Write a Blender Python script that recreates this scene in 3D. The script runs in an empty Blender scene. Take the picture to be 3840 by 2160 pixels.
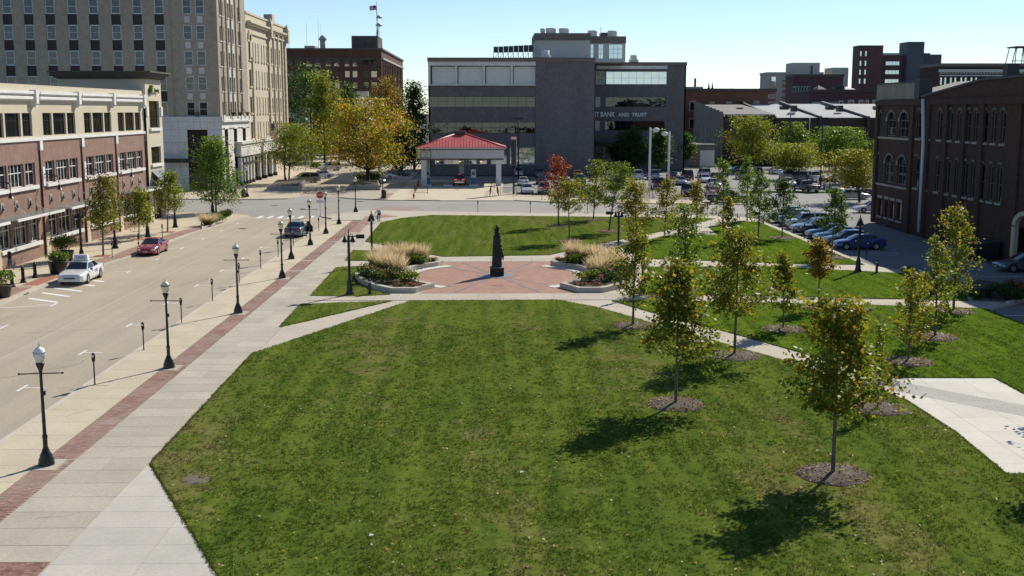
import bpy, bmesh, math, random
import numpy as np
from mathutils import Vector, Matrix

R = math.radians
scene = bpy.context.scene
COL = scene.collection

# ------------------------------------------------------------------ camera
cam_data = bpy.data.cameras.new('camera')
cam = bpy.data.objects.new('camera', cam_data)
COL.objects.link(cam)
cam.location = (0.0, 0.0, 12.2)
cam.rotation_euler = (R(90 - 8.875), 0.0, R(-0.9))
cam_data.sensor_width = 36.0
cam_data.lens = 39.96
cam_data.clip_start = 0.5
cam_data.clip_end = 6000.0
scene.camera = cam

# ------------------------------------------------------------------ sky and sun
SUN_EL, SUN_AZ = R(36.5), R(35.0)          # azimuth clockwise from +Y
world = bpy.data.worlds.new('World')
scene.world = world
world.use_nodes = True
wn = world.node_tree
for n in list(wn.nodes):
    wn.nodes.remove(n)
sky = wn.nodes.new('ShaderNodeTexSky')
sky.sky_type = 'NISHITA'
sky.sun_disc = False
sky.sun_elevation = SUN_EL
sky.sun_rotation = SUN_AZ
sky.altitude = 0
sky.air_density = 0.8
sky.dust_density = 0.0
sky.ozone_density = 3.0
bg = wn.nodes.new('ShaderNodeBackground')
bg.inputs['Strength'].default_value = 0.105
wo = wn.nodes.new('ShaderNodeOutputWorld')
wn.links.new(sky.outputs[0], bg.inputs['Color'])
wn.links.new(bg.outputs[0], wo.inputs['Surface'])

sun_data = bpy.data.lights.new('sun', 'SUN')
sun_data.energy = 5.0
sun_data.angle = R(0.53)
sun_data.color = (1.0, 0.925, 0.79)
sun = bpy.data.objects.new('sun', sun_data)
COL.objects.link(sun)
to_sun = Vector((math.sin(SUN_AZ) * math.cos(SUN_EL), math.cos(SUN_AZ) * math.cos(SUN_EL), math.sin(SUN_EL)))
sun.rotation_euler = (-to_sun).to_track_quat('-Z', 'Y').to_euler()
sun.location = (60, 90, 80)

vs = scene.view_settings
vs.view_transform = 'Standard'
vs.look = 'None'
vs.gamma = 1.0
vs.exposure = 0.2
vs.use_curve_mapping = False
scene.cycles.max_bounces = 6
scene.cycles.transparent_max_bounces = 12
scene.cycles.caustics_reflective = False
scene.cycles.caustics_refractive = False

# ------------------------------------------------------------------ object helpers
WORG = {}                                   # world origin of every object when its children are made


def link(o, parent=None):
    COL.objects.link(o)
    if parent is not None:
        o.parent = parent
    return o


def tag(o, label=None, cat=None, group=None, kind=None):
    if label: o['label'] = label
    if cat: o['category'] = cat
    if group: o['group'] = group
    if kind: o['kind'] = kind
    return o


def thing(name, label, cat, loc=(0, 0, 0), rz=0.0, group=None):
    o = bpy.data.objects.new(name, None)
    o.empty_display_size = 0.3
    link(o)
    o.location = loc
    o.rotation_euler = (0, 0, rz)
    WORG[o.name] = Vector(loc)
    return tag(o, label, cat, group)


class MB:
    """collects faces, builds one mesh object"""
    def __init__(self):
        self.v = []; self.f = []; self.m = []; self.sm = []

    def add(self, vs, fs, mi=0, smooth=False):
        b = len(self.v)
        self.v += [tuple(p) for p in vs]
        for f in fs:
            self.f.append(tuple(b + i for i in f)); self.m.append(mi); self.sm.append(smooth)
        return self

    def box(self, x0, x1, y0, y1, z0, z1, mi=0):
        vs = [(x0, y0, z0), (x1, y0, z0), (x1, y1, z0), (x0, y1, z0), (x0, y0, z1), (x1, y0, z1), (x1, y1, z1), (x0, y1, z1)]
        fs = [(0, 3, 2, 1), (4, 5, 6, 7), (0, 1, 5, 4), (1, 2, 6, 5), (2, 3, 7, 6), (3, 0, 4, 7)]
        return self.add(vs, fs, mi)

    def prism(self, poly, z0, z1, mi=0, bottom=True):
        a = sum(poly[i][0] * poly[(i + 1) % len(poly)][1] - poly[(i + 1) % len(poly)][0] * poly[i][1] for i in range(len(poly)))
        if a < 0: poly = poly[::-1]
        n = len(poly)
        vs = [(p[0], p[1], z0) for p in poly] + [(p[0], p[1], z1) for p in poly]
        fs = [tuple(range(n, 2 * n))]
        if bottom: fs.append(tuple(range(n - 1, -1, -1)))
        for i in range(n):
            j = (i + 1) % n
            fs.append((i, j, n + j, n + i))
        return self.add(vs, fs, mi)

    def sheet(self, poly, z, mi=0):
        a = sum(poly[i][0] * poly[(i + 1) % len(poly)][1] - poly[(i + 1) % len(poly)][0] * poly[i][1] for i in range(len(poly)))
        if a < 0: poly = poly[::-1]
        return self.add([(p[0], p[1], z) for p in poly], [tuple(range(len(poly)))], mi)

    def lathe(self, prof, n=12, c=(0, 0, 0), mi=0, smooth=True, cap=True):
        vs = []
        for r, z in prof:
            for k in range(n):
                a = 2 * math.pi * k / n
                vs.append((c[0] + r * math.cos(a), c[1] + r * math.sin(a), c[2] + z))
        fs = []
        for i in range(len(prof) - 1):
            for k in range(n):
                j = (k + 1) % n
                fs.append((i * n + k, i * n + j, (i + 1) * n + j, (i + 1) * n + k))
        self.add(vs, fs, mi, smooth)
        if cap:
            b = len(vs)
            self.add(vs[-n:], [tuple(range(n))], mi)
            self.add(vs[:n], [tuple(range(n - 1, -1, -1))], mi)
        return self

    def tube(self, path, radii, n=6, mi=0, smooth=True, cap=True):
        """tapered tube along points"""
        pts = [Vector(p) for p in path]
        if not hasattr(radii, '__len__'): radii = [radii] * len(pts)
        rings = []
        for i, p in enumerate(pts):
            d = (pts[min(i + 1, len(pts) - 1)] - pts[max(i - 1, 0)])
            if d.length < 1e-6: d = Vector((0, 0, 1))
            d.normalize()
            up = Vector((0, 0, 1)) if abs(d.z) < 0.9 else Vector((1, 0, 0))
            s = d.cross(up).normalized(); t = s.cross(d).normalized()
            rings.append([p + (s * math.cos(2 * math.pi * k / n) + t * math.sin(2 * math.pi * k / n)) * radii[i] for k in range(n)])
        vs = [v for r_ in rings for v in r_]
        fs = []
        for i in range(len(pts) - 1):
            for k in range(n):
                j = (k + 1) % n
                fs.append((i * n + k, (i + 1) * n + k, (i + 1) * n + j, i * n + j))
        if cap:
            fs.append(tuple(range(n))); fs.append(tuple((len(pts) - 1) * n + k for k in range(n - 1, -1, -1)))
        return self.add(vs, fs, mi, smooth)

    def ellipsoid(self, c, r, nu=8, nv=6, mi=0, jit=0.0, rng=None):
        prof = []
        vs = []
        for i in range(nv + 1):
            th = math.pi * i / nv
            for k in range(nu):
                a = 2 * math.pi * k / nu
                q = 1.0 + (rng.uniform(-jit, jit) if rng else 0)
                vs.append((c[0] + r[0] * math.sin(th) * math.cos(a) * q, c[1] + r[1] * math.sin(th) * math.sin(a) * q, c[2] - r[2] * math.cos(th) * q))
        fs = []
        for i in range(nv):
            for k in range(nu):
                j = (k + 1) % nu
                fs.append((i * nu + k, i * nu + j, (i + 1) * nu + j, (i + 1) * nu + k))
        return self.add(vs, fs, mi, True)

    def mesh(self, name, mats, org=(0, 0, 0)):
        me = bpy.data.meshes.new(name)
        ox, oy, oz = org
        me.from_pydata([(x - ox, y - oy, z - oz) for x, y, z in self.v], [], self.f)
        if not isinstance(mats, (list, tuple)): mats = [mats]
        for m in mats: me.materials.append(m)
        if any(self.m): me.polygons.foreach_set('material_index', self.m)
        if any(self.sm): me.polygons.foreach_set('use_smooth', self.sm)
        me.update()
        return me

    def build(self, name, mats, parent=None):
        org = WORG.get(parent.name, Vector((0, 0, 0))) if parent else Vector((0, 0, 0))
        o = bpy.data.objects.new(name, self.mesh(name, mats, org))
        link(o, parent)
        WORG[o.name] = org
        return o


def struct(name, mb, mats, label=None):
    o = mb.build(name, mats)
    return tag(o, label, None, None, 'structure')


_boxcache = {}


def box(name, parent, m, x0, x1, y0, y1, z0, z1):
    """a box as an object of its own, alike boxes share mesh data"""
    if x1 < x0: x0, x1 = x1, x0
    if y1 < y0: y0, y1 = y1, y0
    d = (round(x1 - x0, 3), round(y1 - y0, 3), round(z1 - z0, 3))
    key = (d, m.name)
    me = _boxcache.get(key)
    if me is None:
        b = MB().box(-d[0] / 2, d[0] / 2, -d[1] / 2, d[1] / 2, -d[2] / 2, d[2] / 2)
        me = b.mesh(name, m); _boxcache[key] = me
    o = bpy.data.objects.new(name, me)
    link(o, parent)
    c = Vector(((x0 + x1) / 2, (y0 + y1) / 2, (z0 + z1) / 2))
    o.location = c - (WORG[parent.name] if parent else Vector((0, 0, 0)))
    WORG[o.name] = c
    return o


def kids(o):
    return list(o.children)


def copy_tree(o, parent=None, loc=None, rz=None, scale=None):
    c = o.copy()
    COL.objects.link(c)
    c.parent = parent
    if loc is not None: c.location = loc
    if rz is not None: c.rotation_euler = (0, 0, rz)
    if scale is not None: c.scale = (scale,) * 3
    for ch in kids(o):
        copy_tree(ch, c)
    return c


def set_mat(o, m, slot=0):
    o.material_slots[slot].link = 'OBJECT'
    o.material_slots[slot].material = m


def text_mesh(s, size, mat, depth=0.01, align='CENTER', bold=0.0):
    cu = bpy.data.curves.new('lettering', 'FONT')
    cu.body = s; cu.size = size; cu.extrude = depth; cu.align_x = align; cu.align_y = 'CENTER'; cu.offset = bold * size
    o = bpy.data.objects.new('lettering', cu)
    me = bpy.data.meshes.new_from_object(o)
    bpy.data.objects.remove(o)
    bpy.data.curves.remove(cu)
    me.materials.clear(); me.materials.append(mat)
    return me


def lettering(name, s, size, mat, parent, loc, rot, depth=0.01, sx=1.0, align='CENTER', width=None, bold=0.0):
    me = text_mesh(s, size, mat, depth, align, bold)
    if width:
        xs = [v.co.x for v in me.vertices]; sx = width / (max(xs) - min(xs))
    o = bpy.data.objects.new(name, me)
    link(o, parent)
    o.location = Vector(loc) - (WORG[parent.name] if parent else Vector((0, 0, 0)))
    o.rotation_euler = rot
    o.scale = (sx, 1, 1)
    return o


# ------------------------------------------------------------------ materials
MATS = {}


def _new(name):
    m = bpy.data.materials.new(name)
    m.use_nodes = True
    nt = m.node_tree
    b = nt.nodes['Principled BSDF']
    MATS[name] = m
    return m, nt, b


def N(nt, t, **kw):
    n = nt.nodes.new(t)
    for k, v in kw.items():
        if hasattr(n, k) and k not in n.inputs: setattr(n, k, v)
        else: n.inputs[k].default_value = v
    return n


def L(nt, a, b): nt.links.new(a, b)


def c4(c): return (c[0], c[1], c[2], 1.0)


def mixc(nt, fac, a, b, mode='MIX'):
    n = nt.nodes.new('ShaderNodeMix'); n.data_type = 'RGBA'; n.blend_type = mode
    for i, v in ((0, fac), (6, a), (7, b)):
        if isinstance(v, bpy.types.NodeSocket): L(nt, v, n.inputs[i])
        elif i == 0: n.inputs[0].default_value = v
        else: n.inputs[i].default_value = c4(v)
    return n.outputs[2]


def ramp(nt, fac, p0, p1):
    n = nt.nodes.new('ShaderNodeMapRange')
    L(nt, fac, n.inputs[0]); n.inputs[1].default_value = p0; n.inputs[2].default_value = p1
    return n.outputs[0]


def wpos(nt):
    return nt.nodes.new('ShaderNodeNewGeometry').outputs['Position']


def opos(nt):
    return nt.nodes.new('ShaderNodeTexCoord').outputs['Object']


def noise(nt, vec, scale, detail=4, rough=0.55):
    n = nt.nodes.new('ShaderNodeTexNoise')
    n.inputs['Scale'].default_value = scale; n.inputs['Detail'].default_value = detail; n.inputs['Roughness'].default_value = rough
    L(nt, vec, n.inputs['Vector'])
    return n.outputs['Fac']


def bump(nt, h, strength, dist, b):
    n = nt.nodes.new('ShaderNodeBump')
    n.inputs['Strength'].default_value = strength; n.inputs['Distance'].default_value = dist
    L(nt, h, n.inputs['Height']); L(nt, n.outputs[0], b.inputs['Normal'])


def flat(name, c, rough=0.6, metal=0.0, spec=0.5, coat=0.0, emit=None):
    m, nt, b = _new(name)
    b.inputs['Base Color'].default_value = c4(c)
    b.inputs['Roughness'].default_value = rough
    b.inputs['Metallic'].default_value = metal
    b.inputs['Specular IOR Level'].default_value = spec
    if coat: b.inputs['Coat Weight'].default_value = coat; b.inputs['Coat Roughness'].default_value = 0.05
    if emit: b.inputs['Emission Color'].default_value = c4(emit[0]); b.inputs['Emission Strength'].default_value = emit[1]
    return m


def weathered(name, c1, c2, s1=0.35, s2=6.0, rough=0.85, var=0.0, bumpy=0.15, dark=None, fine=0.12, streak=False):
    """two-tone surface with broad stains and fine grain, optional per-object variation"""
    m, nt, b = _new(name)
    p = wpos(nt)
    if streak:
        mp = N(nt, 'ShaderNodeMapping'); mp.inputs['Scale'].default_value = (1, 1, 0.12)
        L(nt, p, mp.inputs['Vector']); ps = mp.outputs[0]
    else: ps = p
    col = mixc(nt, ramp(nt, noise(nt, ps, s1, 5, 0.6), 0.32, 0.68), c1, c2)
    g = noise(nt, p, s2, 5, 0.65)
    dk = tuple(x * (1 - 2.2 * fine) for x in (1, 1, 1)); lt = tuple(1 + 1.4 * fine for x in (1, 1, 1))
    col = mixc(nt, 1.0, col, mixc(nt, ramp(nt, g, 0.25, 0.75), dk, lt), 'MULTIPLY')
    if dark:
        col = mixc(nt, ramp(nt, noise(nt, ps, dark[1], 6, 0.7), 0.62, 0.78), col, dark[0])
    if var:
        oi = nt.nodes.new('ShaderNodeObjectInfo')
        mr = nt.nodes.new('ShaderNodeMapRange'); L(nt, oi.outputs['Random'], mr.inputs[0])
        mr.inputs[3].default_value = 1 - var; mr.inputs[4].default_value = 1 + var * 0.6
        cx = nt.nodes.new('ShaderNodeCombineXYZ')
        for i in range(3): L(nt, mr.outputs[0], cx.inputs[i])
        col = mixc(nt, 1.0, col, cx.outputs[0], 'MULTIPLY')
    L(nt, col, b.inputs['Base Color'])
    b.inputs['Roughness'].default_value = rough
    b.inputs['Specular IOR Level'].default_value = 0.3
    if bumpy: bump(nt, g, bumpy, 0.02, b)
    return m


def brickwork(name, c1, c2, mortar, w=0.21, h=0.072, rough=0.85, dirt=(0.03, 0.025, 0.02), dirt_amt=0.25, flat_xy=False):
    m, nt, b = _new(name)
    p = wpos(nt)
    sx = nt.nodes.new('ShaderNodeSeparateXYZ'); L(nt, p, sx.inputs[0])
    cb = nt.nodes.new('ShaderNodeCombineXYZ')
    if flat_xy:
        L(nt, sx.outputs[0], cb.inputs[1]); L(nt, sx.outputs[1], cb.inputs[0])
    else:
        ad = nt.nodes.new('ShaderNodeMath'); ad.operation = 'ADD'
        L(nt, sx.outputs[0], ad.inputs[0]); L(nt, sx.outputs[1], ad.inputs[1])
        L(nt, ad.outputs[0], cb.inputs[0]); L(nt, sx.outputs[2], cb.inputs[1])
    bt = nt.nodes.new('ShaderNodeTexBrick')
    L(nt, cb.outputs[0], bt.inputs['Vector'])
    bt.inputs['Color1'].default_value = c4(c1); bt.inputs['Color2'].default_value = c4(c2); bt.inputs['Mortar'].default_value = c4(mortar)
    bt.inputs['Scale'].default_value = 1.0; bt.inputs['Brick Width'].default_value = w; bt.inputs['Row Height'].default_value = h
    bt.inputs['Mortar Size'].default_value = 0.006; bt.inputs['Mortar Smooth'].default_value = 0.2; bt.inputs['Bias'].default_value = -0.1
    mp = N(nt, 'ShaderNodeMapping'); mp.inputs['Scale'].default_value = (1, 1, 0.18)
    L(nt, p, mp.inputs['Vector'])
    st = ramp(nt, noise(nt, mp.outputs[0], 0.35, 6, 0.65), 0.38, 0.75)
    mu = nt.nodes.new('ShaderNodeMath'); mu.operation = 'MULTIPLY'; L(nt, st, mu.inputs[0]); mu.inputs[1].default_value = dirt_amt
    col = mixc(nt, mu.outputs[0], bt.outputs['Color'], dirt)
    v = noise(nt, p, 1.4, 4)
    col = mixc(nt, 1.0, col, mixc(nt, ramp(nt, v, 0.3, 0.7), (0.86, 0.86, 0.86), (1.1, 1.1, 1.1)), 'MULTIPLY')
    L(nt, col, b.inputs['Base Color'])
    b.inputs['Roughness'].default_value = rough; b.inputs['Specular IOR Level'].default_value = 0.25
    bump(nt, bt.outputs['Fac'], -0.25, 0.01, b)
    return m


def glass(name, tint, see=0.55, rough=0.03, wave=0.0):
    """window glass: partly see-through, mirror at grazing angles"""
    m, nt, b = _new(name)
    b.inputs['Base Color'].default_value = c4(tint); b.inputs['Roughness'].default_value = rough
    b.inputs['Specular IOR Level'].default_value = 0.8; b.inputs['IOR'].default_value = 1.6
    if wave: bump(nt, noise(nt, wpos(nt), 0.55, 2, 0.4), wave, 0.15, b)
    tr = nt.nodes.new('ShaderNodeBsdfTransparent')
    mx = nt.nodes.new('ShaderNodeMixShader')
    lw = nt.nodes.new('ShaderNodeFresnel'); lw.inputs[0].default_value = 1.5
    mr = nt.nodes.new('ShaderNodeMapRange'); L(nt, lw.outputs[0], mr.inputs[0])
    mr.inputs[3].default_value = see; mr.inputs[4].default_value = 0.0
    L(nt, mr.outputs[0], mx.inputs[0]); L(nt, b.outputs[0], mx.inputs[1]); L(nt, tr.outputs[0], mx.inputs[2])
    L(nt, mx.outputs[0], nt.nodes['Material Output'].inputs['Surface'])
    return m


def mirror_glass(name, tint, rough=0.02, wave=0.3):
    m, nt, b = _new(name)
    b.inputs['Base Color'].default_value = c4(tint); b.inputs['Metallic'].default_value = 1.0; b.inputs['Roughness'].default_value = rough
    if wave: bump(nt, noise(nt, wpos(nt), 0.8, 2, 0.4), min(wave, 1.0), 0.05 if wave < .4 else 0.010, b)
    return m


def lawn_colour(nt, p, lush=0.0):
    """green turf with mowing drifts, straw patches and bare soil; shared by the sod and its blades"""
    mp = N(nt, 'ShaderNodeMapping'); mp.inputs['Scale'].default_value = (1, 0.22, 1); L(nt, p, mp.inputs['Vector'])
    mp2 = N(nt, 'ShaderNodeMapping'); mp2.inputs['Scale'].default_value = (1.4, 0.10, 1); mp2.inputs['Rotation'].default_value = (0, 0, R(4)); L(nt, p, mp2.inputs['Vector'])
    big = noise(nt, mp.outputs[0], 0.20, 3, 0.55)
    mid = noise(nt, p, 0.75, 6, 0.70)
    sm = noise(nt, p, 5.0, 5, 0.70)
    row = noise(nt, mp2.outputs[0], 1.0, 2, 0.5)
    g = mixc(nt, ramp(nt, sm, 0.30, 0.70), (0.054, 0.092, 0.013), (0.130, 0.166, 0.031))
    g = mixc(nt, ramp(nt, row, 0.35, 0.65), mixc(nt, 1.0, g, (0.76, 0.84, 0.82), 'MULTIPLY'), mixc(nt, 1.0, g, (1.28, 1.18, 1.15), 'MULTIPLY'))
    straw = mixc(nt, ramp(nt, sm, 0.3, 0.7), (0.130, 0.115, 0.040), (0.270, 0.225, 0.105))
    ad = nt.nodes.new('ShaderNodeMath'); ad.operation = 'ADD'; L(nt, big, ad.inputs[0]); L(nt, mid, ad.inputs[1])
    f1 = ramp(nt, ad.outputs[0], 1.02 + lush, 1.32 + lush)
    sq = nt.nodes.new('ShaderNodeMath'); sq.operation = 'MULTIPLY'; L(nt, f1, sq.inputs[0]); sq.inputs[1].default_value = 0.80
    col = mixc(nt, sq.outputs[0], g, straw)
    dirt = ramp(nt, noise(nt, p, 0.9, 7, 0.78), 0.67 + lush * 0.4, 0.75 + lush * 0.4)
    return mixc(nt, dirt, col, (0.135, 0.112, 0.082))


def lawn_mat(name, lush=0.0):
    m, nt, b = _new(name)
    p = wpos(nt)
    col = lawn_colour(nt, p, lush)
    if lush: col = mixc(nt, 1.0, col, (0.92, 1.10, 0.7), 'MULTIPLY')
    L(nt, col, b.inputs['Base Color'])
    b.inputs['Roughness'].default_value = 1.0; b.inputs['Specular IOR Level'].default_value = 0.0
    bump(nt, noise(nt, p, 22.0, 3, 0.7), 0.6, 0.03, b)
    return m


def leaf_mat(name, trans=0.4, tint=(1.95, 1.75, 0.6)):
    m, nt, b = _new(name)
    at = nt.nodes.new('ShaderNodeAttribute'); at.attribute_name = 'leafcol'
    b.inputs['Roughness'].default_value = 0.5; b.inputs['Specular IOR Level'].default_value = 0.3
    L(nt, at.outputs['Color'], b.inputs['Base Color'])
    tl = nt.nodes.new('ShaderNodeBsdfTranslucent')
    tc = mixc(nt, 1.0, at.outputs['Color'], tint, 'MULTIPLY')
    L(nt, tc, tl.inputs['Color'])
    mx = nt.nodes.new('ShaderNodeMixShader'); mx.inputs[0].default_value = trans
    L(nt, b.outputs[0], mx.inputs[1]); L(nt, tl.outputs[0], mx.inputs[2])
    L(nt, mx.outputs[0], nt.nodes['Material Output'].inputs['Surface'])
    return m


def paint_mat(name, c, metal=0.0):
    m, nt, b = _new(name)
    dust = ramp(nt, noise(nt, opos(nt), 3.0, 4, 0.6), 0.35, 0.75)
    mu = nt.nodes.new('ShaderNodeMath'); mu.operation = 'MULTIPLY'; L(nt, dust, mu.inputs[0]); mu.inputs[1].default_value = 0.08
    L(nt, mixc(nt, mu.outputs[0], c, (0.3, 0.28, 0.25)), b.inputs['Base Color'])
    b.inputs['Metallic'].default_value = metal; b.inputs['Roughness'].default_value = 0.32
    b.inputs['Coat Weight'].default_value = 0.9; b.inputs['Coat Roughness'].default_value = 0.06
    return m


M_concrete = weathered('walk_concrete', (0.425, 0.385, 0.310), (0.495, 0.45, 0.365), 0.5, 9.0, 0.9, 0.11, 0.1, ((0.33, 0.29, 0.235), 0.8), 0.08)
M_tan = weathered('tan_concrete', (0.52, 0.45, 0.33), (0.58, 0.50, 0.37), 0.4, 9.0, 0.9, 0.06, 0.1, ((0.42, 0.36, 0.27), 0.7), 0.07)
M_newcon = weathered('new_concrete', (0.465, 0.445, 0.395), (0.545, 0.52, 0.465), 0.6, 9.0, 0.9, 0.06, 0.1, ((0.44, 0.43, 0.40), 0.9), 0.06)
M_white_con = weathered('bright_concrete', (0.56, 0.54, 0.475), (0.63, 0.61, 0.54), 0.5, 9.0, 0.9, 0.05, 0.1, None, 0.05)
M_joint = weathered('joint_dirt', (0.10, 0.088, 0.07), (0.15, 0.13, 0.105), 1.0, 8.0, 0.95)
M_kerb = weathered('kerb_concrete', (0.50, 0.46, 0.38), (0.58, 0.54, 0.46), 0.8, 8.0, 0.9, 0.05, 0.1, ((0.30, 0.27, 0.23), 1.2))
M_street = weathered('street_concrete', (0.395, 0.340, 0.255), (0.450, 0.390, 0.300), 0.10, 7.0, 0.9, 0.0, 0.12, ((0.35, 0.30, 0.225), 0.22), 0.08)
nt_ = M_street.node_tree
b_ = nt_.nodes['Principled BSDF']
old = b_.inputs['Base Color'].links[0].from_socket
mp_ = N(nt_, 'ShaderNodeMapping'); mp_.inputs['Scale'].default_value = (0.9, 0.012, 1); L(nt_, wpos(nt_), mp_.inputs['Vector'])
tr_ = mixc(nt_, ramp(nt_, noise(nt_, mp_.outputs[0], 1.0, 3, 0.6), 0.35, 0.68), (0.90, 0.90, 0.905), (1.05, 1.05, 1.04))
old = mixc(nt_, 1.0, old, tr_, 'MULTIPLY')
spots = ramp(nt_, noise(nt_, wpos(nt_), 0.55, 3, 0.5), 0.70, 0.76)
old = mixc(nt_, spots, old, mixc(nt_, 0.25, old, (0.10, 0.09, 0.075)))
L(nt_, old, b_.inputs['Base Color'])
M_cross = weathered('street_asphalt', (0.290, 0.278, 0.255), (0.345, 0.330, 0.302), 0.12, 6.0, 0.92, 0.0, 0.12, ((0.25, 0.238, 0.22), 0.3), 0.08)
M_lot = weathered('lot_asphalt', (0.235, 0.228, 0.215), (0.285, 0.278, 0.262), 0.10, 5.0, 0.93, 0.0, 0.12, ((0.185, 0.18, 0.17), 0.25), 0.08)
M_drive = weathered('drive_asphalt', (0.20, 0.195, 0.19), (0.25, 0.245, 0.235), 0.15, 6.0, 0.93, 0.0, 0.12, None, 0.1)
M_ground = weathered('far_ground', (0.075, 0.080, 0.065), (0.12, 0.12, 0.105), 0.02, 0.6, 0.95, 0, 0)
M_white_line = weathered('road_paint', (0.72, 0.72, 0.69), (0.82, 0.82, 0.79), 1.2, 12.0, 0.7, 0, 0, ((0.42, 0.39, 0.33), 2.5))
M_paver = brickwork('brick_pavers', (0.235, 0.118, 0.086), (0.33, 0.185, 0.142), (0.36, 0.29, 0.235), 0.2, 0.1, 0.9, (0.46, 0.38, 0.32), 0.5, True)
M_plaza = brickwork('plaza_pavers', (0.330, 0.178, 0.132), (0.395, 0.220, 0.168), (0.34, 0.25, 0.20), 0.2, 0.1, 0.9, (0.40, 0.28, 0.20), 0.3, True)
M_brickpc = weathered('paver_piece', (0.205, 0.105, 0.080), (0.36, 0.215, 0.165), 7.0, 30.0, 0.9, 0.30, 0.2, ((0.44, 0.36, 0.31), 1.1), 0.10)
M_redpave = weathered('red_tinted_concrete', (0.34, 0.130, 0.085), (0.39, 0.165, 0.115), 0.8, 9.0, 0.9)
M_crossbrick = weathered('faded_brick_crossing', (0.30, 0.215, 0.18), (0.36, 0.265, 0.225), 0.8, 9.0, 0.9)
M_granite = weathered('grey_granite', (0.165, 0.165, 0.165), (0.22, 0.22, 0.22), 2.0, 30.0, 0.6)
M_wallcap = weathered('planter_concrete', (0.46, 0.42, 0.34), (0.54, 0.50, 0.42), 0.8, 9.0, 0.9, 0.05)
M_soil = weathered('mulch', (0.075, 0.060, 0.050), (0.155, 0.128, 0.108), 3.0, 25.0, 0.95, 0.05, 0.8, None, 0.2)
M_lawn = lawn_mat('lawn_grass')
M_lawn_lush = lawn_mat('lush_lawn', 0.10)
M_leaf = leaf_mat('leaves', 0.46)
M_plume = leaf_mat('dry_grass', 0.5, (1.2, 1.12, 1.0))


def blade_mat():
    m, nt, b = _new('grass_blades')
    p = wpos(nt)
    g = lawn_colour(nt, p)
    L(nt, g, b.inputs['Base Color'])
    b.inputs['Roughness'].default_value = 0.9; b.inputs['Specular IOR Level'].default_value = 0.0
    tl = nt.nodes.new('ShaderNodeBsdfTranslucent'); L(nt, g, tl.inputs['Color'])
    mx = nt.nodes.new('ShaderNodeMixShader'); mx.inputs[0].default_value = 0.55
    L(nt, b.outputs[0], mx.inputs[1]); L(nt, tl.outputs[0], mx.inputs[2])
    L(nt, mx.outputs[0], nt.nodes['Material Output'].inputs['Surface'])
    return m


M_blade = blade_mat()
M_bark = weathered('bark', (0.115, 0.085, 0.062), (0.20, 0.16, 0.125), 3.0, 18.0, 0.95, 0, 0.5)
M_darkbark = weathered('dark_bark', (0.035, 0.028, 0.022), (0.065, 0.052, 0.042), 3.0, 18.0, 0.95, 0, 0.5)

M_black = flat('black_iron', (0.012, 0.012, 0.013), 0.35, 0.0, 0.5)
M_iron = weathered('dark_iron', (0.012, 0.011, 0.011), (0.025, 0.022, 0.02), 2.0, 20, 0.4, 0, 0)
M_globe = flat('cream_globe', (0.80, 0.74, 0.52), 0.35, 0, 0.5)
M_clearglobe = glass('clear_globe', (0.80, 0.80, 0.80), 0.3, 0.3)
M_whitepaint = weathered('white_paint', (0.74, 0.74, 0.71), (0.80, 0.80, 0.77), 0.6, 10, 0.6, 0, 0.03)
M_steel = flat('galvanised', (0.42, 0.43, 0.44), 0.5, 0.6)
M_chrome = flat('chrome', (0.7, 0.7, 0.72), 0.12, 1.0)
M_rubber = flat('tyre_rubber', (0.02, 0.02, 0.02), 0.85)
M_rim = flat('wheel_rim', (0.45, 0.46, 0.48), 0.3, 0.8)
M_carglass = flat('car_glass', (0.012, 0.016, 0.020), 0.04, 0, 0.9)
M_headl = flat('headlight_glass', (0.75, 0.77, 0.80), 0.1, 0.2, 0.8, 0.5)
M_taill = flat('taillight_red', (0.38, 0.012, 0.012), 0.2, 0, 0.6, 0.5)
M_brake = flat('lit_brake_light', (0.6, 0.02, 0.01), 0.3, 0, 0.5, 0, ((1.0, 0.06, 0.03), 0.9))
M_grille = flat('black_plastic', (0.02, 0.02, 0.022), 0.5)
M_plate = flat('number_plate', (0.65, 0.66, 0.68), 0.5)
M_skin = flat('skin', (0.45, 0.26, 0.18), 0.6)
M_hair = flat('dark_hair', (0.015, 0.010, 0.008), 0.6)
M_red = flat('sign_red', (0.50, 0.015, 0.02), 0.45)
M_signwhite = flat('sign_white', (0.80, 0.80, 0.80), 0.5)
M_signgreen = flat('sign_dark', (0.02, 0.035, 0.03), 0.5)


# ------------------------------------------------------------------ ground, streets, pavements
Z_ST, Z_CR, Z_LOT = -0.13, -0.126, -0.122
struct('ground', MB().sheet([(-2500, -200), (2500, -200), (2500, 4500), (-2500, 4500)], -0.4), M_ground)
struct('main_street', MB().sheet([(-34, -20), (-17.5, -20), (-17.5, 152), (-16, 160), (-15.2, 170), (-15.2, 420), (-35.5, 420), (-35.5, 158), (-34, 140)], Z_ST), M_street)
struct('cross_street', MB().sheet([(-160, 133), (-36, 138.5), (-28, 133.5), (-20, 133.2), (-16, 130), (30, 126), (44, 127), (160, 118), (160, 138), (32, 151.5), (7, 156), (-15, 160), (-22, 165), (-28, 165), (-40, 161), (-160, 172)], Z_CR), M_cross)
struct('parking_lot', MB().sheet([(1.5, 157), (32, 150), (52, 146), (110, 140), (110, 262), (40, 252), (20, 245), (-18, 245), (-12, 170), (1.5, 170)], Z_LOT), M_lot)
struct('service_drive', MB().sheet([(27, 20), (42.4, 20), (42.4, 126), (48, 137), (29, 137), (29, 60)], Z_LOT), M_drive)

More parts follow.
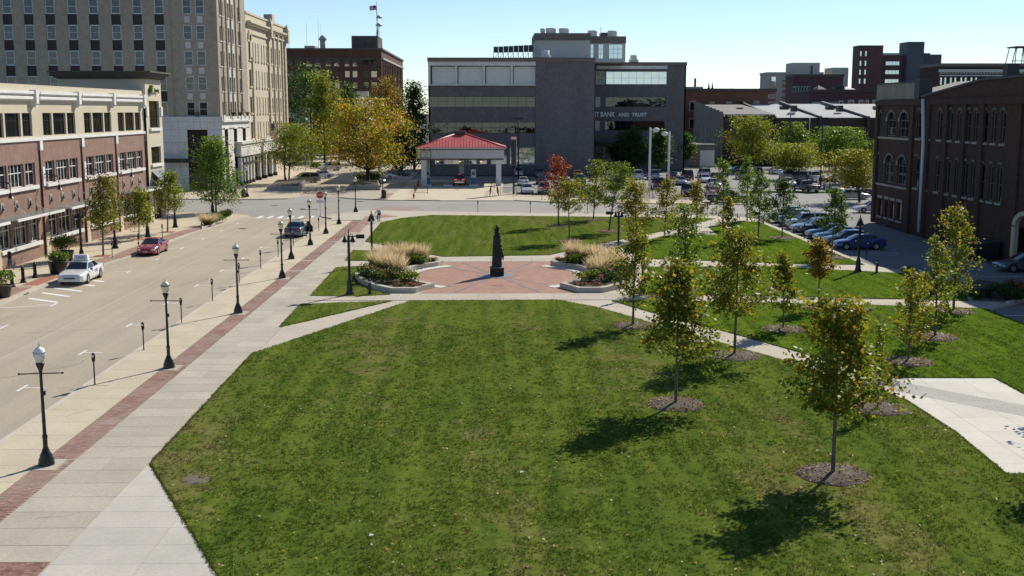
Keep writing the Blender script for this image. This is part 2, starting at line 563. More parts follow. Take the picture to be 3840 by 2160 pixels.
# park terrace: concrete under the paths, lawns are laid on it
terrace = [(-18.3, 10), (-18.3, 126), (-18.6, 130.5), (-20.5, 133.2), (-20.3, 134.8), (-18.7, 136.6), (-17.1, 140.2), (-15.5, 141.0),
           (-7.25, 138.9), (6.4, 136.5), (18.63, 134.7), (26.2, 132.5), (29.2, 130.4), (30.0, 128.5), (30.05, 89.4), (31.8, 85.6), (35.0, 82.2), (36.3, 79.9), (37.0, 76), (36.2, 73.6), (34.3, 72.2),
           (32.8, 70.8), (30.7, 69.2), (30.5, 63.9), (30.3, 10)]
struct('park_paths', MB().prism(terrace, -0.35, 0.0), M_concrete)

# raised kerb stone along the two streets (one proud line with joints)
kl = MB()
for i in range(0, 58):
    y0 = 10 + i * 2.0
    kl.box(-18.52, -18.303, y0 + 0.004, y0 + 1.996, -0.34, 0.004)
struct('kerb', kl, M_kerb)
kc = MB()
cr = [(-7.25, 138.9), (6.4, 136.5), (18.63, 134.7), (26.2, 132.5)]
for a, b_ in zip(cr[:-1], cr[1:]):
    kc.prism([a, b_, (b_[0], b_[1] + 0.22), (a[0], a[1] + 0.22)], -0.34, 0.004)
struct('kerb', kc, M_kerb)

# ---- walk beside the street: two slab strips with a brick band between
walk = struct('sidewalk', MB().box(-18.298, -12.11, 10.5, 128, -0.012, 0.006), M_joint)
WORG[walk.name] = Vector((0, 0, 0))
rng = random.Random(4)


def slab(parent, m, x0, x1, y0, y1, z0, z1):
    return box('paving_slab', parent, m, x0, x1, y0, y1, z0, z1)


y = 39.12 - 1.37 * 19
while y < 128:
    slab(walk, M_concrete, -14.79, -13.52, y + 0.012, y + 1.358, 0.0, 0.022)
    slab(walk, M_concrete, -13.512, -12.12 + (0.02 if y < 38 else 0), y + 0.012, y + 1.358, 0.0, 0.022)
    y += 1.37
y = 18.0
while y < 126:
    slab(walk, M_tan, -18.29, -16.96, y + 0.011, y + 1.839, 0.0, 0.022)
    slab(walk, M_tan, -16.952, -15.9, y + 0.011, y + 1.839, 0.0, 0.022)
    y += 1.85

lamp_pads = [38.4, 53.5, 68.4, 83.0]
# bricks of the band: the nearest three hundred are pieces of their own, the rest one mass
band = struct('brick_band', MB().box(-15.885, -14.80, 18.5, 126.5, -0.004, 0.008), weathered('sand_joint', (0.30, 0.25, 0.20), (0.42, 0.36, 0.29), 1.0, 8.0, 0.95))
WORG[band.name] = Vector((0, 0, 0))
for yy in lamp_pads:
    slab(band, M_concrete, -15.87, -15.12, yy - 0.62, yy + 0.62, 0.0, 0.026)
bw, bl = 0.096, 0.206
bricks = []
nrow = 11
j = 0
yb = 28.0
while yb < 126:
    skip_concrete = (86.5 < yb < 87.4) or (92.6 < yb < 93.4) or (106 < yb < 106.9)
    for i in range(5):
        x0 = -15.875 + i * 0.214 - (0.107 if j % 2 else 0.0)
        xa, xb = max(x0, -15.875), min(x0 + bl, -14.815)
        if xb - xa < 0.05: continue
        if any(abs(yb - p) < 0.70 and xa < -15.10 for p in lamp_pads) or skip_concrete: continue
        if rng.random() < 0.012: continue
        bricks.append((xa, xb, yb, yb + bw, 0.017 + rng.uniform(-0.004, 0.005)))
    j += 1
    yb += 0.104
near = bricks[:300]
for xa, xb, ya, yb_, z in near:
    d = round(xb - xa, 2)
    box('brick', band, M_brickpc, (xa + xb) / 2 - d / 2, (xa + xb) / 2 + d / 2, ya, ya + bw, round(z, 3) - 0.03, round(z, 3))
mbk = MB()
for xa, xb, ya, yb_, z in bricks[300:]:
    mbk.add([(xa, ya, z), (xb, ya, z), (xb, yb_, z), (xa, yb_, z), (xa, ya, -0.003), (xb, ya, -0.003), (xb, yb_, -0.003), (xa, yb_, -0.003)],
            [(0, 1, 2, 3), (4, 5, 1, 0), (5, 6, 2, 1), (7, 4, 0, 3)])
tag(mbk.build('bricks', M_paver, band), None, None, None, 'stuff')

# second brick band crossing the walk at the very front
cband = struct('brick_band', MB().box(-14.79, -12.13, 28.15, 29.72, 0.0, 0.0225), M_joint)
WORG[cband.name] = Vector((0, 0, 0))
j = 0
yb = 28.2
while yb < 29.65:
    for i in range(14):
        x0 = -14.775 + i * 0.214 - (0.107 if j % 2 else 0.0)
        xa, xb = max(x0, -14.775), min(x0 + bl, -12.14)
        d = round(xb - xa, 2)
        if d < 0.05: continue
        z = 0.034 + round(rng.uniform(-.003, .004), 3)
        box('brick', cband, M_brickpc, (xa + xb) / 2 - d / 2, (xa + xb) / 2 + d / 2, yb, yb + bw, z - .03, z)
    j += 1
    yb += 0.104

# pale wedge of new concrete in the near corner, cross band of brick
wedge = struct('corner_pavement', MB().prism([(-12.0, 38.45), (-7.03, 28.05), (-3.6, 20), (-12.05, 20)], -0.01, 0.007), M_joint)
WORG[wedge.name] = Vector((0, 0, 0))


def clip_poly(poly, f):
    out = []
    for a, b_ in zip(poly, poly[1:] + poly[:1]):
        fa, fb = f(a), f(b_)
        if fa >= 0: out.append(a)
        if (fa >= 0) != (fb >= 0):
            t = fa / (fa - fb); out.append((a[0] + (b_[0] - a[0]) * t, a[1] + (b_[1] - a[1]) * t))
    return out


def slab_field(parent, poly, y0, dy, xs, m, z0=0.0, z1=0.022, slope=0.0):
    ys = [p[1] for p in poly]
    y = y0
    while y > min(ys) - 2: y -= dy
    while y < max(ys) + 2:
        for xa, xb in zip(xs[:-1], xs[1:]):
            c = clip_poly(poly, lambda p: p[1] - slope * p[0] - y - 0.006)
            c = clip_poly(c, lambda p: y + dy - 0.006 - p[1] + slope * p[0]) if c else c
            c = clip_poly(c, lambda p: p[0] - xa - 0.006) if c else c
            c = clip_poly(c, lambda p: xb - 0.006 - p[0]) if c else c
            if len(c) >= 3 and abs(sum(c[i][0] * c[(i + 1) % len(c)][1] - c[(i + 1) % len(c)][0] * c[i][1] for i in range(len(c)))) > 0.1:
                MB().prism(c, z0, z1, bottom=False).build('paving_slab', m, parent)
        y += dy


slab_field(wedge, [(-12.08, 38.4), (-7.06, 28.1), (-3.65, 20.1), (-12.08, 20.1)], 39.12, 1.37, [-13, -9.6, -6.9, -3], M_newcon)

# wide concrete pad on the right, with a grey stripe through it
pad_poly = [(17.6, 46.6), (16.85, 49.1), (19.3, 50.75), (22.95, 50.7), (22.9, 36.6), (17.4, 36.9), (17.75, 42)]
padst = struct('concrete_pad', MB().prism(pad_poly, -0.01, 0.008), M_joint)
WORG[padst.name] = Vector((0, 0, 0))
stripe = lambda p: (p[1] - (50.6 - 1.12 * (p[0] - 17.9)))
top = clip_poly(pad_poly, lambda p: stripe(p) - 0.0)
mid = clip_poly(clip_poly(pad_poly, lambda p: -stripe(p) - 0.02), lambda p: stripe(p) + 2.6)
low = clip_poly(pad_poly, lambda p: -stripe(p) - 2.62)
slab_field(padst, top, 50.0, 2.0, [12, 19.5, 21.4, 25], M_white_con)
slab_field(padst, mid, 50.0, 3.4, [12, 30], weathered('grey_slab', (0.36, 0.355, 0.335), (0.42, 0.415, 0.39), 0.6, 9.0, 0.9, 0.05))
slab_field(padst, low, 50.0, 2.0, [12, 18.7, 20.5, 25], M_white_con)

# ---- lawns
LAWNS = {
    'near': [(-12.0, 38.45), (-12.25, 56.7), (-5.4, 72.75), (4.1, 72.9)] + [(6.45, 70.05), (12.80, 57.36), (15.12, 52.93), (16.45, 50.39), (16.82, 49.11)] + [(17.45, 46.7), (17.6, 42), (17.3, 36.85), (21.5, 36.4), (30, 36), (30, 20), (-3.6, 20), (-7.05, 28.1)],
    'mid_right': [(7.64, 72.59), (17.78, 71.50), (27.20, 70.01), (30.48, 69.09)] + [(30.45, 66), (30.25, 40), (23.1, 42), (23.1, 50.8)] + [(18.37, 50.99), (16.06, 55.58), (13.23, 61.48), (9.39, 68.72)],
    'right': [(12.42, 88.61), (22.04, 88.69), (30.91, 84.78), (31.06, 82.70), (33.47, 79.92), (30.63, 72.23), (18.13, 74.50), (9.56, 75.64)],
    'car_side': [(11.33, 101.51), (16.59, 110.93), (19.79, 111.97), (22.20, 111.93), (22.67, 119.30), (27.39, 126.22)] + [(29.3, 124.5), (29.3, 100.5), (29.6, 89.6)] + [(24.58, 90.06), (17.36, 92.37), (13.09, 93.45)],
    'far': [(-12.17, 106.59), (-12.49, 125.03), (-10.62, 130.14), (-7.36, 133.84), (6.34, 132.10), (17.29, 130.68), (25.27, 129.09), (16.99, 115.01), (11.47, 106.88), (4.73, 96.20), (-4.38, 95.28)],
    'left_wedge': [(-12.33, 92.84), (-12.47, 99.82), (-10.40, 99.50), (-8.58, 94.30), (-9.07, 92.54)],
    'left_plot': [(-12.21, 74.82), (-12.36, 88.77), (-10.06, 89.66), (-10.14, 85.00), (-9.88, 80.79), (-8.46, 77.30), (-7.02, 75.23), (-9.07, 74.60)],
    'triangle': [(-12.23, 63.74), (-12.31, 71.52), (-6.68, 72.66)],
}
from mathutils.geometry import tessellate_polygon
for k, poly in LAWNS.items():
    a = sum(poly[i][0] * poly[(i + 1) % len(poly)][1] - poly[(i + 1) % len(poly)][0] * poly[i][1] for i in range(len(poly)))
    if a < 0: LAWNS[k] = poly = poly[::-1]
    lp = MB().prism(poly, -0.02, 0.045, bottom=False)
    struct('lawn', lp, M_lawn_lush if k in ('mid_right', 'right', 'car_side') else M_lawn)

# tufts: blades of grass standing on the lawns, thick near the camera
def inside(poly, X, Y):
    c = np.zeros(len(X), bool)
    n = len(poly)
    for i in range(n):
        x1, y1 = poly[i]; x2, y2 = poly[(i + 1) % n]
        if y1 == y2: continue
        hit = ((y1 > Y) != (y2 > Y)) & (X < (x2 - x1) * (Y - y1) / (y2 - y1) + x1)
        c ^= hit
    return c


def np_mesh(name, verts, faces, mat, smooth=False, fcol=None):
    """triangle/quad soup from numpy arrays"""
    me = bpy.data.meshes.new(name)
    k = faces.shape[1]
    me.vertices.add(len(verts)); me.vertices.foreach_set('co', verts.astype(np.float32).ravel())
    me.loops.add(faces.size); me.loops.foreach_set('vertex_index', faces.astype(np.int32).ravel())
    me.polygons.add(len(faces)); me.polygons.foreach_set('loop_start', np.arange(0, faces.size, k, dtype=np.int32))
    me.update(calc_edges=True)
    if fcol is not None:
        at = me.attributes.new('leafcol', 'FLOAT_COLOR', 'FACE')
        at.data.foreach_set('color', np.concatenate([fcol, np.ones((len(fcol), 1))], 1).astype(np.float32).ravel())
    me.materials.append(mat)
    return me


nrng = np.random.default_rng(7)


def tufts(X, Y, h, wd, blades, spread, z=0.045):
    n = len(X)
    X = np.repeat(X, blades); Y = np.repeat(Y, blades); h = np.repeat(h, blades); wd = np.repeat(wd, blades)
    a = nrng.uniform(0, 2 * np.pi, n * blades); r = nrng.uniform(0, spread, n * blades)
    bx = X + r * np.cos(a); by = Y + r * np.sin(a)
    b2 = nrng.uniform(0, 2 * np.pi, n * blades)
    lean = nrng.uniform(0.1, 0.8, n * blades) * h
    hh = h * nrng.uniform(0.6, 1.25, n * blades)
    dx, dy = np.cos(b2) * wd, np.sin(b2) * wd
    la = nrng.uniform(0, 2 * np.pi, n * blades)
    v = np.stack([np.stack([bx - dx, by - dy, np.full_like(bx, z - 0.01)], 1), np.stack([bx + dx, by + dy, np.full_like(bx, z - 0.01)], 1),
                  np.stack([bx + np.cos(la) * lean, by + np.sin(la) * lean, z + hh], 1)], 1).reshape(-1, 3)
    return v


def lattice(X, Y, cell, seed):
    """value noise from a random lattice"""
    g_ = np.random.default_rng(seed).random((512, 512))
    u, v = X / cell, Y / cell
    i, j = np.floor(u).astype(int), np.floor(v).astype(int)
    fu, fv = u - i, v - j
    fu, fv = fu * fu * (3 - 2 * fu), fv * fv * (3 - 2 * fv)
    G_ = lambda a, b: g_[a % 512, b % 512]
    return (G_(i, j) * (1 - fu) + G_(i + 1, j) * fu) * (1 - fv) + (G_(i, j + 1) * (1 - fu) + G_(i + 1, j + 1) * fu) * fv


allv = []
# ragged fringe of blades hanging over the lawn edges
for k, poly in LAWNS.items():
    for (xa, ya), (xb, yb_) in zip(poly, poly[1:] + poly[:1]):
        if min(ya, yb_) > 80: continue
        L_ = math.hypot(xb - xa, yb_ - ya); n = int(L_ * (60 if min(ya, yb_) < 50 else 25))
        t_ = nrng.random(n); off = nrng.normal(0.0, .035, n) + .035 * lattice(t_ * L_, t_ * 0, .5, 5)
        nx, ny = (yb_ - ya) / max(L_, .01), -(xb - xa) / max(L_, .01)
        X, Y = xa + (xb - xa) * t_ + nx * off, ya + (yb_ - ya) * t_ + ny * off
        allv.append(tufts(X, Y, np.full(n, .06), np.full(n, .012), 5, .05, .02))
for k, poly in LAWNS.items():
    P_ = np.array(poly); lo, hi = P_.min(0), P_.max(0)
    for (ya, yb_, dens, h, wd, bl_) in ((26, 36, 150, 0.060, 0.011, 5), (36, 48, 95, 0.065, 0.013, 5), (48, 64, 42, 0.07, 0.018, 5), (64, 90, 16, 0.05, 0.024, 5), (90, 140, 5, 0.045, 0.035, 5)):
        y0_, y1_ = max(lo[1], ya), min(hi[1], yb_)
        if y1_ <= y0_: continue
        x0_, x1_ = max(lo[0], -0.46 * yb_ + 0.3), min(hi[0], 0.49 * yb_ + 0.5)
        n = int((x1_ - x0_) * (y1_ - y0_) * dens)
        X = nrng.uniform(x0_, x1_, n); Y = nrng.uniform(y0_, y1_, n)
        # clumpy: keep by a cheap sum of sines
        cl = lattice(X, Y, .28, 1) * .6 + lattice(X, Y, 1.1, 2) * .4
        keep = inside(poly, X, Y) & (nrng.uniform(0, 1, n) < 2.2 * cl - .55)
        X, Y = X[keep], Y[keep]
        if len(X): allv.append(tufts(X, Y, np.full(len(X), h) * nrng.uniform(0.6, 1.4, len(X)), np.full(len(X), wd), bl_, 0.05 if yb_ < 50 else 0.09))
gv = np.concatenate(allv)
gm = np_mesh('grass', gv, np.arange(len(gv)).reshape(-1, 3), M_blade)
go = link(bpy.data.objects.new('grass', gm))
tag(go, 'short green turf grass covering the park lawns', 'grass', None, 'stuff')
# ragged fringe along the lawn edges beside the walk
# fallen leaves on the near lawn
n = 900
X = nrng.uniform(-11, 22, n); Y = 28 + 26 * nrng.uniform(0, 1, n) ** 1.6
k = inside(LAWNS['near'], X, Y); X, Y = X[k], Y[k]; n = len(X)
s = nrng.uniform(0.022, 0.055, n); a = nrng.uniform(0, 6.28, n); tz = nrng.uniform(-.03, .03, (n, 4))
q = np.stack([np.stack([X + s * np.cos(a + i * 1.5708), Y + s * np.sin(a + i * 1.5708), 0.095 + tz[:, i]], 1) for i in range(4)], 1).reshape(-1, 3)
pal = np.array([(0.42, 0.27, 0.12), (0.52, 0.38, 0.20), (0.36, 0.16, 0.06), (0.55, 0.46, 0.28)])
fl = link(bpy.data.objects.new('fallen_leaves', np_mesh('fallen_leaves', q, np.arange(len(q)).reshape(-1, 4), M_leaf, fcol=pal[nrng.integers(0, 4, n)])))
tag(fl, 'dry tan and orange leaves scattered over the near lawn', 'leaves', None, 'stuff')

struct('bare_patch', MB().lathe([(.5, .046), (.42, .062), (.1, .066)], 14, (-9.93, 36.60, 0)), weathered('bare_soil', (0.13, 0.105, 0.080), (0.19, 0.16, 0.125), 3.0, 18.0, 0.95, 0, 0.5))
for i_, (sx_, sy_, lab_) in enumerate(((-3.56, 31.33, 'scrap of white paper on the near lawn, bottom'), (0.92, 37.05, 'scrap of white paper on the lawn between two tree shadows'))):
    t_ = MB().add([(sx_ - .07, sy_ - .04, .10), (sx_ + .06, sy_ - .05, .13), (sx_ + .07, sy_ + .05, .11), (sx_ - .05, sy_ + .04, .15)], [(0, 1, 2, 3)]).build('paper_scrap', M_signwhite)
    tag(t_, lab_, 'litter')
# cracks in the walks and in the street
crg = random.Random(9)
ck = MB()
for (x, y, a, ln, z) in ((-13.1, 40.3, .3, 1.6, .0235), (-12.9, 45.1, .1, 1.3, .0235), (-13.9, 33.0, .5, 1.4, .0235), (-13.3, 52.6, -.2, 1.5, .0235), (-13.9, 60.2, .1, 1.8, .0235), (-17.2, 44.6, 1.2, 1.4, .0235), (-16.9, 58.0, .3, 1.3, .0235),
                         (-23.1, 52, 1.2, 5, Z_ST + .003), (-26.4, 63, .4, 4, Z_ST + .003), (-22.6, 78, 1.4, 7, Z_ST + .003), (-27.2, 92, 1.3, 6, Z_ST + .003), (-24.0, 104, .2, 5, Z_ST + .003), (-2, 145, .05, 9, Z_CR + .004), (12, 144, -.1, 8, Z_CR + .004)):
    px, py = x, y
    st_ = ln / 7
    w_ = .008 if z > 0 else .018
    for k in range(7):
        a2 = a + crg.uniform(-.55, .55)
        qx, qy = px + st_ * math.cos(a2), py + st_ * math.sin(a2)
        nx, ny = -math.sin(a2) * w_, math.cos(a2) * w_
        ck.add([(px - nx, py - ny, z), (qx - nx, qy - ny, z), (qx + nx, qy + ny, z), (px + nx, py + ny, z)], [(0, 1, 2, 3)])
        px, py = qx, qy
struct('pavement_cracks', ck, M_joint)
# ---- pavements beyond the streets
left_kerb = [(-31.6, 60), (-31.8, 72.4), (-32.1, 80), (-32.1, 83), (-31.5, 92), (-31.0, 97), (-30.8, 114.2), (-30.3, 118.5), (-29.7, 126.2), (-28.9, 132.6), (-29.2, 134.4), (-31, 136), (-34.5, 137.4), (-37, 138.3), (-60, 138)]
struct('sidewalk', MB().prism(left_kerb + [(-60, 60)], -0.35, 0.0), M_tan)
kb = MB()
for (a, b_) in zip(left_kerb[:-2], left_kerb[1:-1]):
    d = Vector((b_[0] - a[0], b_[1] - a[1])).normalized(); nx, ny = d.y * 0.2, -d.x * 0.2
    kb.prism([a, b_, (b_[0] + nx, b_[1] + ny), (a[0] + nx, a[1] + ny)], -0.34, 0.005)
struct('kerb', kb, M_kerb)
# brick strip behind the left kerb, red tinted ramp
ls = [(x - 0.02, y) for x, y in left_kerb[4:9]]
struct('brick_strip', MB().prism(ls + [(x - 1.6, y) for x, y in ls[::-1]], -0.01, 0.008), M_paver)
struct('brick_strip', MB().prism([(-32.12, 72.6), (-32.3, 79.3), (-34.0, 79.3), (-33.6, 72.6)], -0.01, 0.008), M_paver)
struct('kerb_ramp', MB().prism([(-32.2, 79.8), (-32.3, 84.5), (-33.5, 84.5), (-33.4, 79.8)], -0.01, 0.009), M_redpave)
lw = MB()
for i in range(46):
    lw.box(-36.2, -33.7, 60 + i * 1.5 + 0.01, 60 + i * 1.5 + 1.49, -0.01, 0.004)
struct('sidewalk_slabs', lw, M_tan)

struct('sidewalk', MB().prism([(-120, 168), (-60, 161.5), (-35.5, 158.9), (-29.0, 160.2), (-28.3, 162), (-28.9, 175.6), (-31.5, 178), (-35.2, 179), (-35.2, 330), (-60, 330), (-60, 185), (-120, 185)], -0.35, 0.0), M_tan)
struct('sidewalk', MB().prism([(-21.9, 162.4), (-19.8, 160.1), (-14.9, 157.9), (-14.9, 176), (-15.2, 300), (-18.6, 300), (-18.6, 178), (-22.4, 176)], -0.35, 0.0), M_concrete)
struct('driveway', MB().prism([(-14.88, 157.85), (-7.0, 156.6), (2.7, 156.4), (2.7, 168), (1.2, 172), (1.6, 198), (-13.0, 204), (-14.88, 204)], -0.35, -0.03), M_tan)
struct('sidewalk', MB().prism([(2.72, 156.85), (7.2, 154.0), (20.9, 151.1), (32.1, 149.6), (36, 149.8), (36, 153.5), (22, 157.4), (7.4, 164.5), (2.72, 168)], -0.35, 0.0), M_tan)
struct('kerb_island', MB().prism([(-12.4, 157.3), (-7.4, 156.9), (-8.6, 161), (-12.4, 166)], -0.3, 0.004), M_tan)
struct('brick_strip', MB().prism([(-16.2, 158.6), (-15.0, 158.2), (-15.0, 170), (-16.2, 170)], -0.01, 0.006), M_paver)
struct('brick_crossing', MB().sheet([(-15.8, 142.4), (-10.5, 141.2), (-9.2, 146.5), (-14.3, 148.2)], Z_CR + 0.005), M_crossbrick)
# brick insets at the park corner
for q in ([(-14.59, 133.19), (-12.97, 134.71), (-11.25, 132.13), (-13.18, 130.67)], [(-14.81, 114.74), (-14.94, 132.18), (-13.93, 132.17), (-13.60, 114.72)]):
    struct('brick_inset', MB().prism(q, -0.01, 0.028), M_paver)
# planting islands in the lot
for q in ([(38, 172), (60, 170), (60, 172), (38, 174)], [(22, 236), (40, 244), (40, 250), (22, 242)]):
    struct('grass_island', MB().prism(q, -0.3, 0.02), M_lawn_lush)

# ---- painted markings
pm = MB()
for i in range(11):
    y = 50.15 + 7.58 * i
    pm.box(-21.30, -21.18, y - 0.58, y + 0.58, Z_ST, Z_ST + 0.004)
    pm.box(-21.178, -20.2, y - 0.05, y + 0.06, Z_ST, Z_ST + 0.004)
for i in range(9):
    y = 64.9 + 7.58 * i
    if 75 < y < 82: continue
    pm.box(-28.36, -28.24, y - 0.58, y + 0.58, Z_ST, Z_ST + 0.004)
    pm.box(-29.4, -28.362, y - 0.05, y + 0.06, Z_ST, Z_ST + 0.004)
for x in (-27.6, -26.4, -25.2, -24.0, -22.8, -21.6, -20.6):
    pm.add([(x - .05, 131.6, Z_ST + .005), (x + .45, 131.6, Z_ST + .005), (x + .45, 134.7, Z_ST + .005), (x - .05, 134.7, Z_ST + .005)], [(0, 1, 2, 3)])
pm.box(-24.7, -21.2, 130.3, 130.75, Z_ST, Z_ST + 0.004)
for y in (73.6, 75.9, 78.1, 80.6, 82.6):
    pm.add([(-30.95, y + 1.2, Z_ST + .005), (-30.95, y + 1.65, Z_ST + .005), (-28.45, y, Z_ST + .005), (-28.45, y - .45, Z_ST + .005)], [(0, 3, 2, 1)])
pm.add([(-31.2, 71.2, Z_ST + .006), (-31.2, 71.35, Z_ST + .006), (-28.3, 72.3, Z_ST + .006), (-28.3, 72.15, Z_ST + .006)], [(0, 3, 2, 1)])
struct('road_markings', pm, M_white_line)
# centre joint of the street and tar seams
sm_ = MB()
sm_.box(-24.83, -24.78, 10, 131, Z_ST - 0.02, Z_ST + 0.003)
struct('street_seam', sm_, M_kerb)
ts = MB()
for yy in range(20, 132, 6):
    ts.box(-31.5, -18.5, yy, yy + 0.03, Z_ST - 0.02, Z_ST + 0.002)
ts.add([(-8.9, 140.2, Z_CR + .004), (-8.8, 140.2, Z_CR + .004), (-6.3, 155, Z_CR + .004), (-6.5, 155, Z_CR + .004)], [(0, 1, 2, 3)])
struct('tar_seam', ts, M_street)
pl = MB()
for i in range(12):
    x = 2.5 + 2.75 * i
    pl.box(x, x + 0.1, 171 - x * .12, 175.5 - x * .12, Z_LOT, Z_LOT + 0.004)
for i in range(14):
    y = 98.2 + 2.95 * i
    if y < 128: pl.box(30.3, 35.4, y, y + 0.1, Z_LOT, Z_LOT + 0.004)
pl.box(31.0, 40.0, 84.0, 84.12, Z_LOT, Z_LOT + 0.004); pl.box(30.8, 36.0, 67.5, 67.62, Z_LOT, Z_LOT + 0.004)
struct('parking_markings', pl, M_white_line)
struct('brick_crossing', MB().sheet([(32.9, 70.6), (35.0, 68.8), (36.2, 69.8), (34.1, 71.8)], Z_LOT + 0.006), M_crossbrick)

for q in ((-26.59, 120.07), (-28.81, 149.35), (-18.39, 155.83), (-24.35, 144.35)):
    struct('manhole_cover', MB().lathe([(.42, 0), (.42, .012)], 18, (q[0], q[1], Z_CR)), M_iron)
struct('gutter_grate', MB().box(-32.0, -31.75, 76.2, 77.1, -.125, -.05), flat('rust_grate', (.12, .05, .03), .8))

# ---- plaza round the monument
PC = (0.2, 83.9)
rad = 6.05


def circ(r, a0=0.0, a1=2 * math.pi, n=48):
    return [(PC[0] + r * math.cos(a0 + (a1 - a0) * i / n), PC[1] + r * math.sin(a0 + (a1 - a0) * i / n)) for i in range(n + (0 if abs(a1 - a0 - 2 * math.pi) < 1e-6 else 1))]


plz = MB()
plz.sheet(circ(rad), 0.012)
plz.sheet([(-5.1, 75.8), (5.9, 75.8), (4.75, 78.75), (-4.1, 78.75)], 0.008)
plz.sheet([(-4.9, 91.9), (5.4, 91.9), (4.5, 89.0), (-4.0, 89.0)], 0.008)
struct('plaza_paving', plz, M_plaza)
# straight walks across the plaza front and back, slab by slab
wk = struct('plaza_walk', MB().box(-12.2, 29, 72.9, 75.75, -0.02, 0.003), M_joint)
WORG[wk.name] = Vector((0, 0, 0))
for i in range(11):
    x0 = -7.9 + i * 1.68
    slab(wk, M_concrete, x0 + 0.008, x0 + 1.6, 72.98, 75.7, 0.0, 0.018)
    slab(wk, M_white_con, x0 + 1.612, x0 + 1.672, 72.98, 75.7, 0.0, 0.017)
for i in range(3):
    slab(wk, M_concrete, -12.1 + i * 1.4, -12.1 + i * 1.4 + 1.385, 72.98, 75.7, 0.0, 0.018)
slab_field(wk, [(10.6, 72.9), (28.8, 67.7), (28.8, 70.3), (10.6, 75.7)], 0, 30, [10.6 + 1.9 * i for i in range(11)], M_concrete, 0.0, 0.018)
bk = struct('plaza_walk', MB().box(-7.2, 6.6, 91.95, 94.6, -0.02, 0.003), M_joint)
WORG[bk.name] = Vector((0, 0, 0))
for i in range(8):
    x0 = -7.1 + i * 1.7
    slab(bk, M_concrete, x0 + 0.008, x0 + 1.69, 92.0, 94.5, 0.0, 0.018)
bands = MB()
cx, cy = PC
for a in (52.0, -52.0, 69.5, -69.5):
    d = Vector((math.cos(R(a)), math.sin(R(a)))); n_ = Vector((-d.y, d.x)) * 0.085
    for s0, s1 in ((0.9, 6.6 if abs(a) < 60 else 8.15), (-0.9, -(6.6 if abs(a) < 60 else 8.15))):
        zz = 0.0165 if a > 0 else 0.0178
        p = [(cx + d.x * s0 + n_.x, cy + d.y * s0 + n_.y), (cx + d.x * s1 + n_.x, cy + d.y * s1 + n_.y), (cx + d.x * s1 - n_.x, cy + d.y * s1 - n_.y), (cx + d.x * s0 - n_.x, cy + d.y * s0 - n_.y)]
        bands.sheet(p, zz + (0.0012 if abs(a) > 60 else 0))
for s in (0, math.pi):
    o_, i_ = circ(rad + 0.16, s - 0.98, s + 0.98, 24), circ(rad - 0.02, s - 0.98, s + 0.98, 24)
    bands.prism(o_ + i_[::-1], -0.01, 0.021)
struct('granite_bands', bands, M_granite)
st = MB()
for s in (0, math.pi):
    o_, i_ = circ(rad + 1.02, s - 0.98, s + 0.98, 24), circ(rad + 0.17, s - 0.98, s + 0.98, 24)
    st.prism(o_ + i_[::-1], -0.02, 0.04)
struct('seat_step', st, M_white_con)
struct('monument_footing', MB().prism([(cx - 1.55, cy + 0.1), (cx, cy - 1.5), (cx + 1.55, cy + 0.1), (cx, cy + 1.7)], -0.01, 0.03), weathered('blue_granite', (0.20, 0.225, 0.25), (0.27, 0.295, 0.32), 3, 30, 0.5))
struct('utility_cover', MB().lathe([(0.42, 0.0), (0.42, 0.024)], 18, (0.25, 79.3, 0)), M_redpave)


# ------------------------------------------------------------------ building helpers
M_dark = flat('dark_room', (0.018, 0.017, 0.016), 0.9)
M_glass = glass('window_glass', (0.030, 0.036, 0.042), 0.5)
M_darkglass = flat('dark_glass', (0.012, 0.014, 0.016), 0.06, 0, 0.7)
M_blueglass = mirror_glass('sky_glass', (0.52, 0.57, 0.60), 0.04, 0.15)
M_bronzeglass = mirror_glass('bronze_glass', (0.065, 0.072, 0.078), 0.015, 0.9)
M_tanblind = flat('tan_blind', (0.30, 0.28, 0.23), 0.8)
M_shadeglass = flat('glass_over_pale_shades', (0.52, 0.56, 0.57), 0.12, 0, 0.8)
M_oldframe = flat('grimy_frame', (0.15, 0.15, 0.145), 0.8)
M_blind = flat('window_blind', (0.50, 0.52, 0.50), 0.8)
M_alu = flat('window_frame_grey', (0.62, 0.65, 0.68), 0.5)
M_whiteframe = weathered('white_trim', (0.70, 0.70, 0.68), (0.78, 0.78, 0.76), 0.6, 8, 0.7, 0, 0.03)
M_redframe = flat('maroon_frame', (0.090, 0.022, 0.018), 0.6)
M_spandrel = flat('dark_spandrel', (0.030, 0.016, 0.018), 0.6)
M_darkframe = flat('dark_frame', (0.03, 0.028, 0.028), 0.5)
M_cream = weathered('cream_stucco', (0.53, 0.47, 0.355), (0.59, 0.53, 0.41), 0.25, 9, 0.9, 0, 0.05, None, 0.05)
M_redbrick = brickwork('red_brick', (0.240, 0.135, 0.105), (0.305, 0.178, 0.142), (0.36, 0.30, 0.26), 0.21, 0.072, 0.85, (0.16, 0.09, 0.07), 0.25)
M_tanbrick = brickwork('tan_brick', (0.350, 0.300, 0.225), (0.420, 0.365, 0.280), (0.40, 0.36, 0.30), 0.21, 0.072, 0.85, (0.25, 0.21, 0.16), 0.30)
M_creamstone = weathered('cream_stone', (0.53, 0.46, 0.335), (0.60, 0.53, 0.40), 0.3, 8, 0.85, 0, 0.05, ((0.40, 0.34, 0.25), 0.5), 0.06, True)
M_whitestone = weathered('white_stone', (0.63, 0.62, 0.59), (0.71, 0.70, 0.67), 0.5, 8, 0.7, 0.04, 0.03, None, 0.04)
M_browncornice = weathered('brown_cornice', (0.085, 0.072, 0.060), (0.125, 0.108, 0.092), 0.8, 8, 0.7)
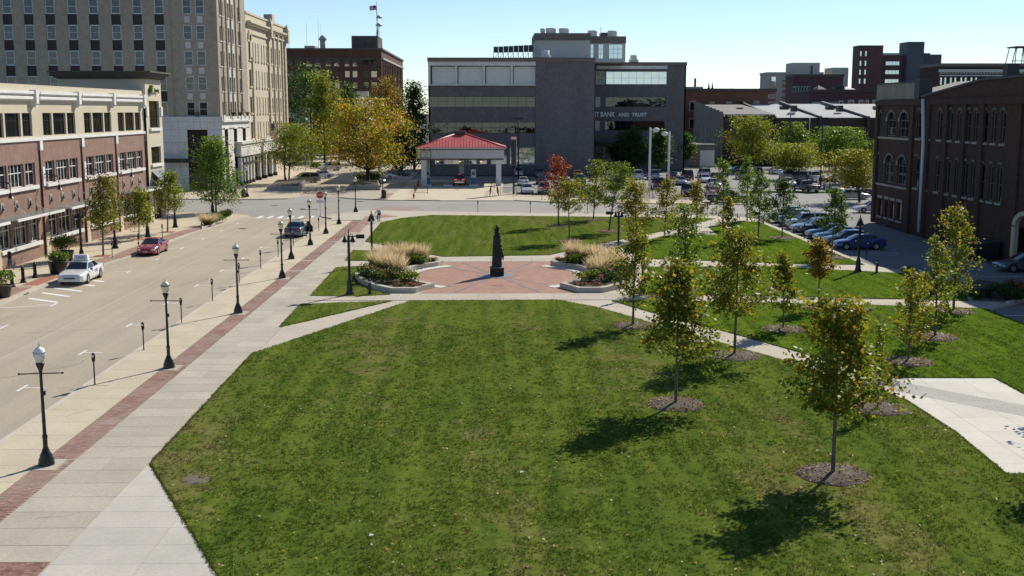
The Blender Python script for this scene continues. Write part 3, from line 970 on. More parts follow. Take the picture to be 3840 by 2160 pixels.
M_brownbrick = brickwork('brown_brick', (0.105, 0.048, 0.036), (0.145, 0.070, 0.052), (0.13, 0.09, 0.075), 0.21, 0.072, 0.85, (0.04, 0.025, 0.02), 0.3)
M_greybrick = brickwork('grey_brick', (0.150, 0.140, 0.142), (0.200, 0.187, 0.188), (0.21, 0.20, 0.20), 0.42, 0.11, 0.85, (0.10, 0.095, 0.097), 0.45)
M_bandbrown = weathered('brown_coping', (0.19, 0.155, 0.142), (0.23, 0.195, 0.18), 0.5, 6, 0.8)
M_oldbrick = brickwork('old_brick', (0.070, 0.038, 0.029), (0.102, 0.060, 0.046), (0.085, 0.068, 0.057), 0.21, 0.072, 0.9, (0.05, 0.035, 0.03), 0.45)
M_oldpaint = weathered('peeling_paint', (0.24, 0.215, 0.19), (0.33, 0.30, 0.265), 0.5, 6, 0.9, 0, 0.1, ((0.20, 0.12, 0.09), 0.6), 0.1, True)
M_stone = weathered('rough_stone', (0.33, 0.305, 0.265), (0.42, 0.39, 0.345), 0.8, 5, 0.9, 0, 0.3)
M_darkstone = weathered('shed_stone', (0.20, 0.185, 0.16), (0.27, 0.25, 0.22), 0.8, 5, 0.9, 0, 0.3)
M_greyroof = weathered('grey_roof', (0.20, 0.195, 0.18), (0.25, 0.245, 0.23), 0.2, 5, 0.9)
M_whiteroof = weathered('white_roof', (0.30, 0.31, 0.32), (0.40, 0.41, 0.42), 0.15, 5, 0.8, 0, 0.03, ((0.5, 0.5, 0.5), 0.3))
M_redroof = weathered('red_metal_roof', (0.54, 0.095, 0.090), (0.62, 0.135, 0.125), 0.4, 5, 0.45, 0.03, 0.03)
M_fascia = weathered('grey_fascia', (0.58, 0.565, 0.54), (0.64, 0.625, 0.60), 0.5, 6, 0.7)
M_purplebrick = brickwork('maroon_brick', (0.115, 0.060, 0.058), (0.150, 0.082, 0.078), (0.14, 0.10, 0.10))
M_farbrick = brickwork('far_red_brick', (0.230, 0.085, 0.052), (0.285, 0.115, 0.075), (0.22, 0.14, 0.11))
M_beige = weathered('beige_concrete', (0.42, 0.395, 0.345), (0.49, 0.46, 0.41), 0.3, 5, 0.85)
M_farblue = weathered('slate_cladding', (0.085, 0.090, 0.110), (0.105, 0.112, 0.135), 0.3, 5, 0.6)
M_canopyglass = glass('canopy_glass', (0.30, 0.36, 0.33), 0.55, 0.15)
M_awning = weathered('slate_awning', (0.10, 0.125, 0.17), (0.14, 0.165, 0.21), 0.6, 8, 0.6)


def bx(axis, plane, n, ua, ub, za, zb, da, db):
    """box limits for a piece on a wall: u along the wall, d outwards"""
    p, q = sorted((plane + n * da, plane + n * db))
    return (p, q, ua, ub, za, zb) if axis == 'X' else (ua, ub, p, q, za, zb)


def pbox(name, parent, m, axis, plane, n, ua, ub, za, zb, da, db):
    return box(name, parent, m, *bx(axis, plane, n, ua, ub, za, zb, da, db))


def wall(parent, m, axis, plane, n, u0, u1, z0, z1, openings, depth=0.3, name='wall', top=None):
    us = sorted(set([u0, u1] + [v for o in openings for v in o[:2]])); us = [u for u in us if u0 <= u <= u1]
    zs = sorted(set([z0, z1] + [v for o in openings for v in o[2:4]])); zs = [z for z in zs if z0 <= z <= z1]
    mb = MB()

    def pt(u, z, d): return (plane + n * d, u, z) if axis == 'X' else (u, plane + n * d, z)

    def quad(a, b_, c, d):
        # make it face outwards or into the opening; winding is irrelevant to cycles, keep consistent
        mb.add([a, b_, c, d], [(0, 1, 2, 3)])
    for ua, ub in zip(us[:-1], us[1:]):
        for za, zb in zip(zs[:-1], zs[1:]):
            um, zm = (ua + ub) / 2, (za + zb) / 2
            if any(o[0] < um < o[1] and o[2] < zm < o[3] for o in openings): continue
            quad(pt(ua, za, 0), pt(ub, za, 0), pt(ub, zb, 0), pt(ua, zb, 0))
    for a, b_, c, d in [o[:4] for o in openings]:
        quad(pt(a, c, 0), pt(a, c, -depth), pt(a, d, -depth), pt(a, d, 0))
        quad(pt(b_, c, 0), pt(b_, c, -depth), pt(b_, d, -depth), pt(b_, d, 0))
        quad(pt(a, d, 0), pt(a, d, -depth), pt(b_, d, -depth), pt(b_, d, 0))
        quad(pt(a, c, 0), pt(a, c, -depth), pt(b_, c, -depth), pt(b_, c, 0))
    return mb.build(name, m, parent)


_fc = {}


def window(parent, axis, plane, n, u0, u1, z0, z1, cols=1, rows=2, fm=None, gm=None, fw=0.07, mw=0.035, recess=0.14, blind=0.0, bm=None, name='window', split=None):
    """frame with muntins; every pane is a piece of its own"""
    w, h = u1 - u0, z1 - z0
    key = (axis, n, round(w, 2), round(h, 2), cols, rows, fw, mw, fm.name, split)
    zsplit = [fw + (h - 2 * fw) * k / rows for k in range(rows + 1)]
    if split: zsplit = [fw, fw + (h - 2 * fw) * split, h - fw]
    usplit = [fw + (w - 2 * fw) * k / cols for k in range(cols + 1)]
    me = _fc.get(key)
    if me is None:
        mb = MB()

        def bar(ua, ub, za, zb, d0=-0.04, d1=0.04):
            mb.box(*bx(axis, 0, n, ua - w / 2, ub - w / 2, za - h / 2, zb - h / 2, d0, d1))
        bar(0, w, 0, fw); bar(0, w, h - fw, h); bar(0, fw, fw, h - fw); bar(w - fw, w, fw, h - fw)
        for u in usplit[1:-1]: bar(u - mw / 2, u + mw / 2, fw, h - fw, -0.03, 0.03)
        for z in zsplit[1:-1]: bar(fw, w - fw, z - mw / 2, z + mw / 2, -0.028, 0.028)
        me = mb.mesh('window', fm); _fc[key] = me
    o = bpy.data.objects.new(name, me)
    link(o, parent)
    d = plane - n * recess
    c = Vector((d, (u0 + u1) / 2, (z0 + z1) / 2)) if axis == 'X' else Vector(((u0 + u1) / 2, d, (z0 + z1) / 2))
    o.location = c - WORG[parent.name]
    WORG[o.name] = c
    for ua, ub in zip(usplit[:-1], usplit[1:]):
        for za, zb in zip(zsplit[:-1], zsplit[1:]):
            pbox('pane', o, gm, axis, d, n, u0 + ua, u0 + ub, z0 + za, z0 + zb, -0.012, -0.004)
    if blind:
        pbox('blind', o, bm or M_blind, axis, d, n, u0 + fw, u1 - fw, z1 - fw - blind * (h - 2 * fw), z1 - fw, -0.09, -0.07)
    return o


def simple_win(parent, axis, plane, n, u0, u1, z0, z1, fm, gm, t=0.1):
    o = pbox('window', parent, fm, axis, plane, n, u0 - t, u1 + t, z0 - t, z1 + t, -0.05, 0.05)
    pbox('pane', o, gm, axis, plane, n, u0, u1, z0, z1, 0.03, 0.065)
    return o


def bar_obj(name, parent, m, path, r, n=6):
    return MB().tube(path, r, n).build(name, m, parent)


brg = random.Random(21)

# ------------------------------------------------------------------ brick and stucco shops (left)
A = thing('retail_building', 'three storey shop building, red brick below cream stucco, at left by the street', 'building', (-48, 105, 0))
AX = -38.1
A0, A1 = 74.0, 131.7
bays = [(76.9, 86.6), (86.6, 96.4), (96.4, 106.2), (106.2, 115.8), (115.8, 125.7)]
groups = []
for a, b_ in bays:
    g0 = a + 1.2; L_ = 7.55
    groups.append([(g0, g0 + 2.0), (g0 + 2.32, g0 + 5.25), (g0 + 5.57, g0 + 7.55)])
W3, W2, W1 = (10.12, 12.0), (6.1, 7.95), (1.45, 3.62)
ops_brick = [(u0, u1, z0, z1) for gr in groups for (u0, u1) in gr for (z0, z1) in (W2, W1)]
ops_cream = [(u0, u1, W3[0], W3[1]) for gr in groups for (u0, u1) in gr]
wall(A, M_redbrick, 'X', AX, 1, A0, 125.7, 0, 9.75, ops_brick, 0.32)
wall(A, M_cream, 'X', AX, 1, A0, 125.7, 9.75, 14.3, ops_cream, 0.32)
tw = [(126.9, 130.7, 10.3, 13.25), (127.0, 130.6, 6.35, 8.2), (127.0, 130.4, 0.1, 3.6)]
wall(A, M_cream, 'X', AX + 0.25, 1, 125.7, A1, 0, 15.6, tw, 0.45)
mb = MB()
mb.box(AX - 0.9, AX - 0.8, A0, A1, 0, 13.9)
mb.build('room', M_dark, A)
mb = MB().box(-62, AX - 0.33, A0, 125.7, 13.3, 13.6)
mb.box(-62, AX - 0.4, A0 - 0.3, A0, 0, 14.2); mb.box(-62, AX - .9, A1 - 0.3, A1, 0, 14.2)
mb.box(AX - 0.36, AX - 0.002, A0, 125.7, 14.0, 14.298)
mb.build('roof', M_browncornice, A)
# tower top with deep brown cornice
mb = MB()
mb.box(-47.0, AX + 0.20, 125.72, 126.0, 13.2, 15.6); mb.box(-47.0, -46.7, 126.0, A1, 13.2, 15.6); mb.box(-46.7, AX - .2, A1 - .3, A1, 8, 15.6)
mb.build('tower_wall', M_cream, A)
mb = MB()
for i, (o_, z0, z1) in enumerate(((0.25, 15.6, 15.75), (0.5, 15.75, 16.0), (0.75, 16.0, 16.25), (0.95, 16.25, 16.42))):
    mb.box(-47.0 - o_, AX + 0.25 + o_, 125.7 - o_, A1 + o_, z0, z1)
mb.build('tower_cornice', M_browncornice, A)
# stucco cornice: two white mouldings broken by dentil blocks
for (z0, z1, d) in ((13.55, 13.78, 0.42), (13.12, 13.36, 0.36)):
    for a, b_ in zip([A0] + [b[1] for b in bays[:-1]], [b[1] for b in bays]):
        pbox('moulding', A, M_whiteframe, 'X', AX, 1, a + 0.12, b_ - 0.12, z0, z1, 0.0, d)
        pbox('moulding', A, M_whiteframe, 'X', AX, 1, a + 0.12, b_ - 0.12, z0 - 0.12, z0 - 0.004, 0.0, d - 0.16)
for a, b_ in bays:
    mb = MB().box(AX, AX + 0.52, b_ - 0.42 - .7, b_ - .7 + 0.10, 12.75, 13.9); mb.box(AX, AX + 0.40, b_ - 0.35 - .7, b_ - .7 + 0.03, 12.45, 12.746)
    mb.build('cornice_bracket', M_whiteframe, A)
pbox('sill_band', A, M_whiteframe, 'X', AX, 1, A0, 125.68, 9.72, 9.98, 0.0, 0.14)
for bi, gr in enumerate(groups):
    a, b_ = bays[bi]
    for wi, (u0, u1) in enumerate(gr):
        c = 4 if wi == 1 else 2
        window(A, 'X', AX, 1, u0, u1, W3[0], W3[1], c, 2, M_darkframe, M_darkglass, 0.05, 0.03, 0.22, name='window', split=0.68)
        window(A, 'X', AX, 1, u0, u1, W2[0], W2[1], c, 2, M_whiteframe, M_glass, 0.06, 0.07, 0.2, split=0.62, blind=brg.choice([0, 0, 0, .25, .4, .7]), bm=M_tanblind)
        window(A, 'X', AX, 1, u0, u1, W1[0], W1[1], 3 if wi == 1 else 2, 2, M_whiteframe, M_glass, 0.07, 0.08, 0.2, split=0.68)
    for (z, dz) in ((W2[0], 0.30), (W1[0], 0.30)):
        pbox('sill', A, M_whiteframe, 'X', AX, 1, gr[0][0] - 0.2, gr[2][1] + 0.2, z - dz, z - 0.01, -0.1, 0.22)
    for k in range(3):       # uplighter niches
        uu = a + 1.9 + k * 2.65
        f_ = pbox('wall_light', A, M_stone, 'X', AX, 1, uu - 0.26, uu + 0.26, 4.4, 5.1, 0.0, 0.06)
        lm = MB().add([(AX + .061, uu - .15, 4.5), (AX + .25, uu - .15, 4.52), (AX + .25, uu + .15, 4.52), (AX + .061, uu + .15, 4.5), (AX + .061, uu, 4.98)], [(0, 1, 2, 3), (0, 1, 4), (1, 2, 4), (2, 3, 4)])
        lm.build('lamp_shade', M_browncornice, f_)
    # pier at the end of the bay: downpipe, white plaques, stone foot, bracket lamp
    bar_obj('downpipe', A, M_redframe, [(AX + 0.08, b_, 0.1), (AX + 0.08, b_, 9.7)], 0.07)
    pbox('plaque', A, M_whiteframe, 'X', AX, 1, b_ - 0.05, b_ + 0.55, 8.9, 9.7, 0.0, 0.16)
    pbox('plaque', A, M_whiteframe, 'X', AX, 1, b_ + 0.3, b_ + 0.75, 5.9, 7.5, 0.0, 0.12)
    pbox('pier_foot', A, M_creamstone, 'X', AX, 1, b_ + 0.15, b_ + 1.05, 0.0, 1.95, 0.0, 0.12)
    if bi < 4:
        lm = MB(); yy = b_ + 0.55
        lm.tube([(AX + .1, yy, 6.9), (AX + 1.3, yy, 6.75)], 0.045, 6); lm.tube([(AX + .1, yy, 6.6), (AX + 1.3, yy, 6.72)], 0.03, 6)
        lm.tube([(AX + 1.3, yy, 6.75), (AX + 1.3, yy, 6.1)], 0.04, 6); lm.lathe([(0.05, 0.45), (0.10, 0.3), (0.16, 0.1), (0.24, 0.0)], 8, (AX + 1.3, yy, 5.6))
        bl_ = lm.build('bracket_lamp', M_black, A)
        MB().lathe([(0.10, 0.0), (0.14, -0.08), (0.05, -0.16)], 8, (AX + 1.3, yy, 5.6)).build('lamp_glass', M_globe, bl_)
# glass canopies
for (a, b_) in ((77.4, 85.6), (87.0, 96.6), (98.2, 108.0), (117.0, 129.6)):
    fr = MB()
    fr.box(AX + 1.72, AX + 1.82, a, b_, 3.78, 3.98); fr.box(AX + .02, AX + 1.72, a, a + .09, 3.86, 3.98); fr.box(AX + .02, AX + 1.72, b_ - .09, b_, 3.86, 3.98)
    k = 5
    for i in range(1, k): fr.box(AX + .02, AX + 1.72, a + (b_ - a) * i / k - .03, a + (b_ - a) * i / k + .03, 3.90, 3.97)
    for i in (1, 3): fr.tube([(AX + 1.6, a + (b_ - a) * (i + .5) / k, 3.96), (AX + .05, a + (b_ - a) * (i + .5) / k, 5.0)], 0.018, 5)
    cn = fr.build('canopy', M_whiteframe, A)
    for i in range(k):
        box('canopy_pane', cn, M_canopyglass, AX + .05, AX + 1.71, a + (b_ - a) * i / k + .05, a + (b_ - a) * (i + 1) / k - .05, 3.985, 3.995)
# tower windows, sills, awning, door
for (u0, u1, z0, z1), (c, rws) in zip(tw, ((4, 3), (4, 2), (3, 2))):
    window(A, 'X', AX + 0.25, 1, u0, u1, z0, z1, c, rws, M_darkframe, M_darkglass, 0.08, 0.04, 0.3)
for z in (10.05, 6.1):
    pbox('sill', A, M_whiteframe, 'X', AX + 0.25, 1, 126.7, 130.9, z - 0.08, z + 0.2, 0.0, 0.22)
for u in (125.9, 131.2):
    pbox('plaque', A, M_whiteframe, 'X', AX + 0.25, 1, u - .2, u + .42, 11.6, 12.6, 0.0, 0.14)
aw = MB().add([(AX + .26, 126.7, 5.6), (AX + .26, 131.0, 5.6), (AX + 1.9, 131.0, 4.0), (AX + 1.9, 126.7, 4.0), (AX + .26, 126.7, 5.5), (AX + .26, 131.0, 5.5), (AX + 1.9, 131.0, 3.8), (AX + 1.9, 126.7, 3.8)],
              [(0, 1, 2, 3), (4, 7, 6, 5), (0, 3, 7, 4), (1, 5, 6, 2), (3, 2, 6, 7)])
for i in range(1, 5):
    y = 126.7 + 4.3 * i / 5
    aw.add([(AX + .28, y, 5.62), (AX + .28, y + .05, 5.62), (AX + 1.92, y + .05, 4.03), (AX + 1.92, y, 4.03)], [(0, 1, 2, 3)])
aw.build('awning', M_awning, A)
# sign on the tower: green and yellow emblem with dark raised lettering
sgn = MB()
sx_ = AX + 0.25
sgn.add([(sx_ + .32, 127.2, 14.15), (sx_ + .32, 128.15, 14.15), (sx_ + .32, 127.95, 14.95), (sx_ + .32, 127.4, 14.95), (sx_ + .02, 127.2, 14.15), (sx_ + .02, 128.15, 14.15), (sx_ + .02, 127.95, 14.95), (sx_ + .02, 127.4, 14.95)],
        [(0, 1, 2, 3), (0, 3, 7, 4), (1, 5, 6, 2), (3, 2, 6, 7), (0, 4, 5, 1)], 0)
sgn.add([(sx_ + .335, 127.55, 14.18), (sx_ + .335, 127.9, 14.18), (sx_ + .335, 127.78, 14.9), (sx_ + .335, 127.66, 14.9)], [(0, 1, 2, 3)], 1)
so = sgn.build('sign_emblem', [flat('emblem_green', (0.10, 0.17, 0.03), 0.5), flat('emblem_yellow', (0.60, 0.72, 0.10), 0.5)], A)
MB().box(sx_ + .005, sx_ + .18, 128.2, 130.1, 14.2, 14.62).build('sign_board', M_whiteframe, A)
lettering('sign_lettering', 'Zevolg', 0.62, M_darkframe, A, (sx_ + .24, 129.25, 14.42), (R(90), 0, R(90)), 0.03, 1.0)
box('sign_backing', A, M_darkframe, sx_, sx_ + .04, 126.7, 127.2, 13.95, 14.5)
# entrance at the near end
pbox('door_frame', A, M_whiteframe, 'X', AX, 1, 84.6, 86.3, 0.02, 2.6, 0.005, 0.1)
pbox('door', A, M_darkglass, 'X', AX, 1, 84.75, 86.15, 0.06, 2.45, 0.1, 0.13)

# ------------------------------------------------------------------ tan office tower
B = thing('office_tower', 'tall tan brick office tower with rows of white framed windows, left', 'building', (-60, 190, 0))
BY, BX_ = 178.6, -42.3
cols = [-74.1, -70.86, -67.59, -64.26, -61.0, -57.64, -54.39, -51.07]
rows = [11.3 + 3.86 * k for k in range(7)]
wh = 2.25
ops = [(x - .72, x + .72, 11.3, 38.5) for x in cols]
prs = [-46.85, -44.9]
ops += [(x - .7, x + .7, z, z + wh) for x in prs for z in rows]
wall(B, M_tanbrick, 'Y', BY, -1, -84, BX_, 11.2, 40, ops, 0.35)
for x in cols:
    for z in rows:
        if z > 31.5: continue
        r_ = brg.random()
        window(B, 'Y', BY, -1, x - .71, x + .71, z, z + wh, 1, 2, M_alu, M_glass, 0.13, 0.06, 0.16, blind=brg.choice([0, 0, 0.25, 0.45, 0.5, 1.0]))
        pbox('spandrel_panel', B, M_spandrel, 'Y', BY, -1, x - .71, x + .71, z + wh, z + 3.86, -0.3, -0.2)
for x in prs:
    for z in rows:
        if z > 31.5: continue
        window(B, 'Y', BY, -1, x - .69, x + .69, z, z + wh, 1, 2, M_alu, M_glass, 0.13, 0.06, 0.16, blind=brg.choice([0.5, 0.9, 0.4, 0.6, 0.95, 0.0]))
        pbox('ornament_panel', B, M_fascia, 'Y', BY, -1, x - .4, x + .4, z + wh + 0.35, z + wh + 1.3, 0.0, 0.06)
box('air_conditioner', B, M_browncornice, -46.1, -45.6, BY - 0.5, BY + 0.1, 11.25, 12.0)
bar_obj('pilaster', B, M_tanbrick, [(-49.3, BY - 0.02, 11.2), (-49.3, BY - 0.02, 40)], 0.12, 4)
# sunny side
scols = [(180.0, 181.0), (182.1, 183.0), (185.5, 186.6), (188.4, 189.5), (192.8, 193.8), (194.5, 195.4)]
ops = []
for i, (a, b_) in enumerate(scols):
    for z in rows: ops.append((a, b_, z, z + wh))
wall(B, M_tanbrick, 'X', BX_, 1, BY, 198.6, 11.2, 40, ops, 0.35)
for i, (a, b_) in enumerate(scols):
    for z in rows:
        if z > 31.5: continue
        window(B, 'X', BX_, 1, a + .01, b_ - .01, z, z + wh, 1, 2, M_alu, M_glass, 0.12, 0.06, 0.18, blind=brg.choice([0, 0.4, 0.5, 0.3]))
        pbox('sill', B, M_whitestone, 'X', BX_, 1, a - .1, b_ + .1, z - .16, z - .01, 0, 0.12)
        if i in (2, 3): pbox('spandrel_panel', B, M_fascia, 'X', BX_, 1, a, b_, z + wh + .05, z + 3.6, 0.0, 0.03)
for u in (181.55, 184.3, 187.5, 190.9, 194.15):
    pbox('pier', B, M_tanbrick, 'X', BX_, 1, u - .17, u + .17, 11.4, 40, 0, 0.2)
mb = MB().box(-84, -43.4, BY + 0.9, 198.2, 0, 39.5); mb.build('room', M_dark, B)
mb = MB().box(-84, BX_ - .4, BY + .4, 198.5, 39.6, 40.2); mb.build('roof', M_browncornice, B)
# stone base, panel by panel
PX = [-84.0 + 1.29 * i for i in range(33)]
PX = [x for x in PX if x < -42.3]
zj = [0.0, 1.75, 3.6, 5.45, 7.3, 9.25, 10.45, 11.2]
mb = MB().box(-84, -47.5, BY - 0.10, BY + .9, 0, 11.15); mb.box(-44.4, BX_ + .1, BY - .10, BY + .9, 0, 11.15); mb.box(-47.5, -44.4, BY - .1, BY + .9, 9.25, 11.15)
mb.box(BX_ - .9, BX_ + .10, BY - .1, 198.6, 9.45, 11.15); 
tallw = [(180.2, 182.5), (186.5, 188.9), (193.0, 195.5)]
edges = [BY + .9] + [v for t in tallw for v in t] + [198.6]
for a, b_ in zip(edges[0::2], edges[1::2]): mb.box(BX_ - .9, BX_ + .10, a, b_, 0, 9.45)
mb.build('stone_backing', M_joint, B)
for xa, xb in [(-84 + 4 * i, -80 + 4 * i) for i in range(7)] + [(-56, -53.9)] + [(-53.9 + 1.28 * i, -52.62 + 1.28 * i) for i in range(5)] + [(-47.5 + 1.03 * i, -46.47 + 1.03 * i) for i in range(3)] + [(-44.4, -43.3), (-43.3, -42.15)]:
    for za, zb in zip(zj[:-1], zj[1:]):
        if -47.6 < xa < -44.5 and zb < 9.5: continue
        pbox('stone_panel', B, M_whitestone, 'Y', BY - .1, -1, xa + .015, xb - .015, za + .015, zb - .015, 0, 0.06)
for a, b_ in zip(edges[0::2], edges[1::2]):
    a2 = a if a > 180 else BY - .15
    nseg = max(1, round((b_ - a2) / 1.6))
    for i in range(nseg):
        ua, ub = a2 + (b_ - a2) * i / nseg, a2 + (b_ - a2) * (i + 1) / nseg
        for za, zb in zip(zj[:5] + [7.3], zj[1:6]):
            if zb > za: pbox('stone_panel', B, M_whitestone, 'X', BX_ + .1, 1, ua + .012, ub - .012, za + .012, min(zb, 9.4) - .012, 0, 0.06)
for i in range(9):
    ua = BY - .1 + 2.24 * i
    pbox('stone_panel', B, M_whitestone, 'X', BX_ + .1, 1, ua + .01, min(ua + 2.23, 198.6), 9.45, 10.4, 0, 0.06)
pbox('ledge', B, M_whitestone, 'X', BX_ + .1, 1, BY - .4, 198.8, 10.42, 10.66, 0, 0.45)
pbox('ledge', B, M_whitestone, 'X', BX_ + .1, 1, BY - .2, 198.7, 10.66, 11.3, 0, 0.22)
pbox('ledge', B, M_whitestone, 'Y', BY - .1, -1, -84, BX_ - .1, 11.0, 11.25, 0.062, 0.2)
for i in range(4): pbox('ledge_block', B, M_whitestone, 'X', BX_ + .1, 1, 179.0 + 6.2 * i, 180.0 + 6.2 * i, 10.68, 11.5, 0.222, 0.34)
for a, b_ in tallw:
    window(B, 'X', BX_, 1, a + .02, b_ - .02, 0.4, 9.42, 2, 4, M_darkframe, M_darkglass, 0.12, 0.08, 0.12)
    pbox('lintel', B, M_whitestone, 'X', BX_ + .16, 1, a - .1, b_ + .1, 9.3, 9.55, 0, .12)
pbox('entrance_glass', B, M_darkglass, 'Y', BY, -1, -47.45, -44.45, 0.05, 9.2, -0.3, -0.2)
pbox('entrance_canopy', B, M_black, 'Y', BY - .1, -1, -51.1, -44.2, 4.25, 4.85, 0.07, 1.6)
pbox('wall_lamp', B, M_black, 'Y', BY - .1, -1, -43.2, -42.8, 7.4, 8.2, 0.07, .35)
for u in (184.6, 189.6, 195.0):
    mb = MB().tube([(BX_ + .3, u - 1.6, 12.4), (BX_ + .6, u, 11.75)], 0.05, 5)
    mb.lathe([(0.16, 0.0), (0.2, 0.25), (0.42, 0.55), (0.5, 0.62)], 8, (BX_ + .6, u + .2, 11.3)); mb.build('flood_lamp', M_black, B)

# ------------------------------------------------------------------ cream ornate block behind the tower
C = thing('ornate_office_block', 'cream stone four storey block with ornate cornice and arched corner bay', 'building', (-52, 217, 0))
ccols = [(200.7, 202.3), (204.0, 204.75), (206.2, 206.95), (208.5, 209.25), (211.4, 212.15), (213.7, 214.45), (216.0, 216.75), (220.2, 221.7), (224.2, 225.7), (228.4, 229.9)]
crows = [(7.4, 10.2), (11.8, 14.6), (16.4, 19.2), (21.0, 24.0)]
ops = [(a, b_, z0, z1) for a, b_ in ccols for z0, z1 in crows]
wall(C, M_creamstone, 'X', BX_, 1, 198.75, 236, 0, 28.6, ops, 0.4)
mb = MB().box(-70, BX_ - 1, 199.1, 235.8, 0, 28.0); mb.build('room', M_dark, C)
mb = MB().box(-70, BX_ - .02, 198.72, 199.0, 0, 28.9); mb.box(-70, BX_, 235.7, 236, 0, 28.6); mb.build('side_wall', M_tanbrick, C)
for a, b_ in ccols:
    for z0, z1 in crows:
        window(C, 'X', BX_, 1, a + .01, b_ - .01, z0, z1, 1, 2, M_darkframe, M_glass, 0.06, 0.05, 0.22, blind=brg.choice([0, 0, 0.4]))
        pbox('sill', C, M_creamstone, 'X', BX_, 1, a - .15, b_ + .15, z0 - .3, z0 - .02, 0, 0.2)
for u in (203.2, 218.2, 222.9, 227.1, 231.6, 234.8):
    wd = 0.3 if u not in (218.2, 234.8) else 0.75
    zt = 26.2 if u > 218 else 20.8
    if wd > .5:
        for k in range(38):     # quoin stones
            pbox('quoin', C, M_creamstone, 'X', BX_, 1, u - wd + (.1 if k % 2 else 0), u + wd - (.1 if k % 2 else 0), 3.5 + k * .6, 4.08 + k * .6, 0, 0.32)
    else:
        pbox('pilaster', C, M_creamstone, 'X', BX_, 1, u - wd, u + wd, 4.5, zt, 0, 0.28)
        pbox('capital', C, M_creamstone, 'X', BX_, 1, u - wd - .15, u + wd + .15, zt + .01, zt + .6, 0, 0.4)
for (a, b_, z0, z1, d) in ((199.6, 236.3, 27.1, 27.45, 0.75), (199.6, 236.2, 26.75, 27.09, 0.5), (203.2, 217, 25.3, 25.6, 0.22), (219, 236, 25.9, 26.2, 0.3), (198.7, 236, 28.6, 28.95, 0.15), (199, 236, 4.3, 4.7, .25)):
    pbox('cornice', C, M_creamstone, 'X', BX_, 1, a, b_, z0, z1, -0.02, d)
for u in (203.0, 218.2, 235.4):
    mb = MB().box(BX_, BX_ + .9, u - .8, u + .8, 25.6, 28.0); mb.add([(BX_, u - .9, 28), (BX_ + .95, u - .9, 28), (BX_ + .95, u + .9, 28), (BX_, u + .9, 28), (BX_ + .5, u, 29.4)], [(0, 1, 4), (1, 2, 4), (2, 3, 4), (3, 0, 4)])
    if u > 204: mb.build('cartouche', M_creamstone, C)
# arch over the corner bay
mb = MB()
pts_o = [(BX_ + .25, 201.5 + 1.35 * math.cos(a), 24.3 + 1.7 * math.sin(a)) for a in np.linspace(0, math.pi, 11)]
pts_i = [(BX_ + .25, 201.5 + .85 * math.cos(a), 24.1 + 1.2 * math.sin(a)) for a in np.linspace(0, math.pi, 11)]
for i in range(10): mb.add([pts_o[i], pts_o[i + 1], pts_i[i + 1], pts_i[i]], [(0, 1, 2, 3)]); mb.add([pts_o[i], pts_o[i + 1], (BX_, pts_o[i + 1][1], pts_o[i + 1][2]), (BX_, pts_o[i][1], pts_o[i][2])], [(0, 1, 2, 3)])
mb.build('arch', M_creamstone, C)
box('roof_block', C, M_creamstone, BX_ - 2.2, BX_ - .6, 226, 228.5, 28.6, 30.6)
mb = MB().box(-70, BX_ - .4, 199, 235.7, 28.0, 28.4); mb.build('roof', M_browncornice, C)

# white shop front standing before it
S = thing('shop_front', 'low white shop front with deep plain fascia below the cream block', 'building', (-43, 204, 0))
SX = -41.3
box('fascia', S, M_whitestone, SX - 1.0, SX, 187.7, 219, 4.75, 6.75)
box('fascia_cap', S, M_whitestone, SX - 1.0, SX + .25, 187.4, 219.2, 6.75, 7.15)
box('fascia_trim', S, M_fascia, SX, SX + .06, 188.2, 218.6, 6.25, 6.4)
box('soffit', S, M_darkframe, SX - 1.0, SX + .02, 187.7, 219, 4.6, 4.75)
for u in (188.3, 190.6, 193.0, 195.4, 197.9, 203.4, 208.6, 214.0, 218.3):
    box('column', S, M_whitestone, SX - .7, SX - .1, u - .32, u + .32, 0.6, 4.6)
    box('column_base', S, M_darkframe, SX - .75, SX - .05, u - .36, u + .36, 0.0, 0.6)
for a, b_ in zip((188.7, 191.0, 193.4, 195.8, 198.3, 203.8, 209.0, 214.4), (190.2, 192.6, 195.0, 197.5, 203.0, 208.2, 213.6, 217.9)):
    o = box('shop_window', S, M_darkframe, SX - .95, SX - .8, a, b_, 0.0, 4.6)
    box('pane', o, M_darkglass, SX - .82, SX - .76, a + .1, b_ - .1, 0.5, 3.2); box('pane', o, M_darkglass, SX - .82, SX - .76, a + .1, b_ - .1, 3.4, 4.5)
box('sign_band', S, M_darkframe, SX - .1, SX + .12, 189.0, 200.5, 3.45, 3.75)
box('sign_mark', S, M_signwhite, SX + .12, SX + .13, 199.8, 200.1, 3.5, 3.7)
mb = MB().box(-44.4, SX - .95, 198.8, 219, 0.0, 7.0); mb.build('room', M_dark, S)

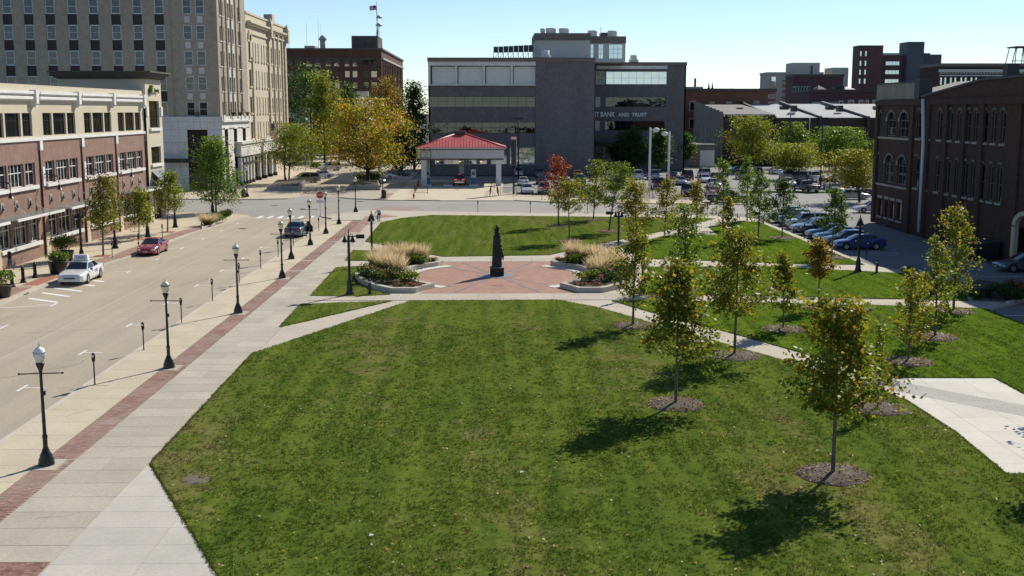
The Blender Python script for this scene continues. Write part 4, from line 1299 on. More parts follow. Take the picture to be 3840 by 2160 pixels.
# ------------------------------------------------------------------ brown brick block beyond the trees
D = thing('brown_office_block', 'wide dark brown brick office block with flat roof behind the street trees', 'building', (-45.79, 350, 0))
dz, dxa, dxb = 29.19, -62.80, -31.93
mb = MB().box(dxa, dxb, 330, 407, 0, dz); mb.build('wall', M_brownbrick, D)
mb = MB().box(dxa, dxb + .4, 329.6, 407, dz, dz + .5); mb.build('coping', M_browncornice, D)
pbox('string_course', D, M_browncornice, 'Y', 330, -1, dxa, dxb, 26.52, 26.97, 0, .3)
for (xa, xb) in ((706, 720), (733, 747), (754, 767), (780, 794), (802, 815.5), (829, 842), (849.5, 862), (876, 887), (895, 906), (921, 933), (940.5, 954.5)):
    for (ya, yb_) in ((154, 169), (181, 196), (208, 223), (235, 250)):
        f0 = 330 / 2859.4
        xa_, xb_ = (xa - 1243) * f0, (xb - 1243) * f0
        simple_win(D, 'Y', 330, -1, xa_, xb_, 12.2 + (278 - yb_) * f0 * .99, 12.2 + (278 - ya) * f0 * .99, M_darkframe, M_blueglass if brg.random() < .8 else M_darkglass, 0.12)
for i in range(12):     # sunlit flank: piers and windows
    u = 333 + 6.1 * i
    pbox('pier', D, M_brownbrick, 'X', dxb, 1, u - .6, u + .6, 0, dz - 3.2, 0, .4)
    for z0 in (dz - 7.6, dz - 11.4, dz - 15.2, dz - 19): simple_win(D, 'X', dxb, 1, u + 1.2, u + 4.6, z0, z0 + 2.4, M_darkframe, M_darkglass, .15)
pbox('cornice', D, M_beige, 'X', dxb, 1, 331, 406, dz - 2.6, dz - 2.1, 0, .5)
# roof things
box('stair_house', D, M_browncornice, -40.84, -33.32, 334, 348, dz + .3, dz + 4.2)
box('plant_room', D, M_beige, -56.17, -53.09, 345, 352, dz, dz + 2.0)
box('plant_room', D, M_browncornice, -60.32, -56.41, 345, 350, dz, dz + .9)
mb = MB().tube([(-49.98, 340, dz), (-49.98, 340, dz + 4)], .8, 8); mb.lathe([(0.8, 3.2), (1.3, 3.4), (0.7, 4.4), (0.1, 4.8)], 8, (-49.98, 340, dz)); mb.build('chimney', M_beige, D)
for xx, hh in ((740, 9), (784, 11), (812.5, 12), (818.5, 9), (737, 5)):
    q = (xx - 1243) * 346 / 2859.4
    MB().tube([(q, 346, dz), (q, 346, dz + hh)], [.06, .03], 5).build('mast', M_steel, D)
MB().tube([(-33.55, 336, dz + 3), (-33.67, 336, dz + 14.5)], [.2, .1], 6).build('flagpole', M_steel, D)
mb = MB()
for k in range(5): mb.tube([(-33.79 + .6 * math.cos(k * 1.256), 336 + .6 * math.sin(k * 1.256), dz + 2), (-33.21 + .3 * math.cos(k * 1.256), 336, dz + 8)], .06, 4)
mb.lathe([(0.9, 0), (1.0, .4), (.2, .9)], 8, (-33.03, 335.6, dz + 7.0)); mb.lathe([(0.8, 0), (.9, .4), (.2, .9)], 8, (-32.92, 335.6, dz + 9.2))
mb.build('dish_mast', M_steel, D)


M_flagred = flat('flag_red', (0.42, 0.03, 0.04), 0.8)
M_flagblue = flat('flag_blue', (0.03, 0.05, 0.17), 0.8)
M_flagwhite = flat('flag_white', (0.72, 0.72, 0.72), 0.8)


def flag(name, label, org, du, dv, w, h, wave):
    """stars and stripes cloth as real stripes; du fly direction, dv hoist direction"""
    o = thing(name, label, 'flag', org)
    du, dv = Vector(du), Vector(dv)
    nrm = du.cross(dv).normalized()

    def pt(u, v): return Vector(org) + du * (u * w) + dv * (v * h) + nrm * (wave * math.sin(u * 7.0 + v * 2) * u)
    nu = 10
    for part, vr, ur, m in [('stripe', (k / 13, (k + 1) / 13), ((0.4 if k >= 6 else 0.0), 1.0), M_flagred if k % 2 == 0 else M_flagwhite) for k in range(13)] + [('canton', (6 / 13, 1.0), (0, 0.4), M_flagblue)]:
        mb = MB()
        for i in range(nu):
            a, b_ = ur[0] + (ur[1] - ur[0]) * i / nu, ur[0] + (ur[1] - ur[0]) * (i + 1) / nu
            mb.add([pt(a, vr[0]), pt(b_, vr[0]), pt(b_, vr[1]), pt(a, vr[1])], [(0, 1, 2, 3)], 0, True)
        mb.build(part, m, o)
    return o


flag('flag', 'small stars and stripes flag flying from the mast on the brown roof', (-33.73, 336, dz + 11.6), (-1, 0, -0.1), (-0.08, 0, 1), 1.95, 1.3, 0.2)
fp = thing('wall_flag', 'stars and stripes flag on a slanted pole above the white shop front', 'flag', (-41, 209, 7))
MB().tube([(-42.2, 211.0, 6.9), (-38.8, 207.0, 10.2)], .06, 6).build('pole', M_steel, fp)
fl_ = flag('tmp', 'x', (-38.9, 207.1, 10.1), (0.05, -0.25, -1), (-.72, .62, -.1), 3.4, 1.9, .35)
for ch in kids(fl_): ch.parent = fp; ch.location = Vector((-38.9, 207.1, 10.1)) - Vector((-41, 209, 7))
bpy.data.objects.remove(fl_)

Wb = thing('pale_stone_house', 'small pale stone building glimpsed between the street trees', 'building', (-50.21, 292, 0))
MB().box(-53.26, -46.60, 285, 300, 0, 12.49).build('wall', M_whitestone, Wb)
MB().box(-53.45, -46.40, 284.5, 300, 12.49, 12.78).build('cornice', M_whitestone, Wb)
simple_win(Wb, 'Y', 285, -1, -50.81, -49.64, 4.97, 6.34, M_whiteframe, M_darkglass)
simple_win(Wb, 'Y', 285, -1, -50.81, -49.64, 9.08, 10.45, M_whiteframe, M_darkglass)
Wc = thing('balustraded_building', 'pale building with white balustrade showing between orange and dark trees', 'building', (-34.40, 302, 0))
MB().box(-35.85, -32.54, 300, 315, 0, 14.86).build('wall', M_whitestone, Wc)
for k in range(6): box('baluster', Wc, M_whitestone, -35.54 + k * .52, -35.54 + k * .52 + .36, 299.6, 300.4, 15.06, 16.90)
box('rail', Wc, M_whitestone, -35.74, -32.65, 299.3, 300.5, 16.90, 17.10)

# ------------------------------------------------------------------ bank
K_ = thing('bank_building', 'four storey grey brick bank with white upper windows and bank lettering', 'building', (12, 230, 0))
f0 = 218 / 2859.4
zB = lambda yy: 12.2 + (278 - yy) * f0 * 0.985
x0, x1, x2 = -12.38, 7.87, 18.96
ops = [(x0 + .05, x1, zB(270), zB(243)), (x0 + .05, x1, zB(335), zB(307)), (2.97, x1 - .1, zB(413), zB(371)), (-11.33, -1.32, zB(413), zB(389)), (-0.64, 2.45, zB(413), zB(389))]
wall(K_, M_greybrick, 'Y', 218, -1, x0, x1, 0, zB(216), ops, 0.3)
MB().box(x0 + .1, x1, 219, 239.8, 0, zB(158)).build('room', M_dark, K_)
MB().box(x0, x0 + .3, 218, 245, 0, zB(150)).build('side_wall', M_greybrick, K_)
MB().box(x0 - .1, x2 + .1, 217.4, 246, zB(157), zB(149)).build('parapet', M_bandbrown, K_)
MB().box(x0 - .15, x2 + .15, 217.3, 246, zB(149), zB(147.3)).build('coping', M_browncornice, K_)
box('fascia', K_, M_whiteframe, x0, x1, 217.6, 218.4, zB(167), zB(157.1))
box('sill_band', K_, M_whiteframe, x0, x1, 217.4, 218.3, zB(216), zB(213))
# recessed top floor: columns and big panes
for xv in (1081, 1147.5, 1216, 1284.5):
    q = (xv - 1243) * f0
    box('column', K_, M_whiteframe, q, q + .42, 217.7, 218.2, zB(213), zB(167))
for xa, xb in ((1088, 1147.5), (1153.5, 1216), (1222, 1284.5), (1290.5, 1347)):
    a, b_ = (xa - 1243) * f0, (xb - 1243) * f0
    window(K_, 'Y', 218.9, -1, a + .1, b_ - .02, zB(212), zB(168.5), 3, 2, M_alu, M_shadeglass, 0.08, 0.05, 0.0, split=.42)
    for k in range(3):
        if False: box('blind', K_, M_blind, a + .25 + k * (b_ - a - .3) / 3, a + .15 + (k + 1) * (b_ - a - .3) / 3, 218.85, 218.87, zB(brg.choice([190, 206, 211])), zB(169.5))
MB().box(x0, x1, 218.0, 218.9, zB(214), zB(212.4)).build('ledge', M_whiteframe, K_)
for ya, yb_ in ((243, 270), (307, 335)):
    window(K_, 'Y', 218, -1, x0 + .06, x1 - .01, zB(yb_), zB(ya), 12, 2, M_darkframe, M_bronzeglass, 0.08, 0.06, 0.06)
window(K_, 'Y', 218, -1, 2.97, x1 - .1, zB(413), zB(371), 4, 2, M_whiteframe, M_blueglass, 0.1, 0.08, 0.1)
window(K_, 'Y', 218, -1, -11.33, -1.32, zB(413), zB(389), 6, 1, M_whiteframe, M_blueglass, 0.1, 0.08, 0.1)
window(K_, 'Y', 218, -1, -0.64, 2.45, zB(413), zB(389), 2, 1, M_whiteframe, M_blueglass, 0.1, 0.08, 0.1)
MB().box(x1, x2, 217.6, 245, 0, zB(157)).build('tower_wall', M_greybrick, K_)
# right wing, set back
f1 = 236 / 2859.4
zR = lambda yy: 12.2 + (278 - yy) * f1 * 0.985
X_ = lambda xv: (xv - 1243) * f1
r0, r1 = x2 - .5, X_(1720)
wins = [(X_(1521), X_(1672), zR(213), zR(181)), (X_(1496), X_(1519), zR(213), zR(181)), (X_(1520), X_(1671), zR(269), zR(244)), (X_(1496), X_(1507), zR(269), zR(244)), (X_(1519), X_(1669), zR(328), zR(304)), (X_(1496), X_(1507), zR(328), zR(304)), (X_(1497), X_(1560), zR(405), zR(368))]
wall(K_, M_greybrick, 'Y', 236, -1, r0, r1, 0, zR(166), wins, .3)
MB().box(r0 + .1, r1 - .2, 237, 262, 0, zR(166)).build('room', M_dark, K_)
MB().box(r1 - .3, r1, 236, 262, 0, zR(160)).build('side_wall', M_greybrick, K_)
MB().box(r0, r1 + .1, 235.7, 262, zR(165.8), zR(159.5)).build('parapet', M_bandbrown, K_)
MB().box(r0, r1 + .15, 235.6, 262, zR(159.5), zR(158)).build('coping', M_browncornice, K_)
box('fascia', K_, M_whiteframe, X_(1496), X_(1672), 235.5, 236, zR(175), zR(167))
window(K_, 'Y', 236, -1, *wins[0], 8, 2, M_alu, M_blueglass, .08, .06, .08)
window(K_, 'Y', 236, -1, *wins[1], 2, 2, M_whiteframe, M_darkglass, .1, .08, .08)
window(K_, 'Y', 236, -1, *wins[2], 8, 2, M_darkframe, M_bronzeglass, .08, .05, .06)
window(K_, 'Y', 236, -1, *wins[3], 2, 2, M_whiteframe, M_darkglass, .1, .08, .08)
window(K_, 'Y', 236, -1, *wins[4], 8, 2, M_darkframe, M_bronzeglass, .08, .05, .06)
window(K_, 'Y', 236, -1, *wins[5], 2, 2, M_whiteframe, M_darkglass, .1, .08, .08)
window(K_, 'Y', 236, -1, *wins[6], 4, 2, M_darkframe, M_darkglass, .08, .05, .06)
box('entrance_canopy', K_, M_browncornice, X_(1496), X_(1580), 233.5, 236, zR(358), zR(354))
M_letter = flat('pale_lettering', (0.80, 0.82, 0.84), 0.5)
for s_, a_, b2, sz_, yy_ in (('IT', 1493.5, 1504.5, 1.36, 288.2), ('BANK', 1507.5, 1543.7, 1.36, 288.2), ('AND', 1552, 1580, 1.02, 288.9), ('TRUST', 1586, 1623.5, 1.02, 288.9)):
    lettering('lettering', s_, sz_, M_letter, K_, (X_((a_ + b2) / 2), 235.85, zR(yy_)), (R(90), 0, 0), 0.08, 1.0, 'CENTER', X_(b2) - X_(a_), 0.025)
# penthouse and roof plant
f2 = 228 / 2859.4
zP = lambda yy: 12.2 + (278 - yy) * f2 * .985
XP = lambda xv: (xv - 1243) * f2
MB().box(XP(1345), XP(1481), 228, 244, zB(152), zP(104)).build('penthouse_wall', M_fascia, K_)
MB().box(XP(1343), XP(1481), 227.6, 244, zP(104), zP(87)).build('penthouse_band', M_bandbrown, K_)
MB().box(XP(1480), XP(1571), 230, 246, zB(152), zP(110)).build('penthouse_wall', M_fascia, K_)
MB().box(XP(1480.5), XP(1572), 229.7, 246, zP(110), zP(93)).build('penthouse_band', M_bandbrown, K_)
for xa, xb, c in ((1483, 1492, 1), (1503, 1516, 2), (1529, 1564, 3)):
    window(K_, 'Y', 230, -1, XP(xa), XP(xb), zP(149), zP(112), c, 3, M_whiteframe, M_blueglass, .1, .08, -.06)
box('door', K_, M_steel, XP(1356), XP(1364), 227.9, 228.05, zP(143), zP(128))
for xv, yv, rr in ((1388, 86.5, 1.2), (1421, 87, 1.2), (1367, 87.5, .55), (1493.5, 92.5, 1.1), (1544, 93, 1.1)):
    z_ = zP(yv) - .1
    mb = MB().lathe([(rr * .8, 0), (rr * 1.05, .25), (rr * .8, .7), (rr * .85, .75), (rr * .9, 1.35), (rr * .85, 1.5), (.1, 1.52)], 14, (XP(xv), 235, z_)); mb.build('roof_fan', M_whiteframe, K_)
for xv, yv, Yv in ((1370, 148, 222), (1589, 158, 242)):
    f_ = Yv / 2859.4
    mb = MB().lathe([(.9, 0), (1.15, .3), (.75, .7), (.8, 1.4), (.1, 1.5)], 12, ((xv - 1243) * f_, Yv, 12.2 + (278 - yv) * f_ * .985)); mb.build('roof_fan', M_whiteframe, K_)
box('cooling_tower', K_, M_browncornice, XP(1519), XP(1559), 238, 242, zP(92), zP(77))
bar_obj('aerial', K_, M_steel, [(XP(1516), 236, zP(93)), (XP(1516), 236, zP(64))], .06)
# louvred screen on legs
mb = MB(); la = MB()
for k in range(8):
    xa, xb = XP(1242 + 12.3 * k), XP(1242 + 12.3 * (k + 1))
    mb.box(xa + .03, xb - .03, 226 + .3 * (k % 2), 226.6 + .3 * (k % 2), zP(136) + .02 * k, zP(121.5) + .05 * k)
    la.tube([(xa, 226.4, zB(149)), (xa, 226.4, zP(136))], .06, 4); la.tube([(xa, 226.4, zB(149)), (xb, 226.4, zP(136))], .04, 4)
mb.build('louvre_screen', M_darkframe, K_); la.build('screen_legs', M_redframe, K_)

# ------------------------------------------------------------------ drive-through with red hipped roof
T_ = thing('drive_through', 'drive-through bank canopy with red metal hipped roof on white pillars', 'canopy', (-5.5, 191, 0))
cx0, cx1, cy0, cy1 = -12.6, 1.75, 187.2, 199
box('fascia', T_, M_fascia, cx0 + .1, cx1 - .1, cy0, cy0 + .3, 4.45, 5.85)
for a in (cx0 + .1, cx1 - .4): box('fascia', T_, M_fascia, a, a + .3, cy0 + .301, cy1, 4.45, 5.85)
box('fascia', T_, M_fascia, cx0 + .4, cx1 - .4, cy1 - .3, cy1, 4.45, 5.85)
box('soffit', T_, M_browncornice, cx0 + .12, cx1 - .12, cy0 + .02, cy1 - .02, 4.2, 4.449)
box('gutter', T_, M_alu, cx0 - .2, cx1 + .2, cy0 - .35, cy1 + .35, 6.02, 6.2)
box('eave_band', T_, M_browncornice, cx0 - .05, cx1 + .05, cy0 - .15, cy1 + .15, 5.852, 6.018)
ex0, ex1, ey0, ey1, ez = cx0 - .25, cx1 + .25, cy0 - .4, cy1 + .4, 6.2
rx0, rx1, ry, rz_ = -6.2, -4.9, (cy0 + cy1) / 2, 8.35
# roof: standing seam panels, each a piece
roof_o = MB().add([(ex0, ey0, ez - .02), (ex1, ey0, ez - .02), (ex1, ey1, ez - .02), (ex0, ey1, ez - .02), (rx0, ry, rz_ - .03), (rx1, ry, rz_ - .03)], [(0, 1, 5, 4), (1, 2, 5), (2, 3, 4, 5), (3, 0, 4)]).build('roof', M_redroof, T_)
nsm = 30
for k in range(nsm):
    ua, ub = ex0 + (ex1 - ex0) * k / nsm, ex0 + (ex1 - ex0) * (k + 1) / nsm

    def lim(u): return min(1.0, (u - ex0) / (rx0 - ex0) if u < rx0 else ((ex1 - u) / (ex1 - rx1) if u > rx1 else 1.0))
    ta, tb = max(lim(ua), .001), max(lim(ub), .001)
    P3 = lambda u, t, dz_: (u, ey0 + (ry - ey0) * t, ez + (rz_ - ez) * t + dz_)
    mb = MB().add([P3(ua + .02, 0, .02), P3(ub - .02, 0, .02), P3(ub - .02, tb, .02), P3(ua + .02, ta, .02)], [(0, 1, 2, 3)])
    mb.add([P3(ua - .02, 0, .09), P3(ua + .02, 0, .09), P3(ua + .02, ta, .09), P3(ua - .02, ta, .09), P3(ua - .02, 0, 0), P3(ua + .02, 0, 0), P3(ua + .02, ta, 0), P3(ua - .02, ta, 0)], [(0, 1, 2, 3), (0, 3, 7, 4), (1, 5, 6, 2)])
    mb.build('roof_panel', M_redroof, roof_o)
for a in ((ex0, ey0), (ex1, ey0)):
    bar_obj('hip_cap', roof_o, M_redroof, [(a[0], a[1], ez + .05), (rx0 if a[0] < 0 else rx1, ry, rz_ + .05)], .12, 5)
box('roof_vent', roof_o, M_browncornice, rx0 - .1, rx1 + .1, ry - .7, ry + .7, rz_ - .1, rz_ + .45)
for xa, ya in ((-11.5, 187.7), (-11.5, 197.5), (.75, 187.7), (.75, 197.5), (-5.6, 197.6)):
    box('pillar', T_, M_whiteframe, xa - .42, xa + .42, ya - .42, ya + .42, .9, 4.2); box('pillar_base', T_, M_fascia, xa - .44, xa + .44, ya - .44, ya + .44, -.03, .9)
sb = box('sign', T_, M_black, -12.0, -10.3, cy0 - .12, cy0 - .02, 4.55, 5.75)
box('sign_face', sb, flat('cream_sign', (0.62, 0.62, 0.50), .6), -11.9, -10.4, cy0 - .15, cy0 - .12, 4.65, 5.65)
for s_, zz in (('24 Hour', 5.42), ('Drive-Up', 5.13), ('ATM', 4.84)):
    lettering('lettering', s_, .32, M_darkframe, sb, (-11.15, cy0 - .155, zz), (R(90), 0, 0), .004)
for xc in (-9.0, -5.4, -1.9):
    o = box('lane_sign', T_, M_whiteframe, xc - .5, xc + .5, cy0 + .35, cy0 + .45, 4.0, 4.2)
    lettering('lettering', 'TELLER', .2, M_darkframe, o, (xc, cy0 + .345, 4.1), (R(90), 0, 0), .003)
    box('lane_lamp', T_, flat('lamp_amber%d' % int(xc), (0.8, 0.6, 0.2), .5, emit=((1, .75, .3), .7)), xc - .4, xc - .05, cy0 + .5, cy0 + .7, 3.82, 3.99)
for xc, bl in ((-11.0, True), (-3.4, True), (-7.6, False)):
    k_ = thing('teller_kiosk', {-11.0: 'blue based teller kiosk beside the left canopy pillar', -3.4: 'grey and blue teller kiosk right of the pickup', -7.6: 'low concrete teller island left of the pickup'}[xc], 'kiosk', (xc, 189, 0))
    box('island', k_, M_whiteframe, xc - .7, xc + .7, 186.5, 191.5, -.03, .16)
    if bl:
        box('cabinet', k_, M_fascia, xc - .4, xc + .4, 188.5, 189.3, 1.2, 2.6); box('cabinet_base', k_, flat('kiosk_blue%d' % int(xc), (.05, .16, .30), .5), xc - .38, xc + .38, 188.52, 189.28, .16, 1.2)
        box('screen', k_, M_darkglass, xc - .25, xc + .25, 188.46, 188.5, 1.7, 2.2)
    else: MB().lathe([(.08, 0), (.08, 1.0)], 8, (xc, 188.8, .16)).build('bollard', M_steel, k_)
sgnpole = thing('advert_pole', 'dark tall narrow sign cabinet on a post right of the canopy', 'sign', (2.95, 168.6, 0))
box('cabinet', sgnpole, M_darkframe, 2.55, 3.25, 168.3, 168.9, 4.1, 8.0); bar_obj('post', sgnpole, M_black, [(2.9, 168.6, -.03), (2.9, 168.6, 4.1)], .16)
box('cabinet_edge', sgnpole, M_whiteframe, 3.25, 3.32, 168.35, 168.85, 4.1, 8.0); box('cap', sgnpole, flat('pinkcap', (.7, .45, .45), .5), 2.5, 3.3, 168.25, 168.95, 8.0, 8.35)

# ------------------------------------------------------------------ right-hand background blocks
def flatblock(name, label, Y, depth, xl, xr, ytop, m, ybase=None, cop=None):
    f_ = Y / 2859.4
    X0, X1 = (xl - 1243) * f_, (xr - 1243) * f_
    zt = 12.2 + (278 - ytop) * f_ * .985
    o = thing(name, label, 'building', ((X0 + X1) / 2, Y + depth / 2, 0))
    MB().box(X0, X1, Y, Y + depth, 0, zt).build('wall', m, o)
    if cop: MB().box(X0 - .3, X1 + .3, Y - .35, Y + depth, zt, zt + .8).build('cornice', cop, o)
    return o, f_


def fwins(o, Y, f_, lst, fm, gm, t=.15):
    for xa, xb, ya, yb_ in lst:
        simple_win(o, 'Y', Y, -1, (xa - 1243) * f_, (xb - 1243) * f_, 12.2 + (278 - yb_) * f_ * .985, 12.2 + (278 - ya) * f_ * .985, fm, gm, t)


o, f_ = flatblock('red_brick_hall', 'long red brick building with tall windows right behind the bank', 300, 9, 1715, 1944, 231, M_farbrick, cop=M_browncornice)
fwins(o, 300, f_, [(1732, 1743, 256, 277), (1732, 1743, 300, 322), (1732, 1743, 341, 352), (1782, 1790, 258, 266), (1823, 1834, 258, 266), (1854, 1868, 258, 266), (1892, 1902, 256, 266), (1928, 1940, 240, 246), (1928, 1940, 258, 266)], M_beige, M_darkglass, .25)
for xv in (1786, 1795):
    mb = MB().lathe([(.5, 0), (.55, .8), (.25, 1.2), (.05, 2.6)], 6, ((xv - 1243) * f_, 305, 17.0)); mb.build('finial', M_browncornice, o)
box('roof_plant', o, M_beige, (1720 - 1243) * f_, (1768 - 1243) * f_, 303, 308, 17.2, 18.4); box('chimney', o, M_darkframe, (1748 - 1243) * f_, (1752 - 1243) * f_, 304, 305, 18.0, 20.6)
box('roof_plant', o, M_fascia, (1800 - 1243) * f_, (1854 - 1243) * f_, 306, 310, 17.2, 18.0)

o, f_ = flatblock('parking_garage', 'pale beige garage block with open decks and lift towers, far right', 420, 12, 1923, 2060, 188, M_beige, cop=M_beige)
fwins(o, 420, f_, [(1960, 1983, 202, 207), (1960, 1983, 212, 220), (1960, 1983, 226, 236), (1960, 1983, 242, 252)], M_beige, flat('ochre_deck', (.30, .19, .07), .8), .05)
fwins(o, 420, f_, [(1933, 1943, 194, 206), (1933, 1943, 212, 222)], M_whiteframe, M_blueglass, .1)
f4 = 430 / 2859.4
box('lift_tower', o, M_beige, (1984 - 1243) * f4, (2052 - 1243) * f4, 430, 440, 15, 12.2 + (278 - 159) * f4 * .985)
box('lift_tower', o, M_beige, (2083 - 1243) * f4, (2124 - 1243) * f4, 430, 440, 0, 12.2 + (278 - 171) * f4 * .985)
o, f_ = flatblock('dark_cornice_block', 'dark brown block with heavy cornice and arched windows, before the garage', 370, 9, 1986, 2112, 194, M_purplebrick, cop=M_browncornice)
fwins(o, 370, f_, [(1988 + 7.2 * k, 1992 + 7.2 * k, 219, 235) for k in range(6)] + [(1986 + 9 * k, 1992 + 9 * k, 250, 262) for k in range(5)], M_beige, M_darkglass, .2)
box('chimney', o, M_darkframe, (2035 - 1243) * f_, (2039 - 1243) * f_, 372, 374, 23, 26.5)
o, f_ = flatblock('long_brick_shop_row', 'long dark red brick row with white framed windows above the white roofs', 345, 22, 2029, 2215, 232, M_purplebrick, cop=M_browncornice)
fwins(o, 345, f_, [(2105, 2112, 256, 266), (2128, 2139, 254, 267), (2155, 2167, 254, 268), (2167.5, 2176, 254, 268), (2190, 2203, 254, 268)], M_whiteframe, M_blueglass, .3)
fwins(o, 345, f_, [(2035, 2100, 257, 266)], M_browncornice, M_beige, .3)
mb = MB(); q = lambda xv: (xv - 1243) * f_
mb.add([(q(2062), 350, 17.6), (q(2100), 350, 17.6), (q(2100), 365, 17.6), (q(2062), 365, 17.6), (q(2078), 357, 20)], [(0, 1, 4), (1, 2, 4), (2, 3, 4), (3, 0, 4)]); mb.build('hipped_roof', M_greyroof, o)
mb = MB().box(q(2106), q(2128), 350, 355, 17.6, 19.4); mb.build('roof_plant', M_darkframe, o)
mb = MB().add([(q(2128), 350, 17.6), (q(2184), 350, 17.6), (q(2184), 365, 17.6), (q(2128), 365, 17.6), (q(2150), 357, 19.6)], [(0, 1, 4), (1, 2, 4), (2, 3, 4), (3, 0, 4)]); mb.build('hipped_roof', M_fascia, o)

o, f_ = flatblock('brick_hotel_tower', 'tall dark brick tower block with slate coloured lift shaft, far right skyline', 460, 10, 2170, 2256, 140, M_purplebrick)
q = lambda xv: (xv - 1243) * f_
zz = lambda yv: 12.2 + (278 - yv) * f_ * .985
box('corner_tower', o, M_purplebrick, q(2144), q(2204), 458, 466, 0, zz(118)); box('coping', o, M_browncornice, q(2143), q(2205), 457.6, 466.4, zz(118), zz(116.8))
box('lift_shaft', o, M_farblue, q(2263), q(2304.5), 457.5, 467, 0, zz(108)); box('slate_wing', o, M_farblue, q(2255), q(2264), 461, 470, 0, zz(141)); box('slate_wing', o, M_farblue, q(2304), q(2357), 461, 470, 0, zz(138))
fwins(o, 458, f_, [(x_, x_ + 3.5, y_, y_ + 12) for y_ in (131, 155, 177, 199) for x_ in (2147, 2159.5)], M_alu, M_blueglass, .05)
fwins(o, 460, f_, [(x_, x_ + 9, y_, y_ + 11) for y_ in (154, 176, 197, 218) for x_ in (2176, 2196)], M_browncornice, M_blueglass, .1)
fwins(o, 460, f_, [(x_, x_ + 8, y_, y_ + 9) for y_ in (156, 178, 200) for x_ in (2216, 2224.5, 2233, 2241.5)], M_farblue, M_blueglass, .1)
box('roof_rail', o, M_steel, q(2205), q(2252), 461, 462, zz(140), zz(134.5)); box('roof_plant', o, M_farblue, q(2225), q(2252), 463, 466, zz(140), zz(137)); box('roof_plant', o, M_farblue, q(2305), q(2333), 463, 470, zz(138), zz(134))

o, f_ = flatblock('cornice_warehouse', 'brown brick warehouse with white dentil cornice behind the right building', 300, 14, 2352, 2700, 168, M_oldbrick, cop=M_bandbrown)
q = lambda xv: (xv - 1243) * f_
zz = lambda yv: 12.2 + (278 - yv) * f_ * .985
pbox('cornice', o, M_whitestone, 'Y', 300, -1, q(2349), q(2700), zz(182), zz(175.5), 0, .9); pbox('string_course', o, M_whitestone, 'Y', 300, -1, q(2352), q(2700), zz(192), zz(189), 0, .4)
for k in range(44): pbox('dentil', o, M_whitestone, 'Y', 300, -1, q(2353) + k * .75, q(2353) + k * .75 + .4, zz(186), zz(182.2), 0, .5)
fwins(o, 300, f_, [(x_, x_ + 3.6, 196, 213) for x_ in (2354.5, 2365, 2379, 2390, 2405, 2416, 2430.5, 2442, 2470, 2481, 2495, 2506)], M_beige, M_blueglass, .12)
wt = thing('water_tower_frame', 'rusty steel frame of a rooftop water tank at the right edge', 'water tower', (142.58, 312, 20))
zt = lambda yv: 12.2 + (278 - yv) * 312 / 2859.4 * .985
xt = lambda xv: (xv - 1243) * 312 / 2859.4
mb = MB()
for xa, xb in ((2523, 2531), (2547, 2549), (2571, 2567), (2590, 2582)):
    for yy in (310, 314): mb.tube([(xt(xa), yy, zt(164)), (xt(xb), yy, zt(121))], .13, 5)
mb.tube([(xt(2523), 310, zt(155)), (xt(2590), 310, zt(155))], .1, 4); mb.tube([(xt(2531), 310, zt(122)), (xt(2571), 310, zt(160))], .04, 4); mb.tube([(xt(2567), 310, zt(122)), (xt(2523), 310, zt(160))], .04, 4)
mb.build('legs', M_redframe, wt); box('deck', wt, M_redframe, xt(2528), xt(2600), 309, 315, zt(122), zt(119)); box('tank_foot', wt, M_darkframe, xt(2571), xt(2600), 309.5, 314, zt(162), zt(146))
bar_obj('aerial', wt, M_steel, [(xt(2545), 311, zt(119)), (xt(2545), 311, zt(106))], .03)

# sheds with white roofs behind the parking lot
f_ = 262 / 2859.4
q = lambda xv, Y=262: (xv - 1243) * Y / 2859.4
zz = lambda yv, Y=262: 12.2 + (278 - yv) * Y / 2859.4 * .985
o = thing('stone_sided_shed', 'low shed with stone end wall, stepped parapet and grey roof', 'building', (55, 275, 0))
sx0 = q(1815)
sec = [(sx0, q(1945), M_greyroof), ]
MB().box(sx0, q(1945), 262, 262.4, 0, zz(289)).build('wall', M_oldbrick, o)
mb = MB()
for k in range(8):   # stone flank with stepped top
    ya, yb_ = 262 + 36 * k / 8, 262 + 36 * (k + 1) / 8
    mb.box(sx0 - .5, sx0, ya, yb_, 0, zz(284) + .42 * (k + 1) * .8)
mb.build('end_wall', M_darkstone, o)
for k in range(6):
    ya = 264.5 + k * 5.2
    pbox('window_slit', o, M_darkframe, 'X', sx0 - .5, -1, ya, ya + .9, 4.2, 8.6, -.02, .03)
MB().add([(sx0, 262.2, zz(287)), (q(1945), 262.2, zz(287)), (q(1945), 298, 13.9), (sx0, 298, 13.9)], [(0, 1, 2, 3)]).build('roof', M_greyroof, o)
box('gutter', o, M_fascia, sx0, q(1945), 261.8, 262, zz(290), zz(287.5))
box('skylight', o, M_browncornice, q(1850, 280), q(1862, 280), 279, 282, 12.5, 12.9)
box('garage', o, M_darkstone, q(1752, 250), q(1797, 250), 250, 262, 0, 4.6); box('garage_roof', o, M_greyroof, q(1748, 250), q(1799, 250), 249.5, 262, 4.6, 4.9); box('garage_door', o, M_whiteframe, q(1759, 250), q(1795, 250), 249.85, 249.98, 0, 3.6)
labs = ('shed with bright white sloping roof left of the raised firewall', 'wide white roofed shed with dark roof vents in the middle', 'grey and white roofed shed next to the right brick building')
